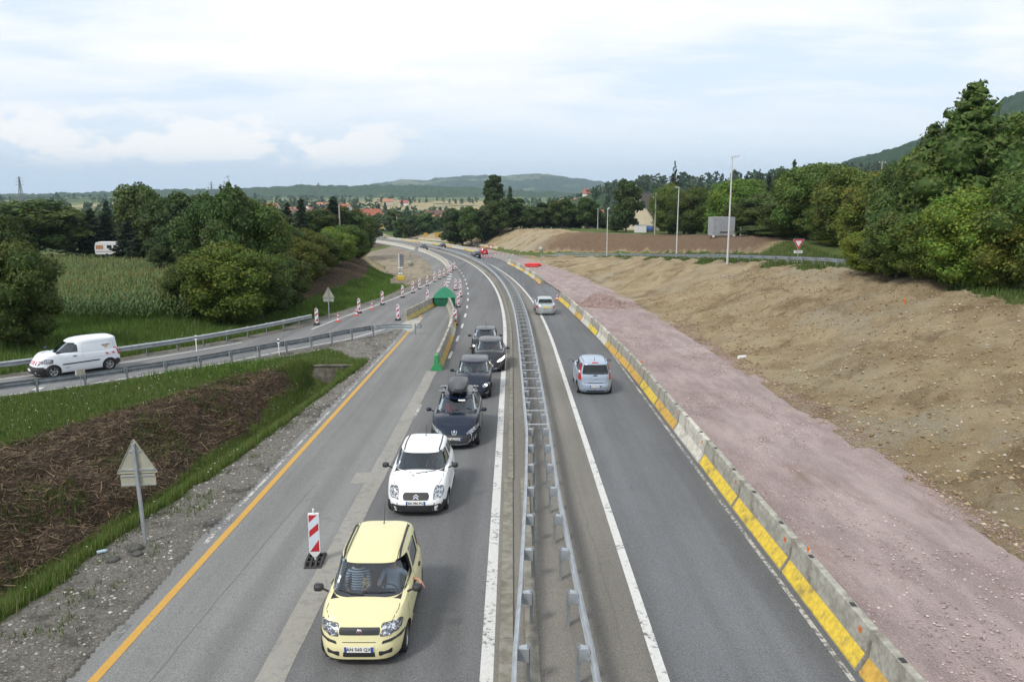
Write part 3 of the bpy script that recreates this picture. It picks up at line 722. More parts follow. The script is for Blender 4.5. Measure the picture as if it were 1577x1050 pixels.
def wheel_mesh(r, w):
    if (r, w) in WHEELS: return WHEELS[(r, w)]
    ty = MB().lathe([(r * .64, -w / 2), (r * .93, -w / 2), (r, -w * .36), (r, w * .36), (r * .93, w / 2), (r * .64, w / 2), (r * .60, w * .3), (r * .60, -w * .3), (r * .64, -w / 2)], 28, 0, 'X').mesh('tyre', M_TYRE)
    rm = MB(); ro = r * .635
    rm.lathe([(ro, w * .46), (ro * .90, w * .44), (ro * .86, w * .30), (ro * .86, -w * .3)], 26, 0, 'X')
    rm.lathe([(ro * .86, w * .12), (.0, w * .12)], 26, 1, 'X')
    rm.lathe([(ro * .24, w * .12), (ro * .24, w * .38), (ro * .17, w * .42), (0, w * .42)], 14, 0, 'X')
    for k in range(5):
        a = 2 * PI * k / 5; c, s = math.cos(a), math.sin(a); q = (-s, c); pts = []
        for rr_, hw in ((ro * .18, ro * .13), (ro * .9, ro * .20)):
            for sg in (-1, 1): pts.append((rr_ * c + q[0] * hw * sg, rr_ * s + q[1] * hw * sg))
        P = [pts[0], pts[2], pts[3], pts[1]]; rm.prism(P, w * .22, w * .38, 0, 'X')
    rim = rm.mesh('rim', [M_RIM, M_BLK]); WHEELS[(r, w)] = (ty, rim); return ty, rim
def car(sp, label, cat, loc, rz, group=None, name='car', detail=2):
    """sp: dict of dimensions (metres); local +Y is the nose, +X the right-hand side seen from behind, Z up."""
    L, Wd, H = sp['L'], sp['W'], sp['H']; yF, yR = L / 2, -L / 2
    P = sp['paint']; lowp = sp.get('lower', P)
    c = Car(); c.sp = sp; root = c.root = thing(name, label, cat, loc, rz, group); N = 88; Mc = 8
    g0 = sp.get('clear', .17); zh, zw, zb_, zt = sp['z_nose'], sp['z_cowl'], sp['z_belt'], sp['z_tail']
    yw = yF - sp['ws_base']; ywt = yF - sp['ws_top']; yrt = yR + sp['rear_top']; yrb = yR + sp['rear_base']
    def zb(y): return float(np.interp(y, [yR, yrb, yrb + .5, (yw + yrb) / 2, yw - .1, yw + .25, yF - sp.get('nose_flat', .25), yF], [zt, sp.get('z_deck', zt), zb_, (zb_ + zw) / 2 + .01, zw, zw - .015, zh + .02, zh]))
    nose = sp.get('nose', [(0, -.12), (.10, -.03), (.28, 0), (.55, -.01), (.78, -.05), (.93, -.13), (1, -.24)])
    tail = sp.get('tail', [(0, -.10), (.12, -.01), (.3, 0), (.55, -.02), (.8, -.05), (.94, -.07), (1, -.12)])
    side = sp.get('side', [(0, .90), (.10, .955), (.35, 1), (.6, .995), (.82, .975), (.94, .95), (1, .905)])
    lv = sorted(set([0, .05, .10, .18, .28, .38, .48, .58, .68, .77, .85, .91, .96, 1]))
    nf, nr = sp.get('nf', 4.2), sp.get('nr', 5.5)
    base = outline(1, 1, -1, nf, nr, N)
    vs, fs = [], []; rings = []
    for f in lv:
        a = Wd / 2 * np.interp(f, *zip(*side)); dF = np.interp(f, *zip(*nose)); dR = np.interp(f, *zip(*tail)); ring = []
        for (ux, uy) in base:
            y = uy * L / 2
            if uy > 0: y += dF * uy ** 4
            else: y -= dR * abs(uy) ** 4
            tap = 1 - sp.get('taper', .05) * max(0, uy - .35) ** 1.5 - sp.get('rtaper', .05) * max(0, -uy - .4) ** 1.5
            z = g0 + (zb(y) - g0) * f; ring.append(len(vs)); vs.append((ux * a * tap, y, z))
        rings.append(ring)
    for k in range(len(lv) - 1):
        for i in range(N): fs.append((rings[k][i], rings[k][(i + 1) % N], rings[k + 1][(i + 1) % N], rings[k + 1][i]))
    cap_rows(vs, fs, rings[-1], N, Mc, lambda y: sp.get('crown', .05), 0)
    cap_rows(vs, fs, rings[0], N, Mc, lambda y: 0, 0)
    lower = finish(vs, fs, 'body', [P, M_DARK])
    # greenhouse
    gb = outline(1, 1, -1, sp.get('gnf', 3.0), sp.get('gnr', 5), N); vs, fs, rings = [], [], []
    wbh, wrh = Wd / 2 * sp.get('gb', .915), Wd / 2 * sp.get('gr', .70)
    bf, br_ = yw, yrb; tf, tr_ = ywt, yrt; zr = H
    gl = [0, .12, .25, .4, .55, .7, .82, .9, .955, .985, 1]
    for q in gl:
        e = 1 - (1 - q) ** sp.get('bulge', 1.25); hw = wbh + (wrh - wbh) * q ** 1.15 ; ring = []
        yf = bf + (tf - bf) * q ** .97; yr = br_ + (tr_ - br_) * q ** sp.get('rq', 1.1)
        ins = {.9: .008, .955: .03, .985: .065, 1: .12}.get(q, 0); zq = {.9: .9, .955: .945, .985: .975, 1: .99}.get(q, q)
        for (ux, uy) in gb:
            y = (yf + yr) / 2 + uy * ((yf - yr) / 2 - ins * .8)
            z0 = zb(y) - .10; zroof = zr - .055 + sp.get('arch', .03) * (1 - ((y - (tf + tr_) / 2) / ((tf - tr_) / 2 + .2)) ** 2)
            if uy < 0 and sp.get('roof_drop'): zroof -= sp['roof_drop'] * uy * uy
            z = z0 + (zroof - z0) * zq; ring.append(len(vs)); vs.append((ux * (hw - ins), y, z))
        rings.append(ring)
    for k in range(len(gl) - 1):
        for i in range(N): fs.append((rings[k][i], rings[k][(i + 1) % N], rings[k + 1][(i + 1) % N], rings[k + 1][i]))
    cap_rows(vs, fs, rings[-1], N, 10, lambda y: .028, 0)
    cap_rows(vs, fs, rings[0], N, 4, lambda y: 0, 0)
    green = finish(vs, fs, 'cabin', [sp.get('roofpaint', P), M_BLK])
    def tree(me): return BVHTree.FromPolygons([v.co.copy() for v in me.vertices], [tuple(p.vertices) for p in me.polygons])
    c.bl, c.bg = tree(lower), tree(green)
    AX = {'F': Vector((0, -1, 0)), 'B': Vector((0, 1, 0)), 'L': Vector((1, 0, 0)), 'R': Vector((-1, 0, 0)), 'T': Vector((0, 0, -1))}
    def hit(ax, a, b):
        d = AX[ax]
        o = Vector((a, 9, b)) if ax == 'F' else Vector((a, -9, b)) if ax == 'B' else Vector((-9, a, b)) if ax == 'L' else Vector((9, a, b)) if ax == 'R' else Vector((a, b, 9))
        best = None
        for t in (c.bl, c.bg):
            h = t.ray_cast(o, d)
            if h[0] is not None and (best is None or h[3] < best[3]): best = h
        return best
    c.hit = hit
    def decal(ax, poly, mat, name, off=.006, thick=.02, parent=None, rings_=3, sub=.12, label=None):
        "a thin shaped piece that follows the body; poly in the two coordinates seen along the axis"
        pts = []; n = len(poly)
        for i in range(n):
            p, q = Vector(poly[i]), Vector(poly[(i + 1) % n]); k = max(1, int((q - p).length / sub))
            for j in range(k): pts.append(p.lerp(q, j / k))
        ctr = sum(pts, Vector((0, 0))) / len(pts); lay = []; vv = []; last = hit(ax, *ctr)
        if last is None: return None
        def P3(p, o_):
            for k in range(14):
                pp_ = p.lerp(ctr, k * .05); h = hit(ax, pp_.x, pp_.y)
                if h is not None and abs(h[1].dot(AX[ax])) > .12: break
            if h is None: h = last
            nn_ = h[1] if h[1].dot(AX[ax]) < 0 else -h[1]
            nn_ = (nn_ - AX[ax] * .35).normalized()
            return h[0] + nn_ * o_
        vv.append(P3(ctr, off)); m = len(pts)
        for r_ in range(1, rings_ + 1):
            for p in pts: vv.append(P3(ctr.lerp(p, r_ / rings_), off))
        for p in range(m): vv.append(vv[1 + (rings_ - 1) * m + p] + AX[ax] * (off + thick))
        ff = [(0, 1 + i, 1 + (i + 1) % m) for i in range(m)]
        for r_ in range(rings_):
            b = 1 + r_ * m; ff += [(b + i, b + m + i, b + m + (i + 1) % m, b + (i + 1) % m) for i in range(m)]
        mb = MB().add(vv, ff, 0, True); me = mb.mesh(name, mat); smooth_sharp(me, 35); o = link(name, me, parent or root)
        if label: o['label'] = label
        return o
    def decal2(ax, poly, mat, name, *a, **k):
        if name == 'headlight':
            m_ = sum((Vector(p) for p in poly), Vector((0, 0))) / len(poly); decal(ax, [tuple(m_ + (Vector(p) - m_) * 1.09) for p in poly], M_BLK, 'lamp_surround', .004)
        return decal(ax, poly, mat, name, *a, **k)
    c.decal = decal2
    def line(ax, pts, w, mat, name, parent=None, off=.004, closed=False):
        mb = MB(); P_ = [Vector(p) for p in pts] + ([Vector(pts[0])] if closed else []); fine = []
        for i in range(len(P_) - 1):
            k = max(1, int((P_[i + 1] - P_[i]).length / .07))
            for j in range(k): fine.append(P_[i].lerp(P_[i + 1], j / k))
        fine.append(P_[-1]); prev = None; hs = []
        for i, p in enumerate(fine):
            d = (fine[min(i + 1, len(fine) - 1)] - fine[max(0, i - 1)]).normalized(); nrm = Vector((-d.y, d.x)) * w / 2; pr = []
            for sg in (-1, 1):
                q = p + nrm * sg; h = hit(ax, q.x, q.y)
                if h is None: pr = None; break
                pr.append(h[0] - AX[ax] * off)
            if pr: hs.append(pr)
        if len(hs) < 2: return None
        vv = [x for pr in hs for x in pr]
        mb.add(vv, [(2 * i, 2 * i + 1, 2 * i + 3, 2 * i + 2) for i in range(len(hs) - 1)], 0, True)
        return mb.build(name, mat, parent or root)
    c.line = line
    wr, ww = sp.get('wr', .29), sp.get('ww', .185); ya = yF - sp['fo']; yb_ = ya - sp['wb']; tk = Wd / 2 - ww / 2 - .045
    # cut the wheel wells and the cabin out of the body
    cm = MB()
    for y in (ya, yb_):
        for sg in (-1, 1): cm.lathe([(0, sg * (Wd / 2 - .30)), (wr + .055, sg * (Wd / 2 - .30)), (wr + .055, sg * (Wd / 2 + .2)), (0, sg * (Wd / 2 + .2))], 30, 0, 'X', (0, y, wr))
    cm = finish([tuple(v) for v in cm.v], cm.f, 'cut', [M_DARK])
    lower = boolean(lower, cm)
    solid = sp.get('solid', False)
    if not solid:
        x_ = Wd / 2 * .80; mb = MB().prism([(yw - .12, .42), (yw - .12, zw + .4), (yrb + .28, zb_ + .5), (yrb + .28, .5)], -x_, x_, 0, 'X')
        # the prism axis X maps (y,z)
        lower = boolean(lower, finish([tuple(v) for v in mb.v], mb.f, 'cut', [M_DARK]))
    bo = link('body', smooth_sharp(lower), root); c.body = bo
    sidew = sp['side_windows']; zs0 = sp.get('ws_z0', zw + .015); zs1 = H - sp.get('ws_gap', .13)
    wsx0, wsx1 = wbh * sp.get('wsw', .95), wrh * .88
    wsp = rpoly([(-wsx0, zs0), (wsx0, zs0), (wsx1, zs1), (-wsx1, zs1)], .07)
    rg = sp.get('rear_glass', (wbh * .80, zb_ + .06, wrh * .78, H - .17)); rwp = rpoly([(-rg[0], rg[1]), (rg[0], rg[1]), (rg[2], rg[3]), (-rg[2], rg[3])], .07) if rg else None
    if not solid:
        vsn = [v.co.copy() for v in green.vertices]; cc = Vector((0, (bf + br_) / 2, 0)); inner = green.copy()
        sx = 1 - .045 / wbh; sy = 1 - .05 / ((tf - tr_) / 2)
        zlo = min(v.z for v in vsn)
        for v in inner.vertices:
            v.co.x *= sx; v.co.y = cc.y + (v.co.y - cc.y) * (1 - .05 / ((bf - br_) / 2)); v.co.z = zlo - .05 + (v.co.z - zlo) * (1 + (.05 - .03) / (H - zlo)) if v.co.z > zlo + .25 else v.co.z - .05
        inner.materials.clear(); inner.materials.append(M_BLK)
        shell = boolean(green, inner)
        wc = MB(); wc.prism(wsp, (ywt + yrt) / 2 + .2, yF + .2, 0, 'Y')
        m1 = finish([tuple(v) for v in wc.v], wc.f, 'c', [M_BLK]); shell = boolean(shell, m1)
        wc = MB()
        if rwp: wc.prism(rwp, yR - .3, (ywt + yrt) / 2 - .3, 0, 'Y'); shell = boolean(shell, finish([tuple(v) for v in wc.v], wc.f, 'c', [M_BLK]))
        wc = MB()
        for wp in sidew: wc.prism(rpoly(wp, .06), -Wd, Wd, 0, 'X')
        shell = boolean(shell, finish([tuple(v) for v in wc.v], wc.f, 'c', [M_BLK]))
        ro = link('roof_and_pillars', smooth_sharp(shell), root)
    else: ro = link('roof_and_pillars', smooth_sharp(green), root)
    c.roof = ro
    o = -.012 if not solid else .006
    gm = M_GLASS if not solid else plain('dark_window', (.02, .024, .028), .08, 0, .1, 4, .8, 1)
    def pane(ax, poly, name, mat):
        ctr = sum((Vector(p) for p in poly), Vector((0, 0))) / len(poly)
        big = [tuple(ctr + (Vector(p) - ctr) * (1.03 if not solid else 1)) for p in poly]
        # cast on the greenhouse only
        sv = c.bl; c.bl = c.bg; r = decal(ax, big, mat, name, o, .0 if not solid else .01, None, 5, .1); c.bl = sv; return r
    pane('F', wsp, 'windscreen', gm)
    if rwp: pane('B', rwp, 'rear_window', M_GLDK if not solid else gm)
    if sp.get('open_window') is not None: skip = sp['open_window']
    else: skip = None
    for ax in ('L', 'R'):
        for i, wp in enumerate(sidew):
            if skip is not None and ax == 'L' and i == skip: continue
            if ax == 'R' and sp.get('right_windows') is not None and i not in sp['right_windows']: continue
            pane(ax, rpoly(wp, .06), 'side_window', M_GLDK if (i > 0 and not solid) else gm)
    # wheels
    ty, rim = wheel_mesh(wr, ww)
    for y in (ya, yb_):
        for sg in (-1, 1):
            w = link('wheel', ty, root, (sg * tk, y, wr)); r_ = link('rim', rim, w, (0, 0, 0), (0, 0, 0 if sg > 0 else PI))
    # dark underside
    MB().box((0, 0, g0 + .0), (Wd * .80, L * .86, .06)).build('underbody', M_BLK, root)
    # plates
    def plate(ax, z, txt, w=.52, h=.11, mat=M_WHT, x=0):
        hh = hit(ax, x, z); sgn = 1 if ax == 'F' else -1; y = hh[0].y + sgn * .014
        p = MB().box((0, 0, 0), (w, .012, h)).build('number_plate', mat, root, (x, y, z), (0, 0, 0 if ax == 'B' else PI))
        for k in (-1, 1):
            if mat is M_WHT and k == -1 or mat is M_WHT and sp.get('plate2', True): MB().box((k * (w / 2 - .022), -.007, 0), (.042, .004, h - .006)).build('band', M_BLUE, p)
        if txt: link('lettering', text_mesh(txt, h * .80), p, (0, -.0085, 0), (PI / 2, 0, 0))
        return p
    c.plate = plate
    def mirror(mat, z=None, y=None):
        z = z or zw + .10; y = y or yw - .36
        for sg, ax in ((-1, 'L'), (1, 'R')):
            h = hit(ax, y, zw - .06); x = (h[0].x if h else sg * Wd / 2 * .9) - sg * .03
            mb = MB(); mb.tube([(x, y, z - .06), (x + sg * .11, y + .01, z)], .022, 6, 0)
            prof = []
            vsq = []
            for k, (dy, s_) in enumerate(((-.055, .86), (-.04, .98), (0, 1), (.05, .86), (.085, .5))):
                prof.append([(x + sg * (.185 + .095 * s_ * math.copysign(abs(math.cos(a)) ** .6, math.cos(a))), y + dy, z + .02 + .07 * s_ * math.copysign(abs(math.sin(a)) ** .6, math.sin(a))) for a in np.linspace(0, 2 * PI, 14, endpoint=False)])
            b = [p for ring in prof for p in ring]; ff = [(i * 14 + j, i * 14 + (j + 1) % 14, (i + 1) * 14 + (j + 1) % 14, (i + 1) * 14 + j) for i in range(4) for j in range(14)] + [tuple(range(14)), tuple(range(56, 70))]
            mb.add(b, ff, 0, True); mo = mb.build('mirror', mat, root); mo['_'] = 1; del mo['_']
            MB().box((x + sg * .185, y - .058, z + .02), (.14, .004, .095)).build('mirror_glass', M_CHR, mo)
    c.mirror = mirror
    def wiper(segs, parent=None):
        for pts in segs:
            q = []
            for a, b in pts:
                h = hit('F', a, b)
                if h: q.append(h[0] + Vector((0, .025, .012)))
            if len(q) > 1: MB().tube(q, .011, 5).build('wiper', M_BLK, root)
    c.wiper = wiper
    c.dim = dict(yF=yF, yR=yR, yw=yw, ywt=ywt, yrt=yrt, yrb=yrb, zw=zw, zb=zb_, wbh=wbh, wrh=wrh, ya=ya, yb=yb_)
    if not solid:
        # seats, dashboard, wheel
        zc = .42; ys = yw - sp.get('seat', .98)
        MB().prism([(yw - .02, zw - .02), (yw - .42, zw + .01), (yw - .50, zw - .16), (yw - .20, zw - .35)], -wbh * .86, wbh * .86, 0, 'X').build('dashboard', M_DARK, root)
        for x in (-.36, .36):
            b = MB(); b.prism([(ys - .30, zc + .12), (ys + .22, zc + .16), (ys + .22, zc), (ys - .3, zc)], x - .24, x + .24, 0, 'X')
            b.prism([(ys - .22, zc + .14), (ys - .40, zc + .66), (ys - .50, zc + .64), (ys - .34, zc + .08)], x - .23, x + .23, 0, 'X')
            s_ = b.build('seat', M_SEAT, root); MB().box((x, ys - .46, zc + .78), (.24, .09, .17)).build('headrest', M_SEAT, s_)
        b = MB(); yr2 = yrb + .62; b.prism([(yr2, zc + .1), (yr2 - .18, zc + .62), (yr2 - .28, zc + .62), (yr2 - .16, zc + .05)], -wbh * .8, wbh * .8, 0, 'X'); b.build('rear_seat', M_SEAT, root)
        st_ = MB().lathe([(.175 + .014 * math.cos(a), .014 * math.sin(a)) for a in np.linspace(0, 2 * PI, 9)], 22); st_.box((0, 0, 0), (.30, .045, .02)); st_.box((0, -.07, 0), (.045, .16, .02))
        st_.build('steering_wheel', M_BLK, root, (-.36, yw - .55, zw - .02), (R(62), 0, 0))
    c.ys = yw - sp.get('seat', .98)
    return c
def grooves(c, L_='door_gap'):
    "joints of doors, bonnet and tailgate as thin recessed-looking lines"
    sp, d = c.sp, c.dim
    for ax in ('L', 'R'):
        for pts in sp.get('door_lines', []): c.line(ax, pts, .012, M_BLK, 'door_joint', None, .0025)
    if sp.get('bonnet', True):
        x0 = sp['W'] / 2 * .80; y0, y1 = d['yF'] - sp.get('bonnet_front', .28), d['yw'] + .02
        for sg in (-1, 1): c.line('T', [(sg * x0 * .86, y0), (sg * x0, (y0 + y1) / 2), (sg * x0 * 1.0, y1)], .012, M_BLK, 'bonnet_joint', None, .0025)
# ---------------------------------------------------------------- people
M_SKIN = plain('skin', (.42, .23, .15), .6, 0, .08, 10); M_HAIR = plain('hair', (.035, .022, .015), .8, 0, .3, 30)
def mat_stripes(name, a, b, sc):
    m = newmat(name); n = NT(m); w = n.N.new('ShaderNodeTexWave'); w.bands_direction = 'Z'; w.inputs['Scale'].default_value = sc; w.inputs['Distortion'].default_value = 1.2; w.inputs['Detail'].default_value = 1
    n.L(n.tc.outputs['Object'], w.inputs[0]); n.set(col=n.mix(n.ramp(w.outputs['Fac'], .42, .55), a, b), rough=.9); return m
M_STRIPE = mat_stripes('striped_shirt', (.72, .76, .80), (.06, .10, .22), 6.5)
M_PALEB = mat_stripes('pale_blue_shirt', (.42, .50, .58), (.30, .38, .48), 14)
def skin_mesh(name, J, E, mats, assign, sub=2):
    me = bpy.data.meshes.new(name); me.from_pydata([j[0] for j in J], E, []); o = bpy.data.objects.new(name, me); COL.objects.link(o)
    o.modifiers.new('s', 'SKIN'); sm = o.modifiers.new('u', 'SUBSURF'); sm.levels = sub
    for i, j in enumerate(J):
        r = j[1]; me.skin_vertices[0].data[i].radius = (r, r) if isinstance(r, (int, float)) else r
    me.skin_vertices[0].data[0].use_root = True
    dg = bpy.context.evaluated_depsgraph_get(); dg.update(); r = bpy.data.meshes.new_from_object(o.evaluated_get(dg)); bpy.data.objects.remove(o)
    r.materials.clear()
    for m in mats: r.materials.append(m)
    for p in r.polygons: p.use_smooth = True; p.material_index = assign(p.center)
    return r
def person(label, car_, x, shirt, hair=M_HAIR, arm_out=False, driver=True, short=True, group=None, long_hair=False):
    """seated figure, hips at the seat; local +Y = facing forwards"""
    s = 0
    ys = car_.ys; J = []; E = []
    def j(p, r, par=None):
        J.append((p, r)); 
        if par is not None: E.append((par, len(J) - 1))
        return len(J) - 1
    pel = j((0, 0, .10), (.15, .12)); wa = j((0, -.04, .24), (.135, .105), pel); ch = j((0, -.09, .42), (.165, .115), wa); up = j((0, -.11, .53), (.13, .09), ch)
    nk = j((0, -.10, .61), .052, up); hd0 = j((0, -.085, .67), (.062, .068), nk); hd = j((0, -.08, .75), (.078, .092), hd0); ht = j((0, -.085, .83), (.058, .07), hd)
    for sg in (-1, 1):
        h = j((sg * .10, .04, .09), .085, pel); k = j((sg * .15, .42, .17), .065, h); an = j((sg * .15, .56, -.16), .045, k); ft = j((sg * .15, .68, -.20), .04, an)
        sh = j((sg * .185, -.10, .50), .058, up)
        if arm_out and sg < 0:
            el = j((-.36, .0, .41), .043, sh); wr = j((-.53, .13, .435), .028, el); hand = j((-.585, .185, .41), (.036, .022), wr)
            for q, (dx, dy, dz, L_) in enumerate(((-.055, .055, -.018, 1), (-.068, .035, -.030, 1.1), (-.070, .012, -.038, 1.05), (-.062, -.010, -.040, .85))):
                a = j((-.585 + dx * .5, .185 + dy * .6, .41 + dz * .8), .0105, hand); b = j((-.585 + dx * .85 * L_, .185 + dy * L_, .41 + dz * 1.9 * L_), .0095, a); c_ = j((-.585 + dx * 1.0 * L_, .185 + dy * 1.2 * L_, .41 + dz * 3.2 * L_), .008, b)
            t1 = j((-.557, .225, .395), .011, hand); j((-.570, .255, .372), .0095, t1)
        elif driver:
            el = j((sg * .27, .10, .30), .043, sh); wr = j((sg * .17, .33, .40), .029, el); hand = j((sg * .155, .40, .43), (.034, .024), wr)
            for q in range(4): a = j((sg * (.150 - .018 * q + .02), .435, .452 - .016 * q), .0105, hand); j((sg * (.125 - .018 * q + .02), .462, .458 - .02 * q), .009, a)
            j((sg * .12, .41, .425), .011, hand)
        else:
            el = j((sg * .25, .06, .25), .043, sh); wr = j((sg * .12, .26, .24), .029, el); hand = j((sg * .08, .31, .24), (.034, .022), wr)
            for q in range(4): a = j((sg * .06, .345 - .018 * q + .01, .25), .0105, hand); j((sg * .035, .365 - .018 * q, .245), .009, a)
            j((sg * .07, .28, .27), .011, hand)
    def asg(p):
        if p.z > .585: return 0
        if p.z < .14 and p.y > -.2 and abs(p.x) < .25: return 2
        if abs(p.x) > (.28 if arm_out and p.x < 0 else .235) or (p.y > .16 and p.z > .2): return 0
        return 1
    me = skin_mesh('person', J, E, [M_SKIN, shirt, M_DARK], asg)
    o = link('person', me, None); cr = car_.root
    rz = cr.rotation_euler.z; v = Rz(rz) @ Vector((x, ys - .16, .50)); o.location = (cr.location.x + v.x, cr.location.y + v.y, cr.location.z + v.z); o.rotation_euler = (0, 0, rz)
    tag(o, label, 'person', group)
    # hair, nose, eyes
    hm = MB(); vv = []; n = 14; prof = []
    for i in range(7):
        ph = i / 6 * PI * .62; prof.append((.088 * math.sin(ph) + .001, .05 + .095 * math.cos(ph)))
    hm.lathe(prof, n, 0, 'Z', (0, -.100, .745)); 
    if long_hair: hm.lathe([(.10, .80), (.105, .70), (.10, .60), (.07, .56)], n, 0, 'Z', (0, -.125, 0))
    hm.build('hair', hair, o)
    fm = MB(); fm.tube([(0, .010, .765), (0, .032, .735)], [.008, .016], 6); fm.build('nose', M_SKIN, o)
    for sg in (-1, 1): MB().lathe([(0, -.011), (.010, -.005), (.010, .005), (0, .011)], 8, 0, 'Z', (sg * .030, .004, .765)).build('eye', M_INK, o); MB().lathe([(0, -.025), (.012, 0), (0, .025)], 6, 0, 'Z', (sg * .082, -.085, .75)).build('ear', M_SKIN, o)
    return o
# ---------------------------------------------------------------- the vehicles of the photograph
def putcar(px, py, off, L, rear=False):
    "pixel of the bumper's lower edge -> origin of the car (centre), with its heading along the road"
    x, y = plane_pt(px, py, off); s, t = st(np.array([x]), np.array([y])); s, t = float(s[0]), float(t[0])
    x, y = P2(s + L / 2, t); a = head(s + L / 2)
    return (x, y, road_z(x, y)), (a if rear else a + PI)
def sym(f):
    for sg in (-1, 1): f(sg)
# small yellow hatchback ----------------------------------------------------
P_YEL = paint('pale_yellow_paint', (.68, .63, .36), 0, .3)
sp = dict(L=3.54, W=1.65, H=1.53, paint=P_YEL, z_nose=.79, z_cowl=.97, z_belt=.99, z_tail=1.02, ws_base=.68, ws_top=1.46, rear_top=.20, rear_base=.07, fo=.70, wb=2.30, wr=.28, ww=.165,
  side_windows=[[(.72, 1.03), (-.10, 1.04), (-.10, 1.43), (.30, 1.44)], [(-.20, 1.04), (-.95, 1.06), (-.95, 1.42), (-.20, 1.43)], [(-1.05, 1.10), (-1.42, 1.14), (-1.38, 1.38), (-1.05, 1.40)]],
  gb=.93, gr=.76, nf=4.6, nr=6, gnf=4.2, wsw=.95, arch=.035, crown=.055, open_window=0, seat=.95, ws_gap=.115,
  nose=[(0, -.10), (.10, -.02), (.30, 0), (.52, -.015), (.60, -.05), (.80, -.08), (.93, -.13), (1, -.22)],
  door_lines=[[(.98, .30), (.90, .95), (.78, 1.0)], [(-.15, .28), (-.15, 1.0)], [(-.78, .62), (-.98, .98)], [(.85, .30), (-.65, .30)]])
loc, rz = putcar(553, 1014, .2, 3.54)
yc_ = car(sp, 'pale yellow small hatchback with black roof rails, nearest in the queue of cars', 'car', (loc[0], loc[1], loc[2]), rz)
c = yc_; d = c.decal
c.hit('F', 0, .5)
d('F', rpoly([(-.36, .665), (.36, .665), (.37, .765), (-.37, .765)], .03), M_BLK, 'grille', .012)
for z_ in (.69, .715, .74): c.line('F', [(-.34, z_), (.34, z_)], .008, M_DARK, 'grille_slat', None, .018)
h = c.hit('F', 0, .715); eb = MB().lathe([(0, .03), (.034, .028), (.042, .02), (.050, .026), (.056, .012), (.056, 0)], 20, 0, 'Y').build('emblem', M_CHR, c.root, (0, h[0].y + .008, .715))
MB().lathe([(0, .005), (.033, .004), (.033, 0)], 18, 0, 'Y').build('emblem_field', plain('maroon', (.16, .02, .03), .4), eb, (0, .028, 0))
MB().box((-.011, 0, 0), (.006, .003, .036)).box((.002, 0, 0), (.006, .003, .036)).box((.010, 0, .012), (.012, .003, .006)).box((-.006, 0, .015), (.010, .003, .006)).box((.012, 0, -.004), (.010, .003, .006)).build('emblem_letters', M_CHR, eb, (0, .034, 0))
sym(lambda s: d('F', rpoly([(s * .385, .645), (s * .40, .80), (s * .70, .845), (s * .735, .77), (s * .70, .675), (s * .52, .64)], .03), M_LAMP, 'headlight', .010))
sym(lambda s: d('F', rpoly([(s * .40, .515), (s * .42, .56), (s * .74, .60), (s * .775, .585), (s * .73, .55)], .02), M_BLK, 'bumper_strip', .014))
sym(lambda s: d('F', rpoly([(s * .36, .30), (s * .35, .385), (s * .59, .415), (s * .58, .33)], .02), M_BLK, 'air_intake', .006))
d('F', rpoly([(-.29, .285), (.29, .285), (.28, .385), (-.28, .385)], .02), M_BLK, 'air_intake', .006)
c.line('F', [(-.30, .545), (.30, .545)], .012, M_BLK, 'bumper_joint', None, .003)
c.plate('F', .435, 'AN 560 QX')
c.mirror(M_BLK)
c.wiper([[(.62, 1.04), (.30, 1.04), (.05, 1.03)], [(.08, 1.06), (-.28, 1.055), (-.55, 1.03)]])
grooves(c)
sym(lambda s: d('L' if s < 0 else 'R', [(.55, .46), (-.62, .46), (-.62, .52), (.55, .52)], M_BLK, 'side_moulding', .014))
for ax in 'LR':
    for y_ in (.02, -.78): d(ax, rpoly([(y_, .86), (y_ + .16, .86), (y_ + .16, .90), (y_, .90)], .015), M_BLK, 'door_handle', .03)
for s in (-1, 1):
    pts = []
    for y_ in np.linspace(.22, -1.25, 9):
        h = c.hit('T', s * .545, y_); e = 1 if .06 > y_ > -1.1 else 0; pts.append(h[0] + Vector((0, 0, .05 * e + .012)))
    MB().tube(pts, [.014] + [.024] * 7 + [.014], 8).build('roof_rail', M_BLK, c.root)
    c.line('T', [(s * .50, .30), (s * .51, -.5), (s * .50, -1.4)], .012, M_BLK, 'roof_joint', None, .003)
h = c.hit('T', -.0, -1.30); MB().tube([h[0], h[0] + Vector((0, -.02, .03)), h[0] + Vector((0, -.22, .36))], [.018, .010, .004], 6).build('aerial', M_BLK, c.root)
d('F', [(.575, 1.12), (.625, 1.12), (.605, 1.17), (.56, 1.17)], M_WHT, 'windscreen_sticker', -.004, .001); d('F', [(.555, 1.18), (.60, 1.18), (.585, 1.22), (.545, 1.22)], M_WHT, 'windscreen_sticker', -.004, .001)
sym(lambda s: d('B', rpoly([(s * .62, .75), (s * .74, .75), (s * .70, 1.10), (s * .60, 1.10)], .03), M_RED, 'tail_light', .01))
person('driver of the yellow car with bare arm hanging out of the open window', c, -.36, M_PALEB, arm_out=True)
pp = person('passenger in a navy and white striped top inside the yellow car', c, .34, M_STRIPE, driver=False, long_hair=True)
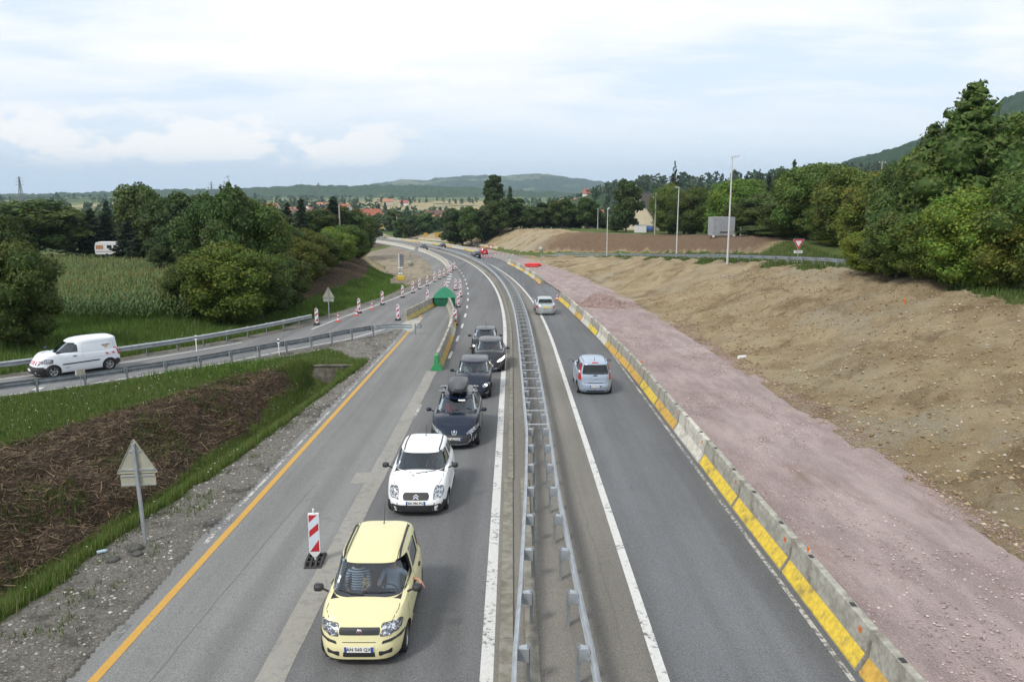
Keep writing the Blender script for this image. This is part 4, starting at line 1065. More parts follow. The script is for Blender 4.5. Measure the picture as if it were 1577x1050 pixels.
# small plush toy held on the dashboard
t_ = thing('plush_toy', 'small beige plush toy between driver and passenger of the yellow car', 'toy'); M_PLU = plain('plush', (.45, .33, .16), .95)
def sph(r, c=(0, 0, 0), n=10, sc=(1, 1, 1)): return [(r * math.sin(PI * i / 6) * sc[0], r * -math.cos(PI * i / 6) * sc[2]) for i in range(7)]
MB().lathe(sph(.05), 10, 0, 'Z').lathe(sph(.038), 10, 0, 'Z', (0, 0, .075)).build('body', M_PLU, t_)
for sg in (-1, 1): MB().lathe(sph(.016), 8, 0, 'Z', (sg * .032, 0, .112)).build('ear', M_PLU, t_); MB().tube([(sg * .03, 0, .02), (sg * .075, -.02, .01)], .018, 7).build('arm', M_PLU, t_); MB().tube([(sg * .025, 0, -.03), (sg * .05, -.04, -.065)], .02, 7).build('leg', M_PLU, t_)
v = Rz(rz) @ Vector((.10, c.ys + .30, 1.02)); t_.location = (loc[0] + v.x, loc[1] + v.y, loc[2] + v.z)
# white three-door hatchback -------------------------------------------------
P_WHT = paint('white_paint', (.74, .75, .76), 0, .35)
sp = dict(L=3.67, W=1.74, H=1.46, paint=P_WHT, z_nose=.74, z_cowl=.98, z_belt=1.0, z_tail=1.0, ws_base=.92, ws_top=1.62, rear_top=.34, rear_base=.10, fo=.78, wb=2.31, wr=.285, ww=.17,
  side_windows=[[(.62, 1.04), (-.32, 1.06), (-.32, 1.37), (.14, 1.38)], [(-.44, 1.08), (-1.22, 1.12), (-1.16, 1.34), (-.44, 1.36)]],
  gb=.92, gr=.70, nf=4.4, nr=5, gnf=3.6, arch=.04, crown=.07, seat=1.0, ws_gap=.10, bonnet_front=.42,
  nose=[(0, -.10), (.10, -.01), (.34, 0), (.50, -.02), (.70, -.09), (.90, -.22), (1, -.36)],
  door_lines=[[(.95, .32), (.88, .95), (.72, 1.02)], [(-.38, .30), (-.42, 1.02)], [(.85, .30), (-.38, .30)]])
loc, rz = putcar(640, 786, .2, 3.67)
c = car(sp, 'white hatchback with black bumper and dark grille, second in the queue', 'car', loc, rz); d = c.decal
d('F', [(-.62, .205), (.62, .205), (.60, .40), (-.60, .40)], M_BLK, 'bumper', .012, .03, None, 5)
sym(lambda s: d('F', [(s * .60, .205), (s * .79, .21), (s * .81, .46), (s * .60, .40)], M_BLK, 'bumper_corner', .012, .03, None, 5))
sym(lambda s: d('L' if s < 0 else 'R', [(1.80, .22), (1.36, .22), (1.40, .42), (1.55, .47), (1.78, .44)], M_BLK, 'bumper_side', .008))
d('F', rpoly([(-.33, .52), (.33, .52), (.36, .62), (.32, .68), (-.32, .68), (-.36, .62)], .04), M_BLK, 'grille', .012)
M_NAVY = M_BLK
for k in (0, .048): c.line('F', [(-.07, .555 + k), (0, .60 + k), (.07, .555 + k)], .022, M_CHR, 'emblem', None, .022)
sym(lambda s: d('F', rpoly([(s * .47, .54), (s * .49, .74), (s * .53, .82), (s * .71, .81), (s * .735, .68), (s * .68, .56)], .04), M_LAMP, 'headlight', .010))
c.plate('F', .455, 'BA 986 FG')
c.mirror(M_BLK); c.wiper([[(.55, 1.03), (.10, 1.0)], [(.05, 1.035), (-.45, 1.03)]]); grooves(c)
for s in (-1, 1): c.line('T', [(s * .50, .10), (s * .52, -.5), (s * .50, -1.3)], .035, M_BLK, 'roof_strip', None, .010)
for s in (-1, 1): hh = c.hit('T', s * .22, 1.02); MB().lathe([(.02, 0), (.016, .014), (0, .018)], 8, 0, 'Z').build('washer_nozzle', M_BLK, c.root, hh[0])
h = c.hit('T', .0, -1.05); MB().tube([h[0], h[0] + Vector((0, -.02, .03)), h[0] + Vector((0, -.20, .30))], [.018, .010, .004], 6).build('aerial', M_BLK, c.root)
sym(lambda s: d('L' if s < 0 else 'R', [(.70, .44), (-.62, .44), (-.62, .49), (.70, .49)], P_WHT, 'side_moulding', .014))
for ax in 'LR': d(ax, rpoly([(-.28, .88), (-.10, .88), (-.10, .92), (-.28, .92)], .015), M_BLK, 'door_handle', .025)
d('F', [(.60, 1.09), (.645, 1.09), (.625, 1.15), (.585, 1.15)], M_WHT, 'windscreen_sticker', -.004, .001)
sym(lambda s: d('B', rpoly([(s * .60, .70), (s * .76, .70), (s * .72, 1.02), (s * .62, 1.02)], .03), M_RED, 'tail_light', .01))
person('driver in dark top at the wheel of the white hatchback', c, -.36, plain('grey_top', (.16, .15, .15), .9))
# dark blue estate with roof box -----------------------------------------------
P_NAV = paint('dark_blue_paint', (.008, .015, .032), .1, .25); P_SLATE = paint('slate_paint', (.022, .025, .030), .1, .25); P_BLUE2 = paint('midnight_paint', (.006, .010, .026), .1, .25)
DL = [[(1.0, .32), (.92, .98), (.82, 1.0)], [(-.15, .30), (-.15, 1.0)], [(-.98, .70), (-1.15, 1.0)], [(.95, .30), (-.85, .30)]]
def peug_face(c, lit=False, lamp_w=1.0, W2=.9):
    d = c.decal
    sym(lambda s: d('F', rpoly([(s * .40, .585), (s * .46, .66), (s * .78, .82), (s * .84, .80), (s * .80, .68), (s * .62, .60)], .04), M_LIT if lit else M_LAMP, 'headlight', .012))
    d('F', rpoly([(-.46, .30), (.46, .30), (.58, .44), (.52, .56), (-.52, .56), (-.58, .44)], .06), M_BLK, 'grille', .012)
    c.line('F', [(.60, .58), (.61, .44), (.47, .285), (-.47, .285), (-.61, .44), (-.60, .58)], .025, M_CHR, 'grille_trim', None, .020)
    c.line('F', [(-.09, .70), (-.065, .60), (.065, .60), (.09, .70)], .020, M_CHR, 'badge_frame', None, .016)
    d('F', [(-.030, .635), (.012, .63), (.034, .66), (.020, .70), (-.014, .705), (-.034, .675)], M_CHR, 'lion_badge', .020)
    sym(lambda s: d('F', rpoly([(s * .70, .36), (s * .70, .47), (s * .80, .49), (s * .80, .40)], .03), M_LAMP, 'fog_light', .012))
    sym(lambda s: c.line('F', [(s * .655, .34), (s * .67, .47), (s * .81, .55)], .02, M_CHR, 'fog_trim', None, .018))
sp = dict(L=4.50, W=1.815, H=1.50, paint=P_NAV, z_nose=.74, z_cowl=1.02, z_belt=1.04, z_tail=1.02, ws_base=1.14, ws_top=2.0, rear_top=.42, rear_base=.12, fo=.90, wb=2.71, wr=.315, ww=.20,
  side_windows=[[(.86, 1.06), (-.16, 1.08), (-.16, 1.41), (.20, 1.42)], [(-.24, 1.08), (-1.10, 1.10), (-1.10, 1.40), (-.24, 1.41)], [(-1.2, 1.12), (-1.78, 1.16), (-1.68, 1.36), (-1.2, 1.39)]],
  gb=.90, gr=.68, nf=3.3, nr=5, arch=.05, crown=.06, seat=1.18, ws_gap=.10, bonnet_front=.5, taper=.10,
  nose=[(0, -.10), (.12, 0), (.35, 0), (.60, -.06), (.80, -.18), (.93, -.32), (1, -.46)], door_lines=DL)
loc, rz = putcar(699, 685, .2, 4.5)
c = car(sp, 'dark blue estate car carrying a black roof box, third in the queue', 'car', loc, rz); d = c.decal
peug_face(c); c.plate('F', .45, 'BK 804 TWT', .52, .11); c.mirror(P_NAV); c.wiper([[(.62, 1.09), (.1, 1.07)], [(.15, 1.10), (-.55, 1.10)]]); grooves(c)
d('F', [(-.30, 1.355), (-.04, 1.36), (-.04, 1.40), (-.29, 1.395)], M_WHT, 'sun_visor', -.006, .002); d('F', [(.67, 1.12), (.70, 1.12), (.69, 1.15), (.66, 1.15)], M_WHT, 'windscreen_sticker', -.004, .001)
for s in (-1, 1):
    pts = []
    for y_ in np.linspace(.10, -1.75, 9):
        h = c.hit('T', s * .565, y_); e = 1 if -.05 > y_ > -1.6 else 0; pts.append(h[0] + Vector((0, 0, .045 * e + .01)))
    MB().tube(pts, .017, 8).build('roof_rail', M_CHR, c.root)
rbx = c
bars = []
for y_ in (-.22, -.95):
    h = c.hit('T', 0, y_); z_ = h[0].z + .075; MB().box((0, y_, z_), (1.46, .055, .03)).build('roof_bar', M_CHR, c.root)
    for s in (-1, 1): MB().box((s * .565, y_, z_ - .045), (.07, .07, .08)).build('bar_foot', M_BLK, c.root)
# the roof box, a thing of its own
rb = thing('roof_box', 'black roof box strapped on the dark blue estate car', 'roof box'); 
def roofbox():
    vs = []; fs = []; n = 40; L_ = 1.80; rows = []
    for i, (z, sc) in enumerate(((0, .80), (.03, .93), (.09, 1), (.13, 1), (.18, .985), (.24, .96), (.285, .91), (.305, .80), (.315, .4))):
        ring = []
        for (ux, uy) in outline(1, 1, -1, 4.2, 6, n):
            zz = z * (1 - .38 * max(0, uy) ** 1.6 * (1 if z > .1 else 0)); ring.append(len(vs)); vs.append((ux * .38 * sc * (1 - .12 * max(0, uy)), uy * (L_ / 2) * (.5 + .5 * sc), zz))
        rows.append(ring)
    for a, b in zip(rows, rows[1:]):
        for i in range(n): fs.append((a[i], a[(i + 1) % n], b[(i + 1) % n], b[i]))
    fs.append(tuple(rows[-1])); fs.append(tuple(reversed(rows[0]))); mb = MB().add(vs, fs, 0, True); me = mb.mesh('shell', plain('gloss_black', (.010, .012, .017), .34, 0, .1, 3, .4, .2)); return smooth_sharp(me, 40)
link('shell', roofbox(), rb); MB().add([(x * .362, y * .975, .118 + z) for x in (-1, 1) for y in (-1, .8) for z in (0, .012)], [(0, 1, 3, 2), (4, 5, 7, 6), (0, 1, 5, 4), (2, 3, 7, 6), (0, 2, 6, 4), (1, 3, 7, 5)]).build('seam', M_BLK, rb)
for y_ in (-.36, .37): MB().box((.33, y_, .06), (.06, .10, .05)).box((-.33, y_, .06), (.06, .10, .05)).build('clamp', M_BLK, rb)
v = Rz(rz) @ Vector((0.02, -.50, 0)); hz_ = c.hit('T', 0, -.50)[0].z; rb.location = (loc[0] + v.x, loc[1] + v.y, loc[2] + hz_ + .085); rb.rotation_euler = (0, 0, rz)
sym(lambda s: d('B', rpoly([(s * .66, .75), (s * .82, .75), (s * .78, 1.05), (s * .68, 1.05)], .03), M_RED, 'tail_light', .01))
person('passenger in a red top inside the dark blue estate car', c, .37, plain('red_top', (.55, .03, .05), .9), driver=False, long_hair=True)
person('driver in dark clothes at the wheel of the dark blue estate car', c, -.37, plain('navy_top', (.04, .05, .09), .9))
# dark blue hatchback with one bright headlamp ----------------------------------
sp = dict(L=4.15, W=1.75, H=1.47, paint=P_BLUE2, z_nose=.72, z_cowl=.98, z_belt=1.0, z_tail=1.0, ws_base=1.08, ws_top=1.78, rear_top=.50, rear_base=.12, fo=.85, wb=2.56, wr=.31, ww=.19,
  side_windows=[[(.70, 1.04), (-.14, 1.05), (-.14, 1.36), (.24, 1.38)], [(-.22, 1.05), (-1.0, 1.08), (-.95, 1.33), (-.22, 1.36)]],
  gb=.91, gr=.72, nf=3.8, nr=5, arch=.05, crown=.06, seat=1.08, ws_gap=.10, bonnet_front=.42, door_lines=DL,
  nose=[(0, -.10), (.12, -.01), (.35, 0), (.55, -.03), (.78, -.10), (.92, -.20), (1, -.32)])
loc, rz = putcar(727, 609, .2, 4.15)
c = car(sp, 'midnight blue hatchback with one bright headlamp, behind the car with the roof box', 'car', loc, rz); d = c.decal
for s, mt in ((-1, M_LIT), (1, M_LAMP)):
    d('F', rpoly([(s * .44, .60), (s * .46, .72), (s * .76, .76), (s * .80, .66), (s * .60, .58)], .04), M_LAMP, 'headlight', .012)
h = c.hit('F', -.60, .67); MB().lathe([(0, .02), (.07, .012), (.075, 0)], 14, 0, 'Y').build('lit_lamp', M_LIT, c.root, (-.60, h[0].y + .012, .67))
d('F', rpoly([(-.30, .60), (.30, .60), (.32, .68), (-.32, .68)], .03), M_BLK, 'grille', .012); d('F', rpoly([(-.50, .28), (.50, .28), (.48, .38), (-.48, .38)], .03), M_BLK, 'air_intake', .01)
c.plate('F', .47, None); c.mirror(P_BLUE2); c.wiper([[(.58, 1.04), (.1, 1.02)], [(.1, 1.05), (-.5, 1.05)]]); grooves(c)
sym(lambda s: d('F', rpoly([(s * .60, .30), (s * .60, .36), (s * .72, .36), (s * .72, .30)], .03), M_LAMP, 'fog_light', .012))
d('F', [(.60, 1.08), (.66, 1.08), (.65, 1.12), (.59, 1.12)], M_WHT, 'windscreen_sticker', -.004, .001)
person('passenger in a white shirt inside the midnight blue hatchback', c, .36, plain('white_shirt', (.62, .62, .60), .9), driver=False)
person('driver in a grey shirt at the wheel of the midnight blue hatchback', c, -.36, plain('grey_shirt', (.30, .32, .34), .9))
# grey hatchback with both headlamps on -------------------------------------------
sp2 = dict(L=3.96, W=1.74, H=1.46, paint=P_SLATE, z_nose=.74, z_cowl=1.0, z_belt=1.01, z_tail=1.0, ws_base=.98, ws_top=1.74, rear_top=.42, rear_base=.12, fo=.82, wb=2.54, wr=.31, ww=.19,
  side_windows=[[(.68, 1.05), (-.12, 1.07), (-.12, 1.36), (.20, 1.38)], [(-.2, 1.07), (-.95, 1.10), (-.9, 1.33), (-.2, 1.36)]],
  gb=.90, gr=.69, nf=3.4, nr=5, arch=.05, crown=.06, seat=1.1, ws_gap=.10, bonnet_front=.45, door_lines=DL, taper=.09,
  nose=[(0, -.08), (.12, 0), (.35, 0), (.60, -.05), (.80, -.15), (.93, -.27), (1, -.40)])
loc, rz = putcar(753, 568, .2, 3.96)
c = car(sp2, 'slate grey hatchback with both headlamps lit, fifth in the queue', 'car', loc, rz)
peug_face(c, True); c.plate('F', .42, None); c.mirror(P_SLATE); c.wiper([[(.58, 1.05), (-.5, 1.06)]])
c.decal('F', [(.60, 1.09), (.64, 1.09), (.63, 1.13), (.59, 1.13)], M_WHT, 'windscreen_sticker', -.004, .001)
person('driver in an orange top at the wheel of the slate grey hatchback', c, -.36, plain('orange_top', (.5, .14, .05), .9))
# dark hatchback, last of the queue ---------------------------------------------------
sp3 = dict(sp2); sp3.update(paint=paint('dark_teal_paint', (.014, .022, .028), .1, .25), L=3.85, W=1.65, H=1.43, taper=.05, nose=sp['nose'])
loc, rz = putcar(746, 545, .2, 3.85)
c = car(sp3, 'dark hatchback last in the queue, close behind the car with lit headlamps', 'car', loc, rz); d = c.decal
sym(lambda s: d('F', rpoly([(s * .46, .58), (s * .50, .72), (s * .74, .76), (s * .76, .64)], .04), M_LAMP, 'headlight', .012))
sym(lambda s: MB().lathe([(0, .02), (.06, .012), (.065, 0)], 12, 0, 'Y').build('lit_lamp', M_LIT, c.root, (s * .62, c.hit('F', s * .62, .67)[0].y + .01, .67)))
d('F', rpoly([(-.32, .58), (.32, .58), (.34, .66), (-.34, .66)], .03), M_BLK, 'grille', .012); c.mirror(M_BLK); c.plate('F', .42, None)
h = c.hit('T', 0, -.9); MB().tube([h[0], h[0] + Vector((0, -.12, .30))], [.015, .004], 6).build('aerial', M_BLK, c.root)
d('F', [(.60, 1.07), (.66, 1.07), (.65, 1.14), (.59, 1.14)], M_WHT, 'windscreen_sticker', -.004, .001)
# silver blue small MPV going away ---------------------------------------------------
P_SIL = paint('silver_blue_paint', (.36, .43, .53), .45, .3)
sp = dict(L=3.88, W=1.68, H=1.55, paint=P_SIL, z_nose=.78, z_cowl=1.0, z_belt=1.0, z_tail=1.02, ws_base=.80, ws_top=1.52, rear_top=.30, rear_base=.08, fo=.72, wb=2.50, wr=.29, ww=.175,
  side_windows=[[(.90, 1.04), (-.02, 1.05), (-.02, 1.43), (.42, 1.44)], [(-.10, 1.05), (-.90, 1.07), (-.90, 1.42), (-.10, 1.43)], [(-1.0, 1.09), (-1.45, 1.12), (-1.35, 1.38), (-1.0, 1.41)]],
  gb=.92, gr=.72, nf=3.6, nr=5, arch=.04, crown=.06, seat=1.0, rear_glass=(.60, 1.00, .52, 1.42), rq=1.3,
  tail=[(0, -.08), (.14, -.0), (.42, 0), (.52, -.05), (.8, -.07), (.94, -.09), (1, -.13)], door_lines=DL)
loc, rz = putcar(917, 602, .2, 3.88, True)
c = car(sp, 'silver blue compact car driving away beside the yellow and white barrier', 'car', loc, rz); d = c.decal
sym(lambda s: d('B', rpoly([(s * .63, .74), (s * .76, .74), (s * .775, .98), (s * .70, 1.28), (s * .60, 1.46), (s * .55, 1.44), (s * .63, 1.20), (s * .655, .98)], .03), M_RED, 'tail_light', .016, .03))
sym(lambda s: d('B', rpoly([(s * .66, 1.03), (s * .745, 1.03), (s * .725, 1.13), (s * .655, 1.13)], .02), M_WHT, 'indicator', .024, .02))
d('B', [(-.74, .60), (.74, .60), (.74, .635), (-.74, .635)], M_BLK, 'bumper_joint', .006, .01)
d('B', rpoly([(-.09, .80), (.09, .80), (.08, .85), (-.08, .85)], .02), M_CHR, 'tailgate_handle', .014); c.line('B', [(-.03, .93), (.02, .99), (.10, 1.06)], .02, M_BLK, 'rear_wiper', None, .02)
d('B', rpoly([(-.16, 1.475), (.16, 1.475), (.13, 1.505), (-.13, 1.505)], .01), M_RED, 'brake_light', .012)
d('B', [(-.56, .21), (.56, .21), (.54, .27), (-.54, .27)], M_BLK, 'bumper_lip', .008)
c.plate('B', .47, 'DW 924 MZ'); c.mirror(M_BLK); grooves(c)
for s in (-1, 1): c.line('T', [(s * .52, .20), (s * .53, -.6), (s * .50, -1.4)], .025, M_BLK, 'roof_strip', None, .010)
h = c.hit('T', 0, -1.2); MB().tube([h[0], h[0] + Vector((0, -.10, .16))], [.014, .005], 6).build('aerial', M_BLK, c.root)
sym(lambda s: d('F', rpoly([(s * .44, .62), (s * .46, .76), (s * .72, .80), (s * .74, .68)], .04), M_LAMP, 'headlight', .012))
person('driver with dark hair seen from behind in the silver blue compact car', c, -.36, plain('grey_top', (.16, .15, .15), .9))
# silver saloon further up ------------------------------------------------------------
P_SIL2 = paint('silver_green_paint', (.44, .48, .49), .5, .3)
sp = dict(L=4.5, W=1.73, H=1.42, paint=P_SIL2, z_nose=.72, z_cowl=.95, z_belt=.96, z_tail=.93, z_deck=.96, ws_base=1.30, ws_top=2.0, rear_top=1.05, rear_base=.60, fo=.82, wb=2.70, wr=.31, ww=.19,
  side_windows=[[(.62, .99), (-.22, 1.0), (-.22, 1.31), (.14, 1.32)], [(-.3, 1.0), (-1.12, 1.02), (-.95, 1.27), (-.3, 1.31)]], gb=.89, gr=.66, nf=4.5, nr=6, arch=.04, crown=.035, seat=1.15, rear_glass=(.62, 1.0, .50, 1.30), door_lines=DL, ws_gap=.1,
  tail=[(0, -.08), (.14, -.0), (.5, 0), (.8, -.02), (.95, -.05), (1, -.10)])
loc, rz = putcar(841, 482, .2, 4.5, True)
c = car(sp, 'silver saloon with yellow rear plate driving away past the end of the barrier', 'car', loc, rz); d = c.decal
sym(lambda s: d('B', rpoly([(s * .60, .64), (s * .80, .64), (s * .79, .86), (s * .66, .84)], .03), M_RED, 'tail_light', .012))
c.plate('B', .74, None, .46, .11, M_YPL); d('B', [(-.76, .45), (.76, .45), (.76, .48), (-.76, .48)], M_CHR, 'bumper_trim', .01); c.mirror(P_SIL2); grooves(c)
c.line('B', [(-.62, .60), (.62, .60)], .015, M_BLK, 'boot_joint', None, .003)
person('driver seen from behind in the silver saloon', c, -.36, plain('navy_top', (.04, .05, .09), .9))
# white panel van on the slip road --------------------------------------------------------
P_VAN = paint('van_white_paint', (.70, .74, .80), 0, .4)
sp = dict(L=4.21, W=1.83, H=1.80, paint=P_VAN, z_nose=.88, z_cowl=1.16, z_belt=1.15, z_tail=1.17, ws_base=.96, ws_top=1.88, wsw=.88, rear_top=.14, rear_base=.06, fo=.87, wb=2.70, wr=.315, ww=.19,
  side_windows=[[(.94, 1.15), (.02, 1.17), (.02, 1.56), (.18, 1.58), (.44, 1.54)]], gb=.95, gr=.83, nf=3.6, nr=9, arch=.05, crown=.08, seat=1.15, rear_glass=None, clear=.20, bulge=1.4,
  nose=[(0, -.10), (.12, -.01), (.36, 0), (.46, -.04), (.66, -.12), (.85, -.22), (1, -.36)], door_lines=[[(1.12, .40), (1.02, 1.10)], [(-.06, .38), (-.06, 1.66)], [(1.1, .38), (-.06, .38)], [(-.06, 1.62), (.30, 1.66), (.62, 1.5)]], ws_gap=.15, bonnet_front=.5)
x0, y0 = plane_pt(82, 580); x1, y1 = plane_pt(165, 571); mx, my = (x0 + x1) / 2, (y0 + y1) / 2
hx, hy = -.70, -.714; lx, ly = -hy, hx           # heading, left of the van is (hy... )
lx, ly = -hy, hx; mx += -lx * .86; my += -ly * .86
# wheelbase centre sits .01 behind the body centre
rzv = math.atan2(hy, hx) - PI / 2
loc = (mx, my, road_z(mx, my))
c = car(sp, 'white panel van with red and white chevron strips driving along the slip road', 'van', loc, rzv, None, 'van'); d = c.decal
d('F', [(-.62, .23), (.62, .23), (.62, .60), (-.62, .60)], M_BLK, 'bumper', .012, .03, None, 5); sym(lambda s: d('F', [(s * .61, .23), (s * .88, .24), (s * .89, .56), (s * .61, .60)], M_BLK, 'bumper_corner', .012, .03, None, 5))
for ax in 'LR':
    d(ax, [(2.02, .24), (1.62, .24), (1.66, .46), (1.74, .60), (1.95, .60)], M_BLK, 'bumper_side', .010, .02); d(ax, [(-1.72, .24), (-2.08, .24), (-2.08, .60), (-1.78, .60)], M_BLK, 'rear_bumper', .010, .02)
    d(ax, [(.80, .60), (-.98, .62), (-.98, .68), (.80, .66)], M_BLK, 'side_moulding', .016)
    for y_ in (1.66, 1.42): d(ax, [(y_, .80), (y_ + .13, .79), (y_ + .22, .88), (y_ + .09, .89)], M_REDP, 'chevron_stripe', .006, .004)
    for y_ in (-1.48, -1.80): d(ax, [(y_, .88), (y_ + .13, .88), (y_ + .22, .97), (y_ + .09, .97)], M_REDP, 'chevron_stripe', .006, .004)
    c.line(ax, rpoly([(-.20, .78), (-1.70, .84), (-1.78, 1.45), (-1.55, 1.62), (-.20, 1.58)], .12), .012, plain('panel_groove', (.35, .37, .40), .5), 'panel_groove', None, .003, True)
    d(ax, rpoly([(.10, .98), (.28, .98), (.28, 1.02), (.10, 1.02)], .015), M_BLK, 'door_handle', .025)
    d(ax, [(-1.16, 1.38), (-1.34, 1.22), (-1.52, 1.39), (-1.38, 1.36), (-1.33, 1.31), (-1.28, 1.36)], plain('logo_gold', (.45, .28, .10), .5), 'logo', .006, .003); d(ax, [(-1.10, 1.41), (-1.60, 1.42), (-1.52, 1.38), (-1.20, 1.37)], plain('logo_grey', (.12, .12, .14), .5), 'logo_bar', .008, .003)
    c.line(ax, [(.72, .46), (.42, .46)], .02, plain('lettering_grey', (.3, .32, .38), .5), 'lettering', None, .004); c.line(ax, [(.68, .42), (.50, .42)], .02, plain('lettering_grey', (.3, .32, .38), .5), 'lettering', None, .004)
sym(lambda s: d('F', rpoly([(s * .56, .66), (s * .60, .84), (s * .74, .98), (s * .84, .94), (s * .86, .74)], .05), M_LAMP, 'headlight', .012))
for k in range(4): x_ = -.44 + .24 * k; sg = -1 if k < 2 else 1; d('F', [(x_ - .05, .68), (x_ + .06, .68), (x_ + .06 + sg * -.09, .84), (x_ - .05 + sg * -.09, .84)], M_REDP, 'chevron_stripe', .008, .004)
c.plate('F', .42, None); c.mirror(M_BLK, 1.27, 1.0); c.wiper([[(.6, 1.2), (.0, 1.18)], [(0, 1.21), (-.6, 1.21)]])
d('F', [(.10, 1.20), (.42, 1.20), (.38, 1.27), (.08, 1.27)], plain('paper', (.45, .65, .62), .8), 'paper_on_dashboard', -.05, .003)
sym(lambda s: d('B', rpoly([(s * .74, .78), (s * .81, .78), (s * .79, 1.2), (s * .73, 1.2)], .03), M_RED, 'tail_light', .01))
person('driver in a dark jacket at the wheel of the white panel van', c, -.40, plain('navy_top', (.04, .05, .09), .9))
# far cars --------------------------------------------------------------------------
def far_car(px, py, P, rear, label, L=4.0, W=1.7, H=1.5, lit=False):
    spf = dict(sp2); spf.update(L=L, W=W, H=H, paint=P, solid=True, rear_glass=(.62, 1.05, .54, H - .17))
    loc, rz = putcar(px, py, .2, L, rear); c = car(spf, label, 'car', loc, rz)
    sym(lambda s: c.decal('F', rpoly([(s * .46, .58), (s * .50, .72), (s * .74, .76), (s * .76, .64)], .04), M_LAMP, 'headlight', .012))
    sym(lambda s: c.decal('B', rpoly([(s * .58, .72), (s * .78, .72), (s * .74, .98), (s * .60, .98)], .03), M_RED, 'tail_light', .012))
    c.plate('B' if rear else 'F', .6 if rear else .45, None); c.mirror(M_BLK); return c
far_car(735, 397, P_NAV, True, 'dark blue car driving away next to the red car at the junction', 4.3, 1.75, 1.45)
far_car(746.5, 391, paint('red_paint', (.42, .02, .03), .1, .3), True, 'red hatchback driving away at the junction', 3.9, 1.68, 1.52)
far_car(654.5, 384, P_SLATE, False, 'dark car coming round the far bend beside the end of the left barrier', 4.1, 1.74, 1.5)
far_car(683, 382.5, P_BLUE2, True, 'dark car driving away in the far bend', 4.4, 1.76, 1.42)
# ---------------------------------------------------------------- guard rails
M_GALV = plain('galvanised', (.40, .43, .46), .48, .55, .14, 3, .5, 0, 0, .15)
M_GALVD = plain('old_galvanised', (.27, .30, .33), .6, .4, .16, 3, .5, 0, 0, .25)
M_POLE = plain('lamp_pole', (.58, .58, .56), .5, .3, .08, 3)
M_SIGNB = plain('sign_back', (.36, .36, .29), .6, .25, .08, 4)
WB = [(-.155, 0), (-.135, .035), (-.10, .075), (-.065, .075), (-.035, .03), (-.012, .0), (.012, .0), (.035, .03), (.065, .075), (.10, .075), (.135, .035), (.155, 0)]
def wbeam(frames):
    "corrugated beam; frames (origin, outward, up)"
    pr = [(b, a) for a, b in WB]; pr2 = [(b - .006, a) for a, b in reversed(WB)]
    return MB().sweep(frames, pr + pr2, True, 0, True, False)
def rail_path(Pf, s0, s1, side, parent, mat, zoff=0, seg=4.0, lim=110, zf=None, stuff_from=1e9):
    "Pf(s) -> x, y, heading ; side +1: the beam faces to the right of the path"
    s = s0
    while s < s1 - .05:
        e = min(s + seg, s1) if s < stuff_from else s1; fr = []
        for q in np.arange(s, e + .01, 2.0 if s < stuff_from else 5):
            x, y, a = Pf(float(q)); z = (zf(x, y) if zf else road_z(x, y)) + .60 + zoff; fr.append((Vector((x, y, z)), Vector((math.cos(a) * side, math.sin(a) * side, 0)), Vector((0, 0, 1))))
        if fr[-1][0] is not None and e - s > .1 and (e - s) % 2.0 > .05 and s < stuff_from:
            x, y, a = Pf(float(e)); z = (zf(x, y) if zf else road_z(x, y)) + .60 + zoff; fr.append((Vector((x, y, z)), Vector((math.cos(a) * side, math.sin(a) * side, 0)), Vector((0, 0, 1))))
        if len(fr) < 2: break
        o = wbeam(fr).build('beam', mat, parent)
        if s >= stuff_from: tag(o, kind='stuff')
        s = e
post_me = MB().box((0, 0, .33), (.008, .10, .86)).box((.028, .046, .33), (.056, .008, .86)).box((.028, -.046, .33), (.056, .008, .86)).mesh('post', M_GALVD)
def spacer_mesh(w):
    mb = MB(); mb.add([(0, -.09, .13), (0, .09, .13), (0, .09, -.13), (0, -.09, -.13), (w, -.05, .11), (w, .05, .11), (w, .05, -.11), (w, -.05, -.11)], [(0, 1, 5, 4), (2, 3, 7, 6), (1, 2, 6, 5), (0, 4, 7, 3)])
    return mb.mesh('spacer', M_GALV)
SPC = spacer_mesh(.20)
def posts(Pf, ss_, side, parent, set_back=.22, zf=None, spacer=True, mesh=None):
    for s in ss_:
        x, y, a = Pf(float(s)); nx, ny = math.cos(a) * side, math.sin(a) * side
        z = (zf(x, y) if zf else road_z(x, y))
        p = link('post', mesh or post_me, parent, (x - nx * set_back, y - ny * set_back, z), (0, 0, math.atan2(ny, nx)))
        if spacer: link('spacer', SPC, p, (.0 + .02, 0, .60), (0, 0, 0))
g = thing('guard_rail', 'galvanised double guard rail with ladder rungs down the middle of the road', 'guard rail')
def tl(s): return float(ip(s, [0, 11.5, 15, 21, 26.5, 36, 54, 120], [-.02, .04, .21, .42, .55, .50, .40, .40]))
def tr(s): return float(ip(s, [0, 11.5, 15, 21, 26.5, 36, 54, 80, 120], [1.38, 1.36, 1.30, 1.23, 1.28, 1.28, 1.24, 1.3, 1.3]))
def PL(s): x, y = P2(s, tl(s)); return x, y, head(s)
def PR(s): x, y = P2(s, tr(s)); return x, y, head(s)
s_start = 2.5
rail_path(PL, s_start, 400, -1, g, M_GALV, .0, 4, stuff_from=130); rail_path(PR, s_start, 400, 1, g, M_GALV, 0, 4, stuff_from=130)
pp = [12.52 + 2.05 * k for k in range(-4, 56)]
posts(PL, [s for s in pp if s > 3], -1, g); posts(PR, [s for s in pp if s > 3], 1, g)
rung = MB().box((0, 0, 0), (1, .11, .012)).box((0, .05, -.02), (1, .008, .04)).mesh('rung', M_GALV)
s = 27.3
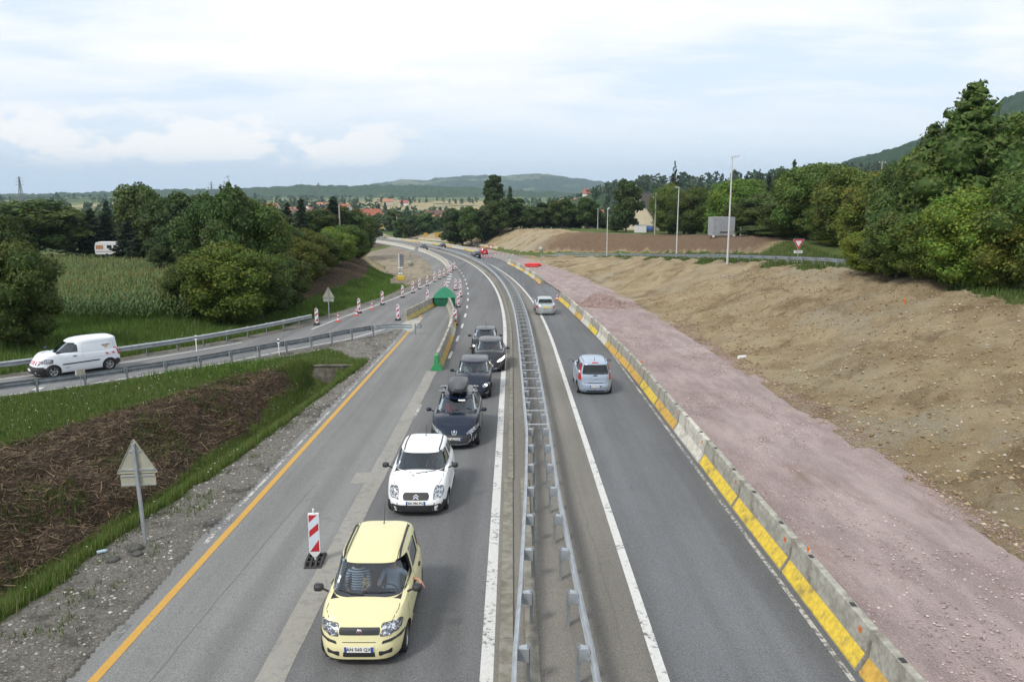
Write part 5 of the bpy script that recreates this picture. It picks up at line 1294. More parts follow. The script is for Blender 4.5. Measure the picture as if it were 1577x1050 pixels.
while s < 150:
    x0, y0, a = PL(s); x1, y1, a = PR(s); o = link('rung', rung, g, ((x0 + x1) / 2, (y0 + y1) / 2, road_z(x0, y0) + .765), (0, 0, math.atan2(y1 - y0, x1 - x0))); o.scale = (math.hypot(x1 - x0, y1 - y0) + .02, 1, 1)
    s += 2.05
# along the slip road
def lin(Ys, Xs):
    pts = [Vector((x, y, 0)) for x, y in zip(Xs, Ys)]; L = [0]
    for a, b in zip(pts, pts[1:]): L.append(L[-1] + (b - a).length)
    def f(s):
        x = float(np.interp(s, L, [p.x for p in pts])); y = float(np.interp(s, L, [p.y for p in pts])); x2 = float(np.interp(s + .8, L, [p.x for p in pts])); y2 = float(np.interp(s + .8, L, [p.y for p in pts])); x1 = float(np.interp(s - .8, L, [p.x for p in pts])); y1 = float(np.interp(s - .8, L, [p.y for p in pts]))
        return x, y, math.atan2(y2 - y1, x2 - x1) - PI / 2
    return f, L[-1]
NP_Y = [26, 30, 34.3, 35.6, 36.9, 38.5, 39.9, 41.4, 43.0, 44.6, 46.2, 47.3, 49.0, 50.8, 52.4, 53.6]; NP_X = [-30.5, -26.9, -22.7, -21.3, -19.9, -18.75, -17.55, -16.55, -15.55, -14.65, -13.7, -12.75, -11.95, -11.1, -10.2, -9.3]
fn, Ln = lin(NP_Y, NP_X)
g = thing('guard_rail', 'galvanised guard rail between the slip road and the grassy ditch', 'guard rail')
def zf0(x, y): return road_z(x, y)
def fpost(s): x, y, a = fn(s); return x + math.cos(a) * -.0, y, a
rail_path(lambda s: (fn(s)[0] - math.cos(fn(s)[2]) * .22, fn(s)[1] - math.sin(fn(s)[2]) * .22, fn(s)[2]), 0, Ln, -1, g, M_GALVD)
posts(lambda s: (fn(s)[0] - math.cos(fn(s)[2]) * .22, fn(s)[1] - math.sin(fn(s)[2]) * .22, fn(s)[2]), np.arange(Ln - .2, 0, -2.0), -1, g)
# its curved end, dusted with pale paint
x, y, a = fn(Ln); q = []
for k in range(6): th = a + PI / 2 - k * .22; q.append((Vector((x, y, road_z(x, y) + .60 - .004 * k * k)), Vector((math.cos(th - PI / 2) * -1, math.sin(th - PI / 2) * -1, 0)), Vector((0, 0, 1)))); x += math.cos(th) * .55; y += math.sin(th) * .55
o = wbeam(q).build('end_beam', plain('pale_galvanised', (.42, .47, .50), .6, .3, .1, 3), g); link('post', post_me, g, (x - .3, y - .1, road_z(x, y)), (0, 0, .5))
MB().lathe([(.16, -.15), (.16, .15)], 12, 0, 'Z', (x, y, road_z(x, y) + .58)).build('end_cap', M_GALVD, g)
FP_Y = [28, 34, 39.2, 43.4, 48.2, 52.1, 56.0, 60.2]; FP_X = [-37.6, -31.6, -26.9, -23.4, -20.2, -18.4, -16.9, -15.5]
ff_, Lf = lin(FP_Y, FP_X)
g = thing('guard_rail', 'galvanised guard rail on the field side of the slip road', 'guard rail')
fo_ = lambda s: (ff_(s)[0] + math.cos(ff_(s)[2]) * .2, ff_(s)[1] + math.sin(ff_(s)[2]) * .2, ff_(s)[2])
rail_path(fo_, 0, Lf, 1, g, M_GALV); posts(fo_, np.arange(.3, Lf, 2.0), 1, g)
# plateau guard rail along the side road
g = thing('guard_rail', 'long galvanised guard rail along the side road above the cutting', 'guard rail')
def PS(s): x, y = P2(s, float(trail_t(s))); x2, y2 = P2(s + .5, float(trail_t(s + .5))); return x, y, math.atan2(y2 - y, x2 - x) - PI / 2
zt_ = lambda x, y: tz(x, y) - .02
rail_path(PS, 62, 163, 1, g, M_GALV, .04, 4, zf=zt_); posts(PS, np.arange(62, 163, 2.0), 1, g, -.22 + .44, zf=zt_, spacer=False)
spc2 = MB().box((-.11, 0, .62), (.18, .10, .16)).mesh('block', M_GALVD)
for s in np.arange(62, 120, 2.0): x, y, a = PS(float(s)); link('block', spc2, g, (x, y, zt_(x, y)), (0, 0, a))
# ---------------------------------------------------------------- concrete barriers
M_YBAR = plain('yellow_barrier_paint', (.62, .45, .05), .7, 0, .16, 9, .4, 0, .3, .6); M_ABAR = plain('amber_barrier_paint', (.52, .32, .06), .7, 0, .16, 9, .4, 0, .3, .65)
M_OLIVE = plain('faded_yellow_paint', (.38, .32, .08), .75, 0, .2, 4, .4, 0, .2, .5); M_ORF = plain('orange_reflector', (.65, .15, .02), .4, 0, .1, 5); M_GRN = plain('green_paint', (.03, .26, .09), .6, 0, .15, 4); M_RUB = plain('rubber', (.035, .035, .037), .8, 0, .15, 9)
def barrier_mesh(L, mat):
    pr = [(-.29, 0), (-.29, .06), (-.125, .33), (-.075, .81), (.075, .81), (.125, .33), (.29, .06), (.29, 0)]
    mb = MB(); fr = []
    for y, k in ((-L / 2, .97), (-L / 2 + .025, 1), (L / 2 - .025, 1), (L / 2, .97)): fr.append((Vector((0, y, 0)), Vector((k, 0, 0)), Vector((0, 0, 1 if k == 1 else .985))))
    mb.sweep(fr, pr)
    for y in (-L * .27, L * .27): mb.box((0, y, .0), (.60, .28, .0))if 0 else None
    return mb.mesh('barrier', mat)
def band_mesh(L, side, mat, z0=.03, z1=.33):
    a = [(.29 + .004, z0), (.29 + .004, .06), (.125 + .006, .335)]; mb = MB(); l = L / 2 - .012
    vs = [(side * x, y, z) for y in (-l, l) for x, z in a]; mb.add(vs, [(0, 1, 4, 3), (1, 2, 5, 4)]); return mb.mesh('paint_band', mat)
BM = {}
def gmesh(k, f):
    if k not in BM: BM[k] = f()
    return BM[k]
def barrier(x, y, a, L, kind, label, group, side=-1, z=None, body=None, lift=0, detail=True):
    body = body or (M_CONCW if kind == 'white' else M_CONC)
    a += random.uniform(-.007, .007); o = link('concrete_barrier', gmesh(('b', L, body.name), lambda: barrier_mesh(L - .03, body)), None, (x, y, (road_z(x, y) if z is None else z) + lift), (0, 0, a)); o.rotation_euler = (-math.atan(SL), 0, a)
    tag(o, label, 'barrier', group)
    mt = {'yellow': M_YBAR, 'amber': M_ABAR, 'olive': M_OLIVE}.get(kind)
    if mt: link('paint_band', gmesh(('p', L, side, mt.name), lambda: band_mesh(L - .03, side, mt)), o)
    if detail:
        for k in (-1, 1): link('lifting_slot', gmesh(('s', 1), lambda: MB().box((0, 0, .795), (.10, .16, .04)).mesh('lifting_slot', M_RUB)), o, (0, k * L * .27, 0))
        link('reflector', gmesh(('r', side), lambda: MB().box((0, 0, 0), (.008, .10, .11)).mesh('reflector', M_ORF)), o, (side * .103, -L / 2 + .35, .62))
    return o
seq = ['amber', 'yellow', 'yellow', 'yellow', 'white', 'amber', 'yellow', 'amber', 'amber', 'amber', 'white', 'yellow', 'white', 'amber', 'white', 'yellow', 'yellow']
def tb(s): return float(ip(s, [0, 25, 41, 53, 65, 78.5], [6.42, 6.44, 6.42, 6.08, 5.75, 5.55]))
ordn = ['nearest the camera', 'second from the camera', 'third from the camera', 'fourth from the camera', 'fifth from the camera', 'sixth from the camera', 'seventh from the camera', 'eighth from the camera', 'ninth from the camera', 'tenth from the camera', 'eleventh from the camera', 'twelfth from the camera', 'thirteenth from the camera', 'fourteenth from the camera', 'fifteenth from the camera', 'next to last before gap', 'at far end by cone']
s = 8.85; k = 0; words_ = {'amber': 'grey barrier with amber foot', 'yellow': 'grey barrier with yellow foot', 'white': 'pale unpainted concrete barrier'}
first = None
while k < 17:
    x0, y0 = P2(s, tb(s)); x1, y1 = P2(s + 4.0, tb(s + 4)); a = math.atan2(y1 - y0, x1 - x0) - PI / 2
    barrier((x0 + x1) / 2, (y0 + y1) / 2, a, 4.0, seq[k], words_[seq[k]] + ' by pink gravel, ' + ordn[k], 'concrete barriers along the pink gravel track'); s += 4.08; k += 1
barrier(*P2(6.8, 6.44), 0, 4.0, 'amber', 'grey concrete barrier at the bottom edge of the picture beside the pink gravel', 'concrete barriers along the pink gravel track')
x, y = P2(16.3, 6.47); t_ = tag(MB().box((0, 0, .05), (.05, .02, .10)).build('reflector_post', M_ORF, None, (x, y, road_z(x, y) + .80)), 'small amber reflector standing on top of the second concrete barrier', 'reflector'); MB().box((0, 0, .01), (.10, .08, .02)).build('foot', M_CHR, t_)
x, y = P2(39.2, 6.52); t_ = tag(MB().box((0, 0, .05), (.10, .03, .10)).build('reflector_post', M_ORF, None, (x, y, road_z(x, y) + .80)), 'orange reflector on the barrier level with the silver blue car', 'reflector'); MB().box((0, 0, .01), (.10, .08, .02)).build('foot', M_CHR, t_)
# far row on the right, beyond the gap
kinds = ['yellow', 'amber', 'white', 'yellow', 'white', 'amber', 'yellow', 'white', 'amber', 'yellow', 'white']
s = 98.8; k = 0
while s < 140: 
    t = float(ip(s, [98, 125, 145], [5.6, 6.0, 6.3])); x0, y0 = P2(s, t); barrier(x0, y0, head(s), 4.0, kinds[k % 11], words_[kinds[k % 11]] + ' in short row beyond two cones, ' + ordn[k], 'concrete barriers between gap and junction', detail=False); s += 4.06; k += 1
def far_row(s0, s1, tf, side, grp, lab):
    s = s0; k = 0
    while s < s1:
        x0, y0 = P2(s, tf(s)); kk = kinds[(k * 3) % 11]; barrier(x0, y0, head(s) + random.uniform(-.008, .008), 4.0, kk, lab % kk, grp, side, detail=False, body=M_CONCW); s += 4.06; k += 1
far_row(186, 330, lambda s: 7.1, -1, 'far right row of barriers in the bend', 'pale barrier with %s foot in the right hand row round the far bend')
far_row(122, 200, lambda s: float(ip(s, [122, 150, 200], [-5.2, -4.9, -5.0])), 1, 'left row of barriers in the bend', 'pale barrier with %s foot in the left hand row by the excavated ground')
far_row(206, 330, lambda s: -5.6, 1, 'far left row of barriers in the bend', 'pale barrier with %s foot in the left hand row beyond the dark car')
far_row(205, 300, lambda s: 15.5, -1, 'outermost far barriers', 'small pale barrier with %s foot in the outermost far row below the wood')
# split rows A and B around the gore
def chain(pts, L, kinds_, side, grp, lab, start_green=False):
    f, Lt = lin([p[1] for p in pts], [p[0] for p in pts]); s = 0; k = 0
    n = max(1, round(Lt / L)); st_ = Lt / n
    for k in range(n):
        x0, y0, _ = f(k * st_ + .01); x1, y1, _ = f((k + 1) * st_ - .01); a = math.atan2(y1 - y0, x1 - x0) - PI / 2
        kk = kinds_[k % len(kinds_)]; o = barrier((x0 + x1) / 2, (y0 + y1) / 2, a, round(st_, 2), kk, lab % (['nearest', 'second', 'third', 'fourth', 'fifth', 'sixth', 'seventh', 'eighth', 'ninth', 'tenth'][k]), grp, side, detail=True)
        if k == 0 and start_green:
            l = st_ / 2 - .012; mb = MB(); pr = [(-.296, 0), (-.296, .062), (-.130, .335), (-.082, .816), (.082, .816), (.130, .335), (.296, .062), (.296, 0)]
            mb.sweep([(Vector((0, -l - .02, 0)), Vector((1, 0, 0)), Vector((0, 0, 1))), (Vector((0, -l + .75, 0)), Vector((1, 0, 0)), Vector((0, 0, 1)))], pr); mb.build('green_end', M_GRN, o)
chain([(-4.02, 41.3), (-4.15, 50), (-4.35, 57), (-4.75, 64), (-5.5, 71), (-6.4, 76.0)], 4.0, ['olive', 'amber', 'amber', 'white', 'amber', 'amber', 'yellow', 'amber', 'amber'], 1, 'concrete barriers curving towards the green tent', 'grey barrier of the curved row leading to the green tent, %s from camera', True)
chain([(-8.45, 62.3), (-7.7, 69), (-7.2, 74.6)], 4.0, ['olive', 'olive', 'amber'], 1, 'short row of barriers left of the green tent', 'grey barrier with faded yellow foot left of the green tent, %s from the camera')
# green cover over the crash cushion
tn = thing('crash_cushion_cover', 'green peaked cover of the crash cushion where the two barrier rows meet', 'tent', (0, 0, 0)); x, y = plane_pt(685, 470); tn.location = (x, y, road_z(x, y)); tn.rotation_euler = (0, 0, .05)
M_GT = plain('green_tarpaulin', (.005, .16, .075), .45, 0, .12, 2); M_GTD = plain('green_panel', (.004, .11, .05), .5, 0, .2, 2)
MB().prism([(-.95, 0), (.95, 0), (.95, .82), (-.95, .82)], -.9, .9, 0, 'Y').build('box', M_GTD, tn)
MB().add([(-1.05, -1, .80), (1.05, -1, .80), (1.05, 1, .80), (-1.05, 1, .80), (-.42, -.15, 1.50), (.42, -.15, 1.50), (.42, .5, 1.50), (-.42, .5, 1.50), (-.12, .1, 1.68), (.12, .1, 1.68)], [(0, 1, 5, 4), (1, 2, 6, 5), (2, 3, 7, 6), (3, 0, 4, 7), (0, 3, 2, 1), (4, 5, 9, 8), (5, 6, 9), (6, 7, 8, 9), (7, 4, 8)]).build('roof', M_GT, tn)
for k in (-1, -.33, .33, 1): MB().box((k * .93, -.915, .42), (.03, .03, .78)).build('rib', M_GT, tn)
MB().box((0, -.915, .70), (1.9, .03, .03)).build('rib', M_GT, tn)
# ---------------------------------------------------------------- beacons and cones
M_WPL = plain('white_plastic', (.70, .71, .72), .45, 0, .06, 5); M_WREF = plain('white_reflective', (.58, .66, .74), .4, 0, .05, 3)
def beacon(label, group, x, y, rz, z=None, two=True):
    t = thing('beacon', label, 'beacon', (x, y, road_z(x, y) if z is None else z), rz, group); return t
def build_beacon(t, nested=True):
    b = MB(); w, l = .40, .80
    for sx in (-1, -.33, .33, 1): b.add([(sx * .18 - .02, -l / 2, 0), (sx * .18 + .02, -l / 2, 0), (sx * .18 + .02, l / 2, 0), (sx * .18 - .02, l / 2, 0), (sx * .18 - .02, -.25, .11), (sx * .18 + .02, -.25, .11), (sx * .18 + .02, .25, .11), (sx * .18 - .02, .25, .11)], [(0, 3, 2, 1), (4, 5, 6, 7), (0, 1, 5, 4), (2, 3, 7, 6), (0, 4, 7, 3), (1, 2, 6, 5)])
    for y_, h in ((-.38, .03), (-.20, .10), (0, .11), (.20, .10), (.38, .03)): b.box((0, y_, h / 2), (w, .035, h))
    b.box((0, 0, .015), (w, l, .02)); b.build('foot', M_RUB, t)
    p = MB(); p.prism(rpoly([(-.125, .24), (-.03, .12), (.03, .12), (.125, .24), (.125, 1.20), (-.125, 1.20)], .012, 2), -.035, .035, 0, 'Y'); pb = p.build('panel', M_WPL, t)
    p = MB().box((0, 0, .10), (.05, .05, .14)); p.build('stem', M_WPL, t)
    k = MB(); k.lathe([(.022, 1.20), (.020, 1.25), (.026, 1.27), (.024, 1.31), (.0, 1.32)], 10, 0, 'Z'); k.build('knob', M_WPL, t)
    for sd in (-1, 1):
        yv = sd * .0365; q = MB()
        def quad(pts): q.add([(x_, yv, z_) for x_, z_ in pts] + [(x_, yv + sd * .002, z_) for x_, z_ in pts], [tuple(range(len(pts))), tuple(range(len(pts), 2 * len(pts)))] + [(i, (i + 1) % len(pts), len(pts) + (i + 1) % len(pts), len(pts) + i) for i in range(len(pts))])
        X = .108
        bgp = MB(); bgp.box((0, yv - sd * .0005, .715), (.216, .002, .92)).build('reflective_sheet', M_WREF, pb)
        for pts in ([(-X, 1.17), (X, 1.17) if 0 else (X * .85, 1.17), (-X, .985)], [(X, .97), (X, .80), (-X, .615), (-X, .78)], [(X, .56), (X, .265), (-X, .265)]):
            pts = [(x_, z_) for x_, z_ in pts]; quad(pts)
        # three separate stripes
        q2 = q; vs, fs = q2.v, q2.f; i0 = 0; off = 0
        for n_ in (3, 4, 3):
            m2 = MB(); m2.v = vs[off:off + 2 * n_]; cnt = n_ + 2; m2.f = [tuple(i - off for i in f) for f in fs[i0:i0 + cnt]]; m2.m = [0] * cnt; m2.sm = [False] * cnt
            m2.build('red_stripe', M_REDP, pb); off += 2 * n_; i0 += cnt
    return t
x, y = plane_pt(486, 864); B0 = build_beacon(beacon('red and white striped beacon on a black rubber foot, alone beside the yellow car', 'striped beacons', x, y, .06))
bl = [((488, 500), 'at the end of the field side guard rail'), ((553, 482), 'beside the second small cone on the slip road'), ((589, 469), 'just past the third small cone'), ((620, 458), 'third back along the dirt edge'), ((636, 451), 'fourth back along the dirt edge'), ((646, 445), 'fifth back along the dirt edge'), ((658, 440), 'sixth back along the dirt edge'), ((669, 434), 'seventh back along the dirt edge'), ((677, 430), 'eighth back along the dirt edge'), ((684, 427), 'ninth back along the dirt edge'), ((690, 423), 'tenth back along the dirt edge'), ((695, 420), 'eleventh back along the dirt edge'), ((700, 416), 'last of the row where the barriers begin')]
for (px, py), w in bl: x, y = plane_pt(px, py); dup(B0, (x, y, road_z(x, y)), .06, 'red and white striped beacon ' + w, 'striped beacons')
for (px, py), w in [((613, 493), 'in front of the short barrier row at the gore'), ((658.5, 466), 'left of the green tent'), ((701, 501), 'beside the curved barrier row behind the queue of cars'), ((706, 473), 'right of the green tent, nearer of the pair in line'), ((709, 457), 'further right of the green tent'), ((701.5, 447), 'furthest left behind the green tent'), ((708.5, 447), 'furthest right behind the green tent'), ((686, 452), 'sticking up directly behind the peak of the green tent')]:
    x, y = plane_pt(px, py); dup(B0, (x, y, road_z(x, y)), .03, 'red and white striped beacon ' + w, 'striped beacons')
M_CONE = plain('cone_red', (.62, .045, .02), .5, 0, .08, 5)
def build_cone(x, y, label, group, z=None):
    t = thing('traffic_cone', label, 'traffic cone', (x, y, road_z(x, y) if z is None else z), 0, group)
    MB().box((0, 0, .02), (.36, .36, .04)).build('base', M_CONE, t)
    c = MB().lathe([(.13, .04), (.115, .12)], 14).lathe([(.085, .29), (.06, .42)], 14).lathe([(.04, .56), (.028, .64), (.02, .65), (0, .65)], 14).build('body', M_CONE, t)
    MB().lathe([(.117, .12), (.086, .29)], 14).build('white_band', M_WREF, c); MB().lathe([(.061, .42), (.039, .56)], 14).build('white_band', M_WREF, c)
    # close rings of the body
    return t
x, y = plane_pt(521, 495); C0 = build_cone(x, y, 'red and white traffic cone on the slip road, nearest the guard rail end', 'traffic cones')
for (px, py), w in [((549, 486), 'on the slip road beside a striped beacon'), ((573, 476), 'on the slip road between two striped beacons'), ((830.5, 437.5), 'left of the pair at the far barrier end'), ((834.5, 436.5), 'right of the pair at the far barrier end'), ((858, 462), 'at the far end of the near barrier row')]:
    x, y = plane_pt(px, py); dup(C0, (x, y, road_z(x, y)), 0, 'red and white traffic cone ' + w, 'traffic cones')
for px, py in [(742, 395), (746, 396), (750, 396.5), (754, 397), (757, 396), (762, 394), (768, 392.5), (775, 393), (782, 393.5), (790, 394), (800, 395), (729, 386), (734, 386), (739, 387), (744, 387), (733, 382), (741, 382), (753, 390), (649, 385), (661, 387)]:
    x, y = plane_pt(px, py); dup(C0, (x, y, road_z(x, y)), 0, 'small distant traffic cone at the far junction', 'cones at the far junction')
# ---------------------------------------------------------------- signs
def tri(w, h, r=.04): return rpoly([(-w / 2, 0), (w / 2, 0), (0, h)], r, 4)
def back_sign(x, y, z, S, label, pole_h, plate=True, rz=0, lean=0, ps=.035, second=False):
    t = thing('warning_sign', label, 'road sign', (x, y, z), rz); t.rotation_euler = (0, lean, rz)
    MB().prism(rpoly([(-ps, -ps), (ps, -ps), (ps, ps), (-ps, ps)], .01, 2), -.1, pole_h - .06 * S, 0, 'Z').build('pole', M_GALV, t, (0, 0, 0))
    hgt = .87 * S; zb0 = pole_h - hgt + .06 * S
    pl = MB().prism([(a, b + zb0) for a, b in tri(S, hgt, .05 * S)], .042, .052, 0, 'Y').build('triangle_panel', M_SIGNB, t)
    fr = tri(S, hgt, .05 * S); mb = MB(); n = len(fr)
    inn = [((a) * .955, (b - hgt * .35) * .955 + hgt * .35) for a, b in fr]
    mb.add([(a, y_, b + zb0) for y_ in (.025, .056) for a, b in fr] + [(a, y_, b + zb0) for y_ in (.025, .056) for a, b in inn], [(i, (i + 1) % n, n + (i + 1) % n, n + i) for i in range(n)] + [(2 * n + i, 2 * n + (i + 1) % n, 3 * n + (i + 1) % n, 3 * n + i) for i in range(n)] + [(i, (i + 1) % n, 2 * n + (i + 1) % n, 2 * n + i) for i in range(n)]); mb.build('rim', M_SIGNB, pl)
    MB().box((0, .035, zb0 + .09 * S), (S * .86, .03, .035)).build('stiffener', M_GALV, t); MB().box((0, .035, zb0 + .55 * S), (S * .30, .03, .03)).build('stiffener', M_GALV, t)
    if plate:
        ph = .30 * S; pw = .84 * S; zc = zb0 - .03 - ph / 2
        p = MB().prism([(a, b + zc) for a, b in rpoly([(-pw / 2, -ph / 2), (pw / 2, -ph / 2), (pw / 2, ph / 2), (-pw / 2, ph / 2)], .03, 3)], .042, .052, 0, 'Y').build('lower_plate', M_SIGNB, t)
        for k in (-1, 1): MB().box((0, .035, zc + k * ph * .38), (pw * .97, .03, .022)).build('stiffener', M_GALV, t)
    MB().prism([(a * .96, b * .96 + zb0 + .015) for a, b in tri(S, hgt, .05 * S)], .053, .057, 0, 'Y').build('front_face', M_WREF, pl)
    return t
x, y = plane_pt(224, 836); z = tz(x, y)
back_sign(x, y, z, 1.02, 'back of a large triangular sign with a plate under it, near the ditch', 2.62, True, .02, -.035, .038)
x, y = plane_pt(507, 491); back_sign(x, y, tz(x, y) + .05, 1.0, 'back of a triangular sign on the grass bank beside the slip road', 2.45, True, .0)
x, y = plane_pt(633, 427); 
t = back_sign(x, y, tz(x, y), 1.1, 'distant triangular and round sign seen from behind at the excavated ground', 3.3, False); MB().lathe([(0, .045), (.42, .045), (.42, .055), (0, .055)], 20, 0, 'Y', (0, 0, 1.95)).build('round_panel', M_SIGNB, t)
# round sign at the junction
x, y = plane_pt(833, 404); t = thing('round_sign', 'back of a round sign beside the pile of red tubes at the junction', 'road sign', (x, y, tz(x, y))); MB().tube([(0, 0, 0), (0, 0, 2.3)], .04, 8).build('pole', M_GALV, t); MB().lathe([(0, .05), (.50, .05), (.50, .065), (0, .065)], 24, 0, 'Y', (0, 0, 2.35)).build('disc', M_SIGNB, t)
# yield sign
x, y, z = at_y(1228, 401, 74); z = tz(x, y); t = thing('yield_sign', 'red and white yield sign with a 150 m plate behind the guard rail', 'road sign', (x, y, z), .05)
MB().tube([(0, 0, 0), (0, 0, 2.0)], .035, 8).build('pole', M_GALV, t)
S = 1.12; hh = .98; it = [(a, hh - b + 1.38) for a, b in tri(S, hh, .07)]; p = MB().prism(it, -.05, -.04, 0, 'Y').build('sign_panel', M_WPL, t)
c0 = 1.38 + hh * .64
def sc(k): return [(a * k, c0 + (b - c0) * k) for a, b in it]
MB().prism(sc(.95), -.054, -.0505, 0, 'Y').build('red_border', plain('sign_red', (.50, .015, .03), .4), p); MB().prism(sc(.56), -.058, -.0545, 0, 'Y').build('white_field', M_WPL, p)
p = MB().box((0, -.045, 1.20), (.82, .01, .25)).build('distance_plate', M_WPL, t); link('lettering', text_mesh('150 m', .22), p, (0, -.052, 1.20), (PI / 2, 0, 0))
# small plate by the slip road
x, y = plane_pt(126, 601); t = thing('kilometre_plate', 'small grey kilometre plate on a thin post beside the slip road', 'sign', (x, y, tz(x, y)), .5)
MB().tube([(0, 0, 0), (0, 0, .75)], .018, 6).build('post', M_GALV, t); MB().box((0, 0, .78), (.42, .03, .28)).build('plate', plain('grey_plate', (.30, .29, .25), .7, 0, .2, 6), t); MB().box((-.17, -.018, .78), (.05, .004, .24)).build('white_edge', M_WPL, t)
# delineators on the rails
for px, py, w in ((303, 527, 'on the field side rail behind the white van'), (430, 533, 'on the ditch side rail of the slip road')):
    x, y = plane_pt(px, py + 14); t = thing('delineator', 'white delineator with black band ' + w, 'delineator', (x, y, road_z(x, y))); MB().prism(rpoly([(-.06, .70), (.06, .70), (.06, 1.0), (-.06, 1.0)], .05, 4), -.03, .03, 0, 'Y').build('head', M_WPL, t); MB().box((0, 0, .86), (.122, .064, .09)).build('black_band', M_INK, t); MB().box((0, 0, .35), (.05, .04, .7)).build('stem', M_WPL, t)
# concrete headwall of the culvert at the end of the ditch
x, y = -9.75, 42.4; t = thing('culvert_headwall', 'weathered concrete headwall at the end of the ditch', 'headwall', (x, y, road_z(x, y)), .05); t.scale = (1.0, .8, .85); M_OLDC = plain('old_concrete', (.16, .15, .125), .95, 0, .35, 3, .3, 0, .4, .6)
MB().prism([(-1.35, -1.5), (1.25, -1.5), (1.1, .10), (-.95, .10)], -.10, .12, 0, 'Y').build('wall', M_OLDC, t); MB().box((.08, .0, .12), (2.15, .34, .07)).build('coping', M_OLDC, t)
if 0: MB().add([(-1.0, -.1, .02), (-1.0, -1.1, -1.0), (-1.0, -1.1, -1.4), (-1.0, -.1, -1.4), (-.86, -.1, .02), (-.86, -1.1, -1.0), (-.86, -1.1, -1.4), (-.86, -.1, -1.4)], [(0, 1, 2, 3), (7, 6, 5, 4), (0, 4, 5, 1), (1, 5, 6, 2), (3, 2, 6, 7)]).build('wing_wall', M_OLDC, t)
if 0: MB().add([(1.0, -.1, .02), (1.0, -.9, -.8), (1.0, -.9, -1.4), (1.0, -.1, -1.4), (.86, -.1, .02), (.86, -.9, -.8), (.86, -.9, -1.4), (.86, -.1, -1.4)], [(0, 1, 2, 3), (7, 6, 5, 4), (0, 4, 5, 1), (1, 5, 6, 2), (3, 2, 6, 7)]).build('wing_wall', M_OLDC, t)
# light arrow trailer
x, y = plane_pt(617, 431); t = thing('light_arrow_trailer', 'folded signal trailer with grey lattice panel on a yellow base', 'trailer', (x, y, tz(x, y)), .1); t.scale = (.85, .85, .66)
MB().box((0, 0, .55), (1.1, 1.2, .75)).box((0, 0, .15), (.9, .8, .25)).build('base', M_YBAR, t); MB().box((0, 0, 1.9), (.10, .10, 2.1)).build('mast', M_GALV, t)
pn = MB().box((.22, 0, 4.0), (.62, .10, 2.4)).build('panel', plain('grey_panel', (.16, .17, .19), .5), t)
for k in range(5): MB().box((.22, -.06, 3.0 + .48 * k), (.62, .02, .05)).build('slat', M_GALV, pn)
MB().box((-.20, 0, 4.0), (.12, .12, 2.5)).build('rail', M_WPL, t)
for xx in (-.18, .18):
    for zz in (1.35, 1.95, 2.45): MB().lathe([(0, -.08), (.17, -.05), (.17, .05), (0, .05)], 12, 0, 'Y', (xx, -.05, zz)).build('lamp', M_WPL if zz != 1.95 else M_GALV, t)
# temporary yellow signs far off
for k, (px, py, w) in enumerate(((656, 376, 'leftmost of three'), (674, 378, 'middle of three'), (696, 381, 'rightmost of three'))):
    x, y, z = at_y(px, py, 262); zz = tz(x, y); t = thing('temporary_sign', 'small yellow temporary sign beyond the far bend, ' + w, 'road sign', (x, y, zz)); MB().box((0, 0, 2.6), (1.3 + .5 * k, .06, 1.3 + .3 * k)).build('board', M_ABAR, t); MB().box((-.4, .08, 1.3), (.08, .08, 2.6)).build('leg', M_GALV, t); MB().box((.4, .08, 1.3), (.08, .08, 2.6)).build('leg', M_GALV, t)
x, y = plane_pt(756, 396); t = thing('small_yield_sign', 'small white and red triangle sign next to the red car at the junction', 'road sign', (x, y, road_z(x, y))); MB().tube([(0, 0, 0), (0, 0, 1.4)], .05, 6).build('pole', M_GALV, t); q = MB().prism([(a, 2.5 - b) for a, b in tri(1.3, 1.1)], -.06, -.03, 0, 'Y').build('panel', M_REDP, t); MB().prism([(a * .6, 2.45 - b * .6 - .12) for a, b in tri(1.3, 1.1)], -.07, -.062, 0, 'Y').build('white_field', M_WPL, q)
# ---------------------------------------------------------------- lamp posts and poles
def lamp(px, pyt, pyb, Y, label, arm=.75, dirx=1):
    xt, yt, zt2 = at_y(px, pyt, Y); xb, yb2, zb3 = at_y(px, pyb, Y); z0 = tz(xb, Y); h = zt2 - z0
    t = thing('street_lamp', label, 'street lamp', (xt, Y, z0), 0, 'street lamps along the side road')
    MB().tube([(0, 0, -.1), (0, 0, .6), (0, 0, h)], [.115, .11, .055], 10).build('pole', M_POLE, t); MB().box((0, 0, .03), (.4, .4, .06)).build('base_plate', M_GALV, t)
    hd = MB(); hd.add([(-.12 * dirx, -.14, h), (-.12 * dirx, .14, h), (arm * dirx, -.17, h + .13), (arm * dirx, .17, h + .13), (-.10 * dirx, -.10, h + .11), (-.10 * dirx, .10, h + .11), (arm * .95 * dirx, -.10, h + .25), (arm * .95 * dirx, .10, h + .25)], [(0, 1, 3, 2), (4, 6, 7, 5), (0, 4, 5, 1), (2, 3, 7, 6), (0, 2, 6, 4), (1, 5, 7, 3)]); hd.build('lamp_head', M_GALV, t)
    MB().box((arm * .45 * dirx, 0, h + .045), (.45, .2, .03)).build('lens', M_WPL, t, None, (0, 0, 0)); return t
lamp(1128, 243, 402, 79, 'tall street lamp nearest the camera beside the guard rail, head against the sky')
lamp(1045.5, 290, 392, 113, 'second street lamp along the side road, head in front of the dark trees', .5, -1)
lamp(936, 322, 397, 147, 'third street lamp at the junction, thin in front of the brown mound', .35)
lamp(921, 322, 345, 210, 'short far lamp in front of the hedge beyond the mound', .3, -1)
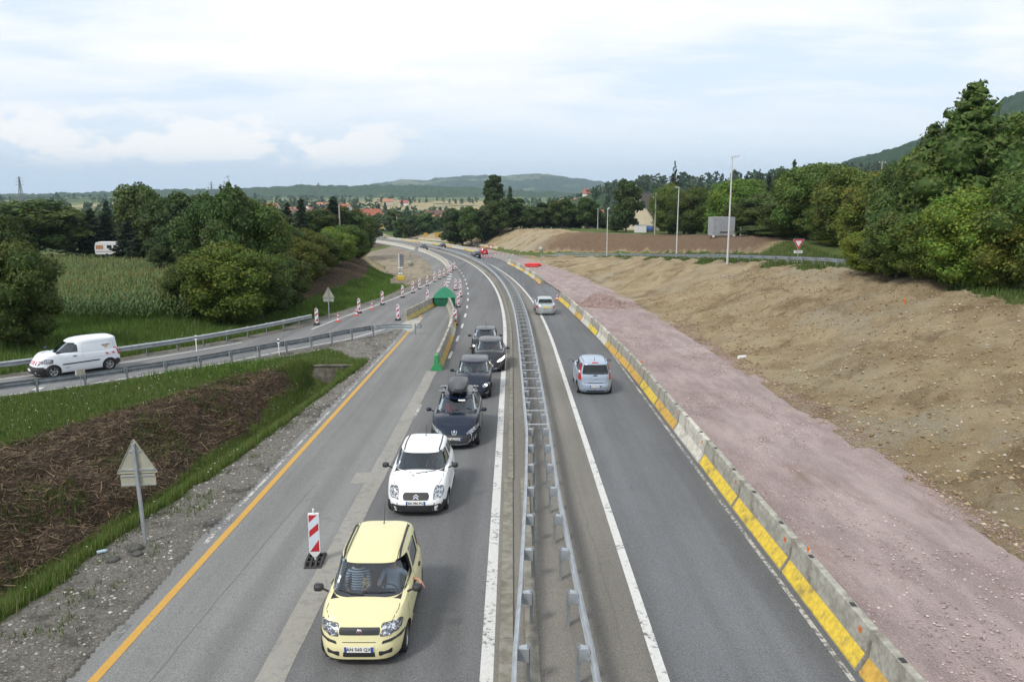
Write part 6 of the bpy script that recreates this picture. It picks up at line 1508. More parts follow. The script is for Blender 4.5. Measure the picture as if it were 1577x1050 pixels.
def pole(px, pyt, pyb, Y, r, mat, label, cross=None):
    xt, yt, zt2 = at_y(px, pyt, Y); z0 = tz(xt, Y); t = thing('utility_pole', label, 'pole', (xt, Y, z0)); MB().tube([(0, 0, -.2), (0, 0, zt2 - z0)], [r * 1.3, r * .8], 8).build('shaft', mat, t)
    if cross: MB().box((0, 0, zt2 - z0 - cross[1]), (cross[0], .12, .12)).build('crossarm', mat, t); [MB().lathe([(.05, 0), (.07, .1), (.04, .2), (0, .2)], 6, 0, 'Z', (k * cross[0] * .45, 0, zt2 - z0 - cross[1] + .06)).build('insulator', M_WPL, t) for k in (-1, 1)]
M_CP = plain('concrete_pole', (.33, .31, .27), .9, 0, .15, 2)
pole(1010.5, 297, 362, 172, .16, M_CP, 'concrete utility pole beside the dark roofed house', (1.3, 1.0))
pole(522, 314, 350, 145, .14, M_CP, 'concrete pole rising out of the trees left of the road'); pole(1359, 248, 268, 190, .13, M_CP, 'utility pole showing above the trees below the wooded mountain', (1.6, .4))
for px, a, b, w in ((611, 333, 357, 'leftmost, with a white fitting'), (617, 339, 357, 'thin one second from left'), (639, 337, 357, 'tall one in the middle'), (660, 341, 356, 'rightmost by the houses'), (630, 333, 352, 'short one behind the middle')): pole(px, a, b, 330, .22, M_CP, 'distant pole above the dark wood, ' + w)
pole(1141, 350, 372, 128, .07, M_WPL, 'thin white post on the brown mound in front of the trees')
def pylon(px, pyt, Y, w, label):
    xt, yt, zt2 = at_y(px, pyt, Y); z0 = tz(xt, Y); h = zt2 - z0; t = thing('pylon', label, 'pylon', (xt, Y, z0)); M_ = plain('pylon_steel', (.18, .19, .21), .6, .3)
    mb = MB(); L_ = [(0, w), (.35, w * .55), (.65, w * .28), (1, w * .10)]; r = h * .008 + .12
    for sx in (-1, 1):
        for sy in (-1, 1): mb.tube([(sx * b / 2, sy * b / 2, a * h) for a, b in L_], r, 4)
    n = 9
    for i in range(n):
        a0, a1 = i / n, (i + 1) / n; w0, w1 = np.interp([a0, a1], *zip(*L_)) / 2
        for q in (-1, 1): mb.tube([(-w0, q * w0, a0 * h), (w1, q * w1, a1 * h)], r * .6, 3); mb.tube([(w0, q * w0, a0 * h), (-w1, q * w1, a1 * h)], r * .6, 3)
    mb.build('lattice', M_, t)
    for a, l in ((.70, .30), (.82, .34), (.93, .24)): MB().tube([(-l * h / 2, 0, a * h), (0, 0, a * h + h * .02), (l * h / 2, 0, a * h)], r * .9, 4).build('crossarm', M_, t)
pylon(29, 272, 1350, 9, 'lattice power pylon on the left horizon'); pylon(325, 280, 1700, 7, 'faint pylon behind the tall thin tree'); pylon(490, 281, 1700, 7, 'faint pylon above the far village')
# ---------------------------------------------------------------- heap, tubes, odds and ends
M_HEAP = plain('heap_gravel', (.24, .17, .155), .95, 0, .35, 14, .2, 0, .8)
def heap():
    x0, y0 = plane_pt(930, 472); n = 60; u = np.linspace(-1, 1, n); U, V_ = np.meshgrid(u, u, indexing='ij'); 
    r = np.hypot(U, V_); X = U * 3.0; Y = V_ * 3.3; a = .35; Z = np.maximum(0, 1.0 * np.exp(-((X + .7) ** 2 / 1.4 + (Y - .8) ** 2 / 2.2)) + .85 * np.exp(-((X - .6) ** 2 / 1.6 + (Y + .4) ** 2 / 2.0)) - .12 + .16 * (vnoise(X, Y, .7, 31) - .5)); Z = Z * (1 - ss(r, .8, 1.0)) - .03
    i = (np.arange(n - 1)[:, None] * n + np.arange(n - 1)[None, :]).ravel(); Q = np.stack([i, i + n, i + n + 1, i + 1], -1)
    o = link('gravel_heap', npmesh('gravel_heap', np.stack([X, Y, Z], -1).reshape(-1, 3), Q, M_HEAP, smooth=True), None, (x0, y0, road_z(x0, y0) + .07)); tag(o, 'heap of reddish crushed stone on the pink gravel track', 'gravel heap')
    # loose stones over it
    Vs, Fs = [], []; oct_ = np.array([(1, 0, 0), (-1, 0, 0), (0, 1, 0), (0, -1, 0), (0, 0, 1), (0, 0, -1)], float); of = [(0, 2, 4), (2, 1, 4), (1, 3, 4), (3, 0, 4), (2, 0, 5), (1, 2, 5), (3, 1, 5), (0, 3, 5)]
    for k in range(2600):
        ii, jj = rng.integers(4, n - 4, 2); z = Z[ii, jj]
        if z < .02 and rng.random() > .06: continue
        s_ = rng.uniform(.03, .075); c = np.array([X[ii, jj] + rng.uniform(-.06, .06), Y[ii, jj] + rng.uniform(-.06, .06), max(z, 0)]); b = len(Vs) * 6; Vs.append(oct_ * s_ * rng.uniform(.7, 1.3, (6, 1)) + c); Fs += [(f[0] + b, f[1] + b, f[2] + b) for f in of]
    me = npmesh('loose_stones', np.concatenate(Vs), Fs, plain('heap_stone', (.32, .24, .22), .95, 0, .5, 3)); tag(link('loose_stones', me, o), kind='stuff')
heap()
M_TUBE = plain('red_tube', (.60, .035, .03), .45, 0, .1, 4)
x, y = plane_pt(821, 411); z = road_z(x, y)
for k, (dx, dy, dz, a, L_) in enumerate(((-.9, 0, .17, 1.45, 2.5), (-.3, .4, .17, 1.7, 2.4), (.4, .3, .17, 1.2, 2.5), (1.0, 0, .17, 1.9, 2.0), (-.5, .2, .40, 1.5, 2.3), (.2, .1, .40, 1.0, 2.2))):
    d_ = Vector((math.cos(a - 1.3), math.sin(a - 1.3) * .35, 0)); mb = MB(); mb.tube([Vector((0, 0, 0)) - d_ * L_ / 2, Vector((0, 0, 0)) + d_ * L_ / 2], .16, 10)
    tag(mb.build('tube', M_TUBE, None, (x + dx * .5, y + dy + dx * 1.6, z + dz + .05)), 'red plastic tube, ' + ['leftmost below', 'second from left below', 'third from left below', 'rightmost below', 'left one on top', 'right one on top'][k] + ' in the pile at the gravel track', 'tube', 'pile of red tubes')
x, y, z = at_y(1143, 555, 44.5); z = tz(x, y); t = thing('canister', 'white canister lying at the foot of the tan bank', 'canister', (x, y, z + .10), .35); MB().tube([(-.26, 0, 0), (.20, 0, 0), (.27, 0, 0), (.33, 0, 0)], [.11, .11, .06, .035], 12).build('body', M_WPL, t); MB().tube([(.33, 0, 0), (.38, 0, 0)], .04, 8).build('cap', M_BLK, t)
x, y, z = at_y(1397, 424, 46); t = thing('marker_peg', 'small orange marker peg at the top of the tan bank', 'peg', (x, y, tz(x, y))); MB().box((0, 0, .12), (.07, .05, .26)).build('stake', M_ORF, t); MB().box((0, 0, .26), (.075, .055, .04)).build('tip', plain('peg_tip', (.8, .25, .05), .5), t)
x, y = plane_pt(198, 872); tag(MB().tube([(-.11, 0, .05), (.06, 0, .05), (.12, 0, .05)], [.045, .045, .015], 8).build('bottle', plain('pale_plastic', (.45, .58, .66), .3), None, (-9.9, 18.0, tz(-9.9, 18.0) + .0), (0, 0, .6)), 'crushed pale blue bottle on the verge near the large sign', 'bottle')
for (x, y, s_, w_) in ((-9.2, 18.2, .2, 'largest'), (-9.45, 17.6, .16, 'left'), (-9.0, 17.9, .13, 'smallest')):
    mb = MB(); 
    me = bpy.data.meshes.new('r'); bm = bmesh.new(); bmesh.ops.create_icosphere(bm, subdivisions=2, radius=s_)
    for v in bm.verts: v.co *= 1 + .5 * (vnoise(v.co.x * 9, v.co.y * 9 + v.co.z * 7, 1, 3) - .5); v.co.z *= .55
    bm.to_mesh(me); bm.free(); me.materials.append(plain('asphalt_lump', (.07, .068, .062), .95, 0, .3, 8)); tag(link('asphalt_lump', me, None, (x, y, tz(x, y) + .02)), w_ + ' dark lump of broken asphalt at the foot of the large sign', 'rubble', 'asphalt lumps')
# parked trailer, hedge column, caravan, yellow roller -------------------------
x, y, z = at_y(1110, 367, 133); z = tz(x, y); t = thing('box_trailer', 'grey metal container with ribbed side beside the street lamp', 'container', (x, y, z + .1), .12); t.scale = (1.5, 1.2, 1.3); M_GP = plain('grey_sheet', (.34, .35, .37), .5, .3, .08, 2)
b = MB().box((0, 0, 1.35), (2.45, 2.0, 2.3)).build('body', M_GP, t)
for k in range(8): MB().box((-1.1 + .31 * k, -1.01, 1.35), (.035, .02, 2.2)).build('rib', M_GALV, b)
for k in (-1, 1): MB().box((k * 1.15, -.98, .12), (.16, .2, .28)).build('foot', M_WPL, t)
MB().box((.0, -1.03, .62), (.9, .01, .14)).build('stencil', M_INK, t)
x, y, z = at_y(170, 392, 128); zc_ = tz(x, y) + .3; t = thing('caravan', 'white caravan with orange curtain window parked among the dark trees', 'caravan', (x, y, zc_), .15); M_CV = plain('caravan_white', (.66, .67, .68), .5)
MB().prism(rpoly([(-1.9, .45), (1.9, .45), (1.95, 1.5), (1.75, 2.35), (-1.75, 2.4), (-1.95, 1.6)], .25, 4), -1.0, 1.0, 0, 'Y').build('body', M_CV, t)
MB().box((-1.2, -1.01, 1.6), (1.1, .02, .62)).build('window', plain('orange_curtain', (.42, .22, .10), .8), t); MB().box((.25, -1.01, 1.65), (.7, .02, .5)).build('window', MT['dark_window'], t); MB().box((1.1, -1.01, 1.65), (.5, .02, .5)).build('window', MT['dark_window'], t); MB().lathe([(0, -.1), (.3, -.1), (.3, .1), (0, .1)], 14, 0, 'Y', (-.2, -.95, .3)).build('wheel', M_TYRE, t); MB().box((0, -1.01, .9), (3.5, .015, .08)).build('stripe', plain('brown_stripe', (.25, .12, .06), .5), t)
x, y, z = at_y(38, 402, 126); zc_ = tz(x, y) + .2; t = thing('parked_van', 'white vehicle half hidden under the big tree on the far left', 'van', (x, y, zc_), .1); MB().prism(rpoly([(-1.9, .4), (2.0, .4), (2.0, 1.0), (1.2, 1.2), (.7, 1.8), (-1.9, 1.8)], .15, 3), -.85, .85, 0, 'Y').build('body', M_CV, t); MB().box((.2, -.86, 1.4), (.9, .02, .4)).build('window', MT['dark_window'], t); [MB().lathe([(0, -.1), (.32, -.1), (.32, .1), (0, .1)], 14, 0, 'Y', (k, -.8, .32)).build('wheel', M_TYRE, t) for k in (-1.2, 1.2)]
def machine(px, py, Y, label, col, k=1):
    x, y, z = at_y(px, py, Y); t = thing('road_roller', label, 'construction machine', (x, y, tz(x, y) + .3), .3); M_ = plain(col[0], col[1], .5)
    MB().lathe([(0, -.9), (.8, -.9), (.8, .9), (0, .9)], 18, 0, 'Y', (-1.7, 0, .8)).build('drum', M_GALVD, t); MB().lathe([(0, -.8), (.75, -.8), (.75, .8), (0, .8)], 18, 0, 'Y', (1.5, 0, .75)).build('wheel', M_TYRE, t)
    MB().prism(rpoly([(-2.2, 1.0), (2.4, 1.0), (2.4, 1.9), (.6, 2.0), (.3, 1.7), (-2.0, 1.6)], .15, 2), -.8, .8, 0, 'Y').build('chassis', M_, t); MB().box((-.2, 0, 3.05), (1.7, 1.6, .12)).build('canopy', M_, t); [MB().box((a, b, 2.4), (.1, .1, 1.3)).build('canopy_post', M_, t) for a in (-.9, .5) for b in (-.7, .7)]; MB().box((-.1, 0, 2.1), (.5, .5, .7)).build('seat', M_BLK, t)
machine(589, 362, 370, 'yellow road roller at work at the far left end of the road', ('machine_yellow', (.62, .46, .05))); machine(601, 364, 360, 'pale brown machine next to the distant yellow roller', ('machine_brown', (.42, .28, .2)))
x, y, z = at_y(985, 352, 165); zc_ = tz(x, y)
# ---------------------------------------------------------------- vegetation
def mat_leaf(name):
    m = newmat(name); n = NT(m); a = n.attr('leaf').outputs[0]; oi = n.N.new('ShaderNodeObjectInfo')
    c = n.mix(1.0, a, oi.outputs['Color'], 'MULTIPLY')
    v = n.ramp(oi.outputs['Random'], 0, 1, .85, 1.15); c = n.mix(1.0, c, v, 'MULTIPLY')
    n.set(col=c, rough=.62, spec=.25)
    tr = n.N.new('ShaderNodeBsdfTranslucent'); n.L(n.mix(1.0, c, (1.1, 1.15, .5), 'MULTIPLY'), tr.inputs[0]); mx = n.N.new('ShaderNodeMixShader'); mx.inputs[0].default_value = .22
    n.L(n.b.outputs[0], mx.inputs[1]); n.L(tr.outputs[0], mx.inputs[2]); n.L(mx.outputs[0], n.o.inputs[0]); return m
M_LEAF = mat_leaf('leaf'); M_BARK = plain('bark', (.10, .08, .06), .95, 0, .3, 6)
def leaves(P, Nn, size, asp=.55):
    n = len(P); r = rng.normal(size=(n, 3)); Nn = Nn / (np.linalg.norm(Nn, axis=1, keepdims=True) + 1e-9)
    t = np.cross(Nn, r); t /= np.linalg.norm(t, axis=1, keepdims=True) + 1e-9; b = np.cross(Nn, t); s = (size * rng.uniform(.6, 1.35, n))[:, None]
    V = np.stack([P - t * s, P + b * s * asp, P + t * s, P - b * s * asp], 1).reshape(-1, 3); F_ = np.arange(4 * n).reshape(-1, 4); return V, F_
def crown(name, blobs, n, size, jit=.75, thick=.22, base=(.075, .115, .028), var=.35, core=.72, low=None):
    B = np.array(blobs); c = B[:, :3]; rad = B[:, 3:6]; w = rad.prod(1) ** (2 / 3); k = rng.choice(len(B), n, p=w / w.sum())
    d = rng.normal(size=(n, 3)); d /= np.linalg.norm(d, axis=1, keepdims=True); d[:, 2] = np.where((d[:, 2] < -.3) & (rng.random(n) < .6), -d[:, 2], d[:, 2])
    rr = 1 - np.abs(rng.normal(size=(n, 1))) * thick + rng.uniform(0, .10, (n, 1)); P = c[k] + d * rr * rad[k]
    P += (vnoise(P[:, 0] * 3, P[:, 1] * 3 + P[:, 2] * 5, 1.5, 9, 2)[:, None] - .5) * d * .8
    if low is not None: P[:, 2] = np.maximum(P[:, 2], low + rng.uniform(0, .4, n))
    Nn = d + rng.normal(size=(n, 3)) * jit; Nn[:, 2] += .35; V, Fq = leaves(P, Nn, size)
    bv = rng.uniform(1 - var * .5, 1 + var * .5, len(B))[k] * rng.uniform(1 - var, 1 + var, n); yel = rng.uniform(.8, 1.3, n) * rng.uniform(.9, 1.2, len(B))[k]
    col = np.stack([base[0] * bv * yel, base[1] * bv, base[2] * bv, np.ones(n)], -1); cols = np.repeat(col, 4, 0)
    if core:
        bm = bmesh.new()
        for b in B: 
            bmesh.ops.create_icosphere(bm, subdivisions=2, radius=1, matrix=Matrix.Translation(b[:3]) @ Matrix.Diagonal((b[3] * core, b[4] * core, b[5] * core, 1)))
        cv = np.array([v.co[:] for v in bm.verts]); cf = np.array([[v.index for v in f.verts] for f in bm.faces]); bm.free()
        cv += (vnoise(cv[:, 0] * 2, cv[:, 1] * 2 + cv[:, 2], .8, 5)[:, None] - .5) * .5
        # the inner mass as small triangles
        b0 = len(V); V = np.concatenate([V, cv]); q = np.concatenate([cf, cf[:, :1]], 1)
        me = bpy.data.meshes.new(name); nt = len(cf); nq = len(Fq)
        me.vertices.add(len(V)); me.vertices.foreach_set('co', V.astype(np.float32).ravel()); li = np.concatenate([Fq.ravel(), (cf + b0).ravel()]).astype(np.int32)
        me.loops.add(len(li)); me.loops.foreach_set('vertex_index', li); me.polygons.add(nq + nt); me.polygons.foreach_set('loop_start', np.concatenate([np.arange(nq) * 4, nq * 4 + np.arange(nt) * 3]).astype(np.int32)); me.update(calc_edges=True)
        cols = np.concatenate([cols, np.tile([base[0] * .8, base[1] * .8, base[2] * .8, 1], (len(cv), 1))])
        me.materials.append(M_LEAF)
    else: me = npmesh(name, V, Fq, M_LEAF)
    a = me.color_attributes.new('leaf', 'FLOAT_COLOR', 'POINT'); a.data.foreach_set('color', cols.astype(np.float32).ravel()); return me
def broad_blobs(seed, H=10., Wd=8., n=20, low=.22, top=1.0, sp=.5):
    r = np.random.default_rng(seed); out = []; zc = H * (low + top) / 2; hz = H * (top - low) / 2
    out.append((0, 0, zc, Wd * .30, Wd * .30, hz * .72))
    for i in range(n):
        u = (i + .5) / n; ph = i * 2.4 + r.uniform(-.5, .5); zz = 1 - 2 * u; q = math.sqrt(max(0, 1 - abs(zz) ** 2.2)); R_ = Wd / 2 * q * r.uniform(.62, .85)
        s_ = Wd * r.uniform(.13, .22) * (1 if zz > -.7 else .8); out.append((R_ * math.cos(ph), R_ * math.sin(ph), zc + zz * hz * .84, s_ * r.uniform(.9, 1.3), s_ * r.uniform(.9, 1.3), s_ * r.uniform(.75, 1.15)))
    return out
def trunk_mesh(H, r, seed, limbs=7, low=.25):
    q = np.random.default_rng(seed); mb = MB(); pts = [(0, 0, -.3), (.05, .02, H * .2), (-.08, .08, H * .45), (.06, -.03, H * .75)]; mb.tube(pts, [r * 1.25, r, r * .7, r * .3], 8)
    for i in range(limbs):
        a = i * 2.4 + q.uniform(-.4, .4); z = H * q.uniform(low, .6); L = H * q.uniform(.14, .24)
        mb.tube([(0, 0, z), (math.cos(a) * L * .5, math.sin(a) * L * .5, z + L * .45), (math.cos(a) * L, math.sin(a) * L, z + L * .75)], [r * .45, r * .28, r * .1], 5)
    return mb.mesh('trunk', M_BARK)
SH = [(x * .7, y * .7, 9.3 + z, .28, .28, .75) for x, y, z in ((0, 0, .4), (1, .4, 0), (-1.2, .2, -.1), (.6, -1, -.2), (-.6, .9, .1))]
def cone_blobs(H, Wd, seed, n=46, droop=.12):
    r = np.random.default_rng(seed); out = []
    for i in range(n):
        u = (i / n) ** .85; z = H * (.06 + .93 * u); R_ = Wd / 2 * (1 - u) ** .85 * r.uniform(.55, .85) + .05; ph = i * 2.4; s_ = Wd * .15 * (1 - u * .75) * r.uniform(.8, 1.2)
        out.append((R_ * math.cos(ph), R_ * math.sin(ph), z - droop * R_, s_ * 1.25, s_ * 1.25, s_ * .55))
    out.append((0, 0, H * .5, Wd * .12, Wd * .12, H * .42)); return out
CRN = {
 'near_a': (crown('crown', broad_blobs(1, 10, 8, 26, .10), 26000, .15), trunk_mesh(10, .2, 1), 10, 8),
 'near_b': (crown('crown', broad_blobs(2, 10, 8, 30, .02, .98) , 26000, .15, base=(.085, .12, .026)), trunk_mesh(10, .15, 2, 9, .05), 10, 8),
 'near_c': (crown('crown', broad_blobs(3, 10, 6.5, 24, .04, .95) + SH, 22000, .15, thick=.30, base=(.06, .10, .03)), trunk_mesh(10, .16, 3), 10, 6.5),
 'layer': (crown('crown', cone_blobs(10, 8.6, 9, 70, .02) + broad_blobs(11, 7, 8, 16, .10), 30000, .14, thick=.25, base=(.062, .10, .024)), trunk_mesh(10, .2, 4), 10, 8.6),
 'mid_a': (crown('crown', broad_blobs(4, 10, 8, 18, .10), 8000, .27), trunk_mesh(10, .2, 5), 10, 8),
 'mid_b': (crown('crown', broad_blobs(5, 10, 7, 16, .16), 7000, .27, base=(.062, .10, .03)), trunk_mesh(10, .2, 6), 10, 7),
 'mid_c': (crown('crown', broad_blobs(6, 10, 6, 14, .04), 6500, .27, thick=.3, base=(.07, .105, .035)), trunk_mesh(10, .15, 7), 10, 6),
 'conifer': (crown('crown', cone_blobs(10, 4.4, 8), 8000, .20, base=(.032, .058, .026), thick=.3), trunk_mesh(10, .15, 8, 2), 10, 4.4),
 'cedar': (crown('crown', [(math.cos(i * 2.4) * (3.4 * (1 - i / 26)), math.sin(i * 2.4) * (3.4 * (1 - i / 26)), 2.5 + 7.3 * i / 26, 1.0 * (1.1 - i / 26), 1.0 * (1.1 - i / 26), .22) for i in range(26)], 5000, .17, base=(.035, .06, .035), core=0), trunk_mesh(11, .16, 9, 16, .3), 10, 7),
 'poplar': (crown('crown', broad_blobs(12, 10, 3.4, 22, .04), 7000, .22, base=(.055, .085, .03)), trunk_mesh(10, .12, 10), 10, 3.4),
 'far': (crown('crown', broad_blobs(14, 10, 9, 10, .02), 900, .75, base=(.06, .09, .035)), trunk_mesh(10, .2, 11, 3), 10, 9),
 'far2': (crown('crown', broad_blobs(15, 10, 7, 9, .02), 800, .75, base=(.055, .09, .03)), trunk_mesh(10, .2, 12, 3), 10, 7),
 'farcon': (crown('crown', cone_blobs(10, 4.5, 16, 20), 900, .55, base=(.03, .055, .028)), trunk_mesh(10, .12, 13, 1), 10, 4.5),
}
for k_, (me_, tr_, H0_, W0_) in list(CRN.items()):
    co = np.empty(len(me_.vertices) * 3, np.float32); me_.vertices.foreach_get('co', co); co = co.reshape(-1, 3)
    CRN[k_] = (me_, tr_, float(np.percentile(co[:, 2], 99.7)), float(2 * np.percentile(np.hypot(co[:, 0], co[:, 1]), 96)))
def gz(x, y):
    z = tz(x, y); D = math.hypot(x, y)
    if D > 420:
        for t in RIDGES:
            h = t.ray_cast(Vector((x, y, 900)), Vector((0, 0, -1)))
            if h[0] is not None: z = max(z, h[0].z)
    return z
NT_ = 0
def T(px, Y, ytop, wpx, kind, label, group=None, tint=(1, 1, 1), base=None, name=None, rz=None):
    x, y, zt = at_y(px, ytop, Y); z0 = gz(x, Y) if base is None else base; h = max(zt - z0, 1.0); zc = Y * CP - (zt - h * .5 - HC) * SP; w = wpx / F * zc
    me, tr, H0, W0 = CRN[kind]; nm = name or ('conifer' if kind in ('conifer', 'cedar', 'farcon') else 'poplar' if kind == 'poplar' else 'shrub' if h < 4.5 else 'tree')
    t = thing(nm, label, 'tree' if nm != 'shrub' else 'shrub', (x, Y, z0 - .1), rng.uniform(0, 6.28) if rz is None else rz, group); t.scale = (w / W0, w / W0, h / H0)
    c = link('crown', me, t); c.color = (*tint, 1); link('trunk', tr, t); return t
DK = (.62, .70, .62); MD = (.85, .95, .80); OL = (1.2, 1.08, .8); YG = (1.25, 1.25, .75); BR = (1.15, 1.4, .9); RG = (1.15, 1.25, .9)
# --- left of the slip road, near to far
L_ = [
 (12, 47, 372, 120, 'near_b', DK, 'dark bush against the left edge of the picture, in front of the maize'),
 (-12, 52, 330, 90, 'near_a', DK, 'dark tree partly cut off by the left edge of the picture'),
 (48, 128, 308, 128, 'mid_a', MD, 'wide rounded tree at far left above the white vehicle'),
 (-30, 120, 318, 110, 'mid_b', DK, 'tree cut off at the left edge behind the rounded tree'),
 (98, 150, 318, 60, 'mid_b', MD, 'pale green tree just right of the wide rounded tree'),
 (118, 138, 330, 42, 'conifer', DK, 'dark conifer behind the hedge left of the caravan'),
 (138, 136, 322, 48, 'conifer', DK, 'taller dark conifer directly left of the caravan'),
 (160, 138, 330, 46, 'conifer', DK, 'dark conifer rising behind the caravan'),
 (208, 145, 283, 68, 'mid_a', MD, 'tall round crowned tree standing above the caravan'),
 (196, 122, 340, 50, 'conifer', DK, 'dark conifer just right of the caravan'),
 (220, 116, 330, 56, 'conifer', DK, 'dense dark conifer between caravan and the tall thin tree'),
 (245, 112, 325, 60, 'mid_b', DK, 'very dark broad tree behind the maize field, right end'),
 (250, 140, 305, 60, 'mid_a', DK, 'dark tree with flat top behind the maize'),
 (285, 130, 296, 66, 'mid_b', DK, 'dark tree reaching the horizon left of the tall thin tree'),
 (268, 96, 345, 70, 'near_c', DK, 'shaded tree behind the yellow green bush'),
 (318, 76, 300, 90, 'near_c', MD, 'tall loose tree with thin shoots above its crown'),
 (352, 72, 285, 80, 'near_c', MD, 'tallest loose tree left of the road, shoots against the sky'),
 (385, 74, 306, 104, 'near_a', MD, 'broad tree right of the tall loose tree'),
 (300, 60.5, 392, 96, 'near_b', (.8, .85, .6), 'olive green bush at the corner of the maize field'),
 (348, 59, 372, 124, 'near_b', (.95, 1.05, .65), 'big yellow green bush above the slip road guard rail'),
 (398, 66, 392, 90, 'near_a', MD, 'dark green bush right of the yellow green bush'),
 (425, 72, 388, 90, 'near_b', DK, 'shaded bush on the bank above the triangular sign'),
 (425, 88, 345, 84, 'near_a', MD, 'round tree in the middle of the bank row'),
 (448, 84, 362, 76, 'near_b', OL, 'olive tree with yellowing top on the bank'),
 (470, 92, 352, 70, 'near_b', OL, 'yellowish tree near the right half of the bank row'),
 (488, 98, 358, 66, 'near_a', MD, 'green tree third from the right end of the bank row'),
 (512, 106, 350, 60, 'near_b', BR, 'fresh green tree second from the right end of the bank row'),
 (534, 114, 346, 52, 'near_a', MD, 'tree next to the right end of the bank row'),
 (546, 121, 360, 40, 'near_b', MD, 'last tree of the bank row before the bare earth'),
 (418, 130, 328, 54, 'mid_b', DK, 'dark tree behind the bank row below the red roofs'),
 (442, 140, 312, 28, 'conifer', DK, 'slim dark conifer behind the bank row, left one'),
 (463, 138, 306, 30, 'conifer', DK, 'slim dark conifer behind the bank row, right one'),
 (490, 145, 322, 50, 'mid_a', MD, 'tree behind the bank row, left of the concrete pole'),
 (513, 150, 303, 44, 'conifer', DK, 'tall dark conifer beside the concrete pole'),
 (535, 155, 318, 44, 'mid_b', MD, 'dark tree right of the concrete pole'),
 (556, 165, 330, 40, 'mid_a', MD, 'low tree above the end of the bank row'),
 (400, 118, 340, 60, 'mid_a', DK, 'shaded tree behind the broad tree on the bank'),
 (375, 100, 330, 70, 'mid_a', DK, 'shaded tree behind the tallest loose tree'),
]
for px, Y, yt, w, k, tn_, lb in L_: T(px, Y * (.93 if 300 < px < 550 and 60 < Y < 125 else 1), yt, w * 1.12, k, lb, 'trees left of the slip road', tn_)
for i, (px, Y, yt, w) in enumerate(((92, 117, 392, 30), (112, 117, 388, 34), (134, 117, 390, 34), (70, 118, 390, 40), (165, 112, 396, 44))): T(px, Y, yt, w, 'mid_c', ('clipped dark shrub of the hedge behind the maize, ' + ['second', 'third', 'fourth', 'first'][i] + ' from left') if i < 4 else 'round green shrub in front of the caravan', 'hedge behind the maize', MD if i < 4 else BR, name='shrub')
# --- wood right of the far bend
ORD = 'first second third fourth fifth sixth seventh eighth ninth tenth eleventh twelfth thirteenth fourteenth fifteenth sixteenth seventeenth eighteenth'.split()
ks = ['mid_c', 'mid_a', 'mid_b']
xs = [(606, 340, 16), (622, 322, 30), (640, 326, 34), (700, 322, 40), (712, 330, 36), (726, 318, 38), (742, 322, 36), (756, 316, 40), (772, 306, 40), (790, 304, 38), (806, 316, 36), (822, 318, 36), (838, 312, 36), (852, 318, 34), (866, 306, 38), (880, 322, 34), (893, 316, 34), (905, 304, 36), (917, 328, 30), (930, 340, 28)]
for i, (px, yt, w) in enumerate(xs):
    if px < 690: continue
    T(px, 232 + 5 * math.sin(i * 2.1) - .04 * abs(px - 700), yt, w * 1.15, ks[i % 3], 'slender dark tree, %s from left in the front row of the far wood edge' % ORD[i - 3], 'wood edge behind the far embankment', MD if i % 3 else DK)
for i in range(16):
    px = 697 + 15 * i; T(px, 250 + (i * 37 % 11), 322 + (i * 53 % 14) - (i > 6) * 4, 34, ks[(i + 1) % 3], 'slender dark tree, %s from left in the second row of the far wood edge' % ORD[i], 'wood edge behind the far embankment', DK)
T(760, 262, 270, 30, 'poplar', 'tall dark poplar standing above the wood in the middle distance', None, MD); T(757, 258, 292, 26, 'poplar', 'shorter poplar against the foot of the tall one', None, MD); T(785, 420, 288, 9, 'poplar', 'small distant poplar right of the tall one', None, MD)
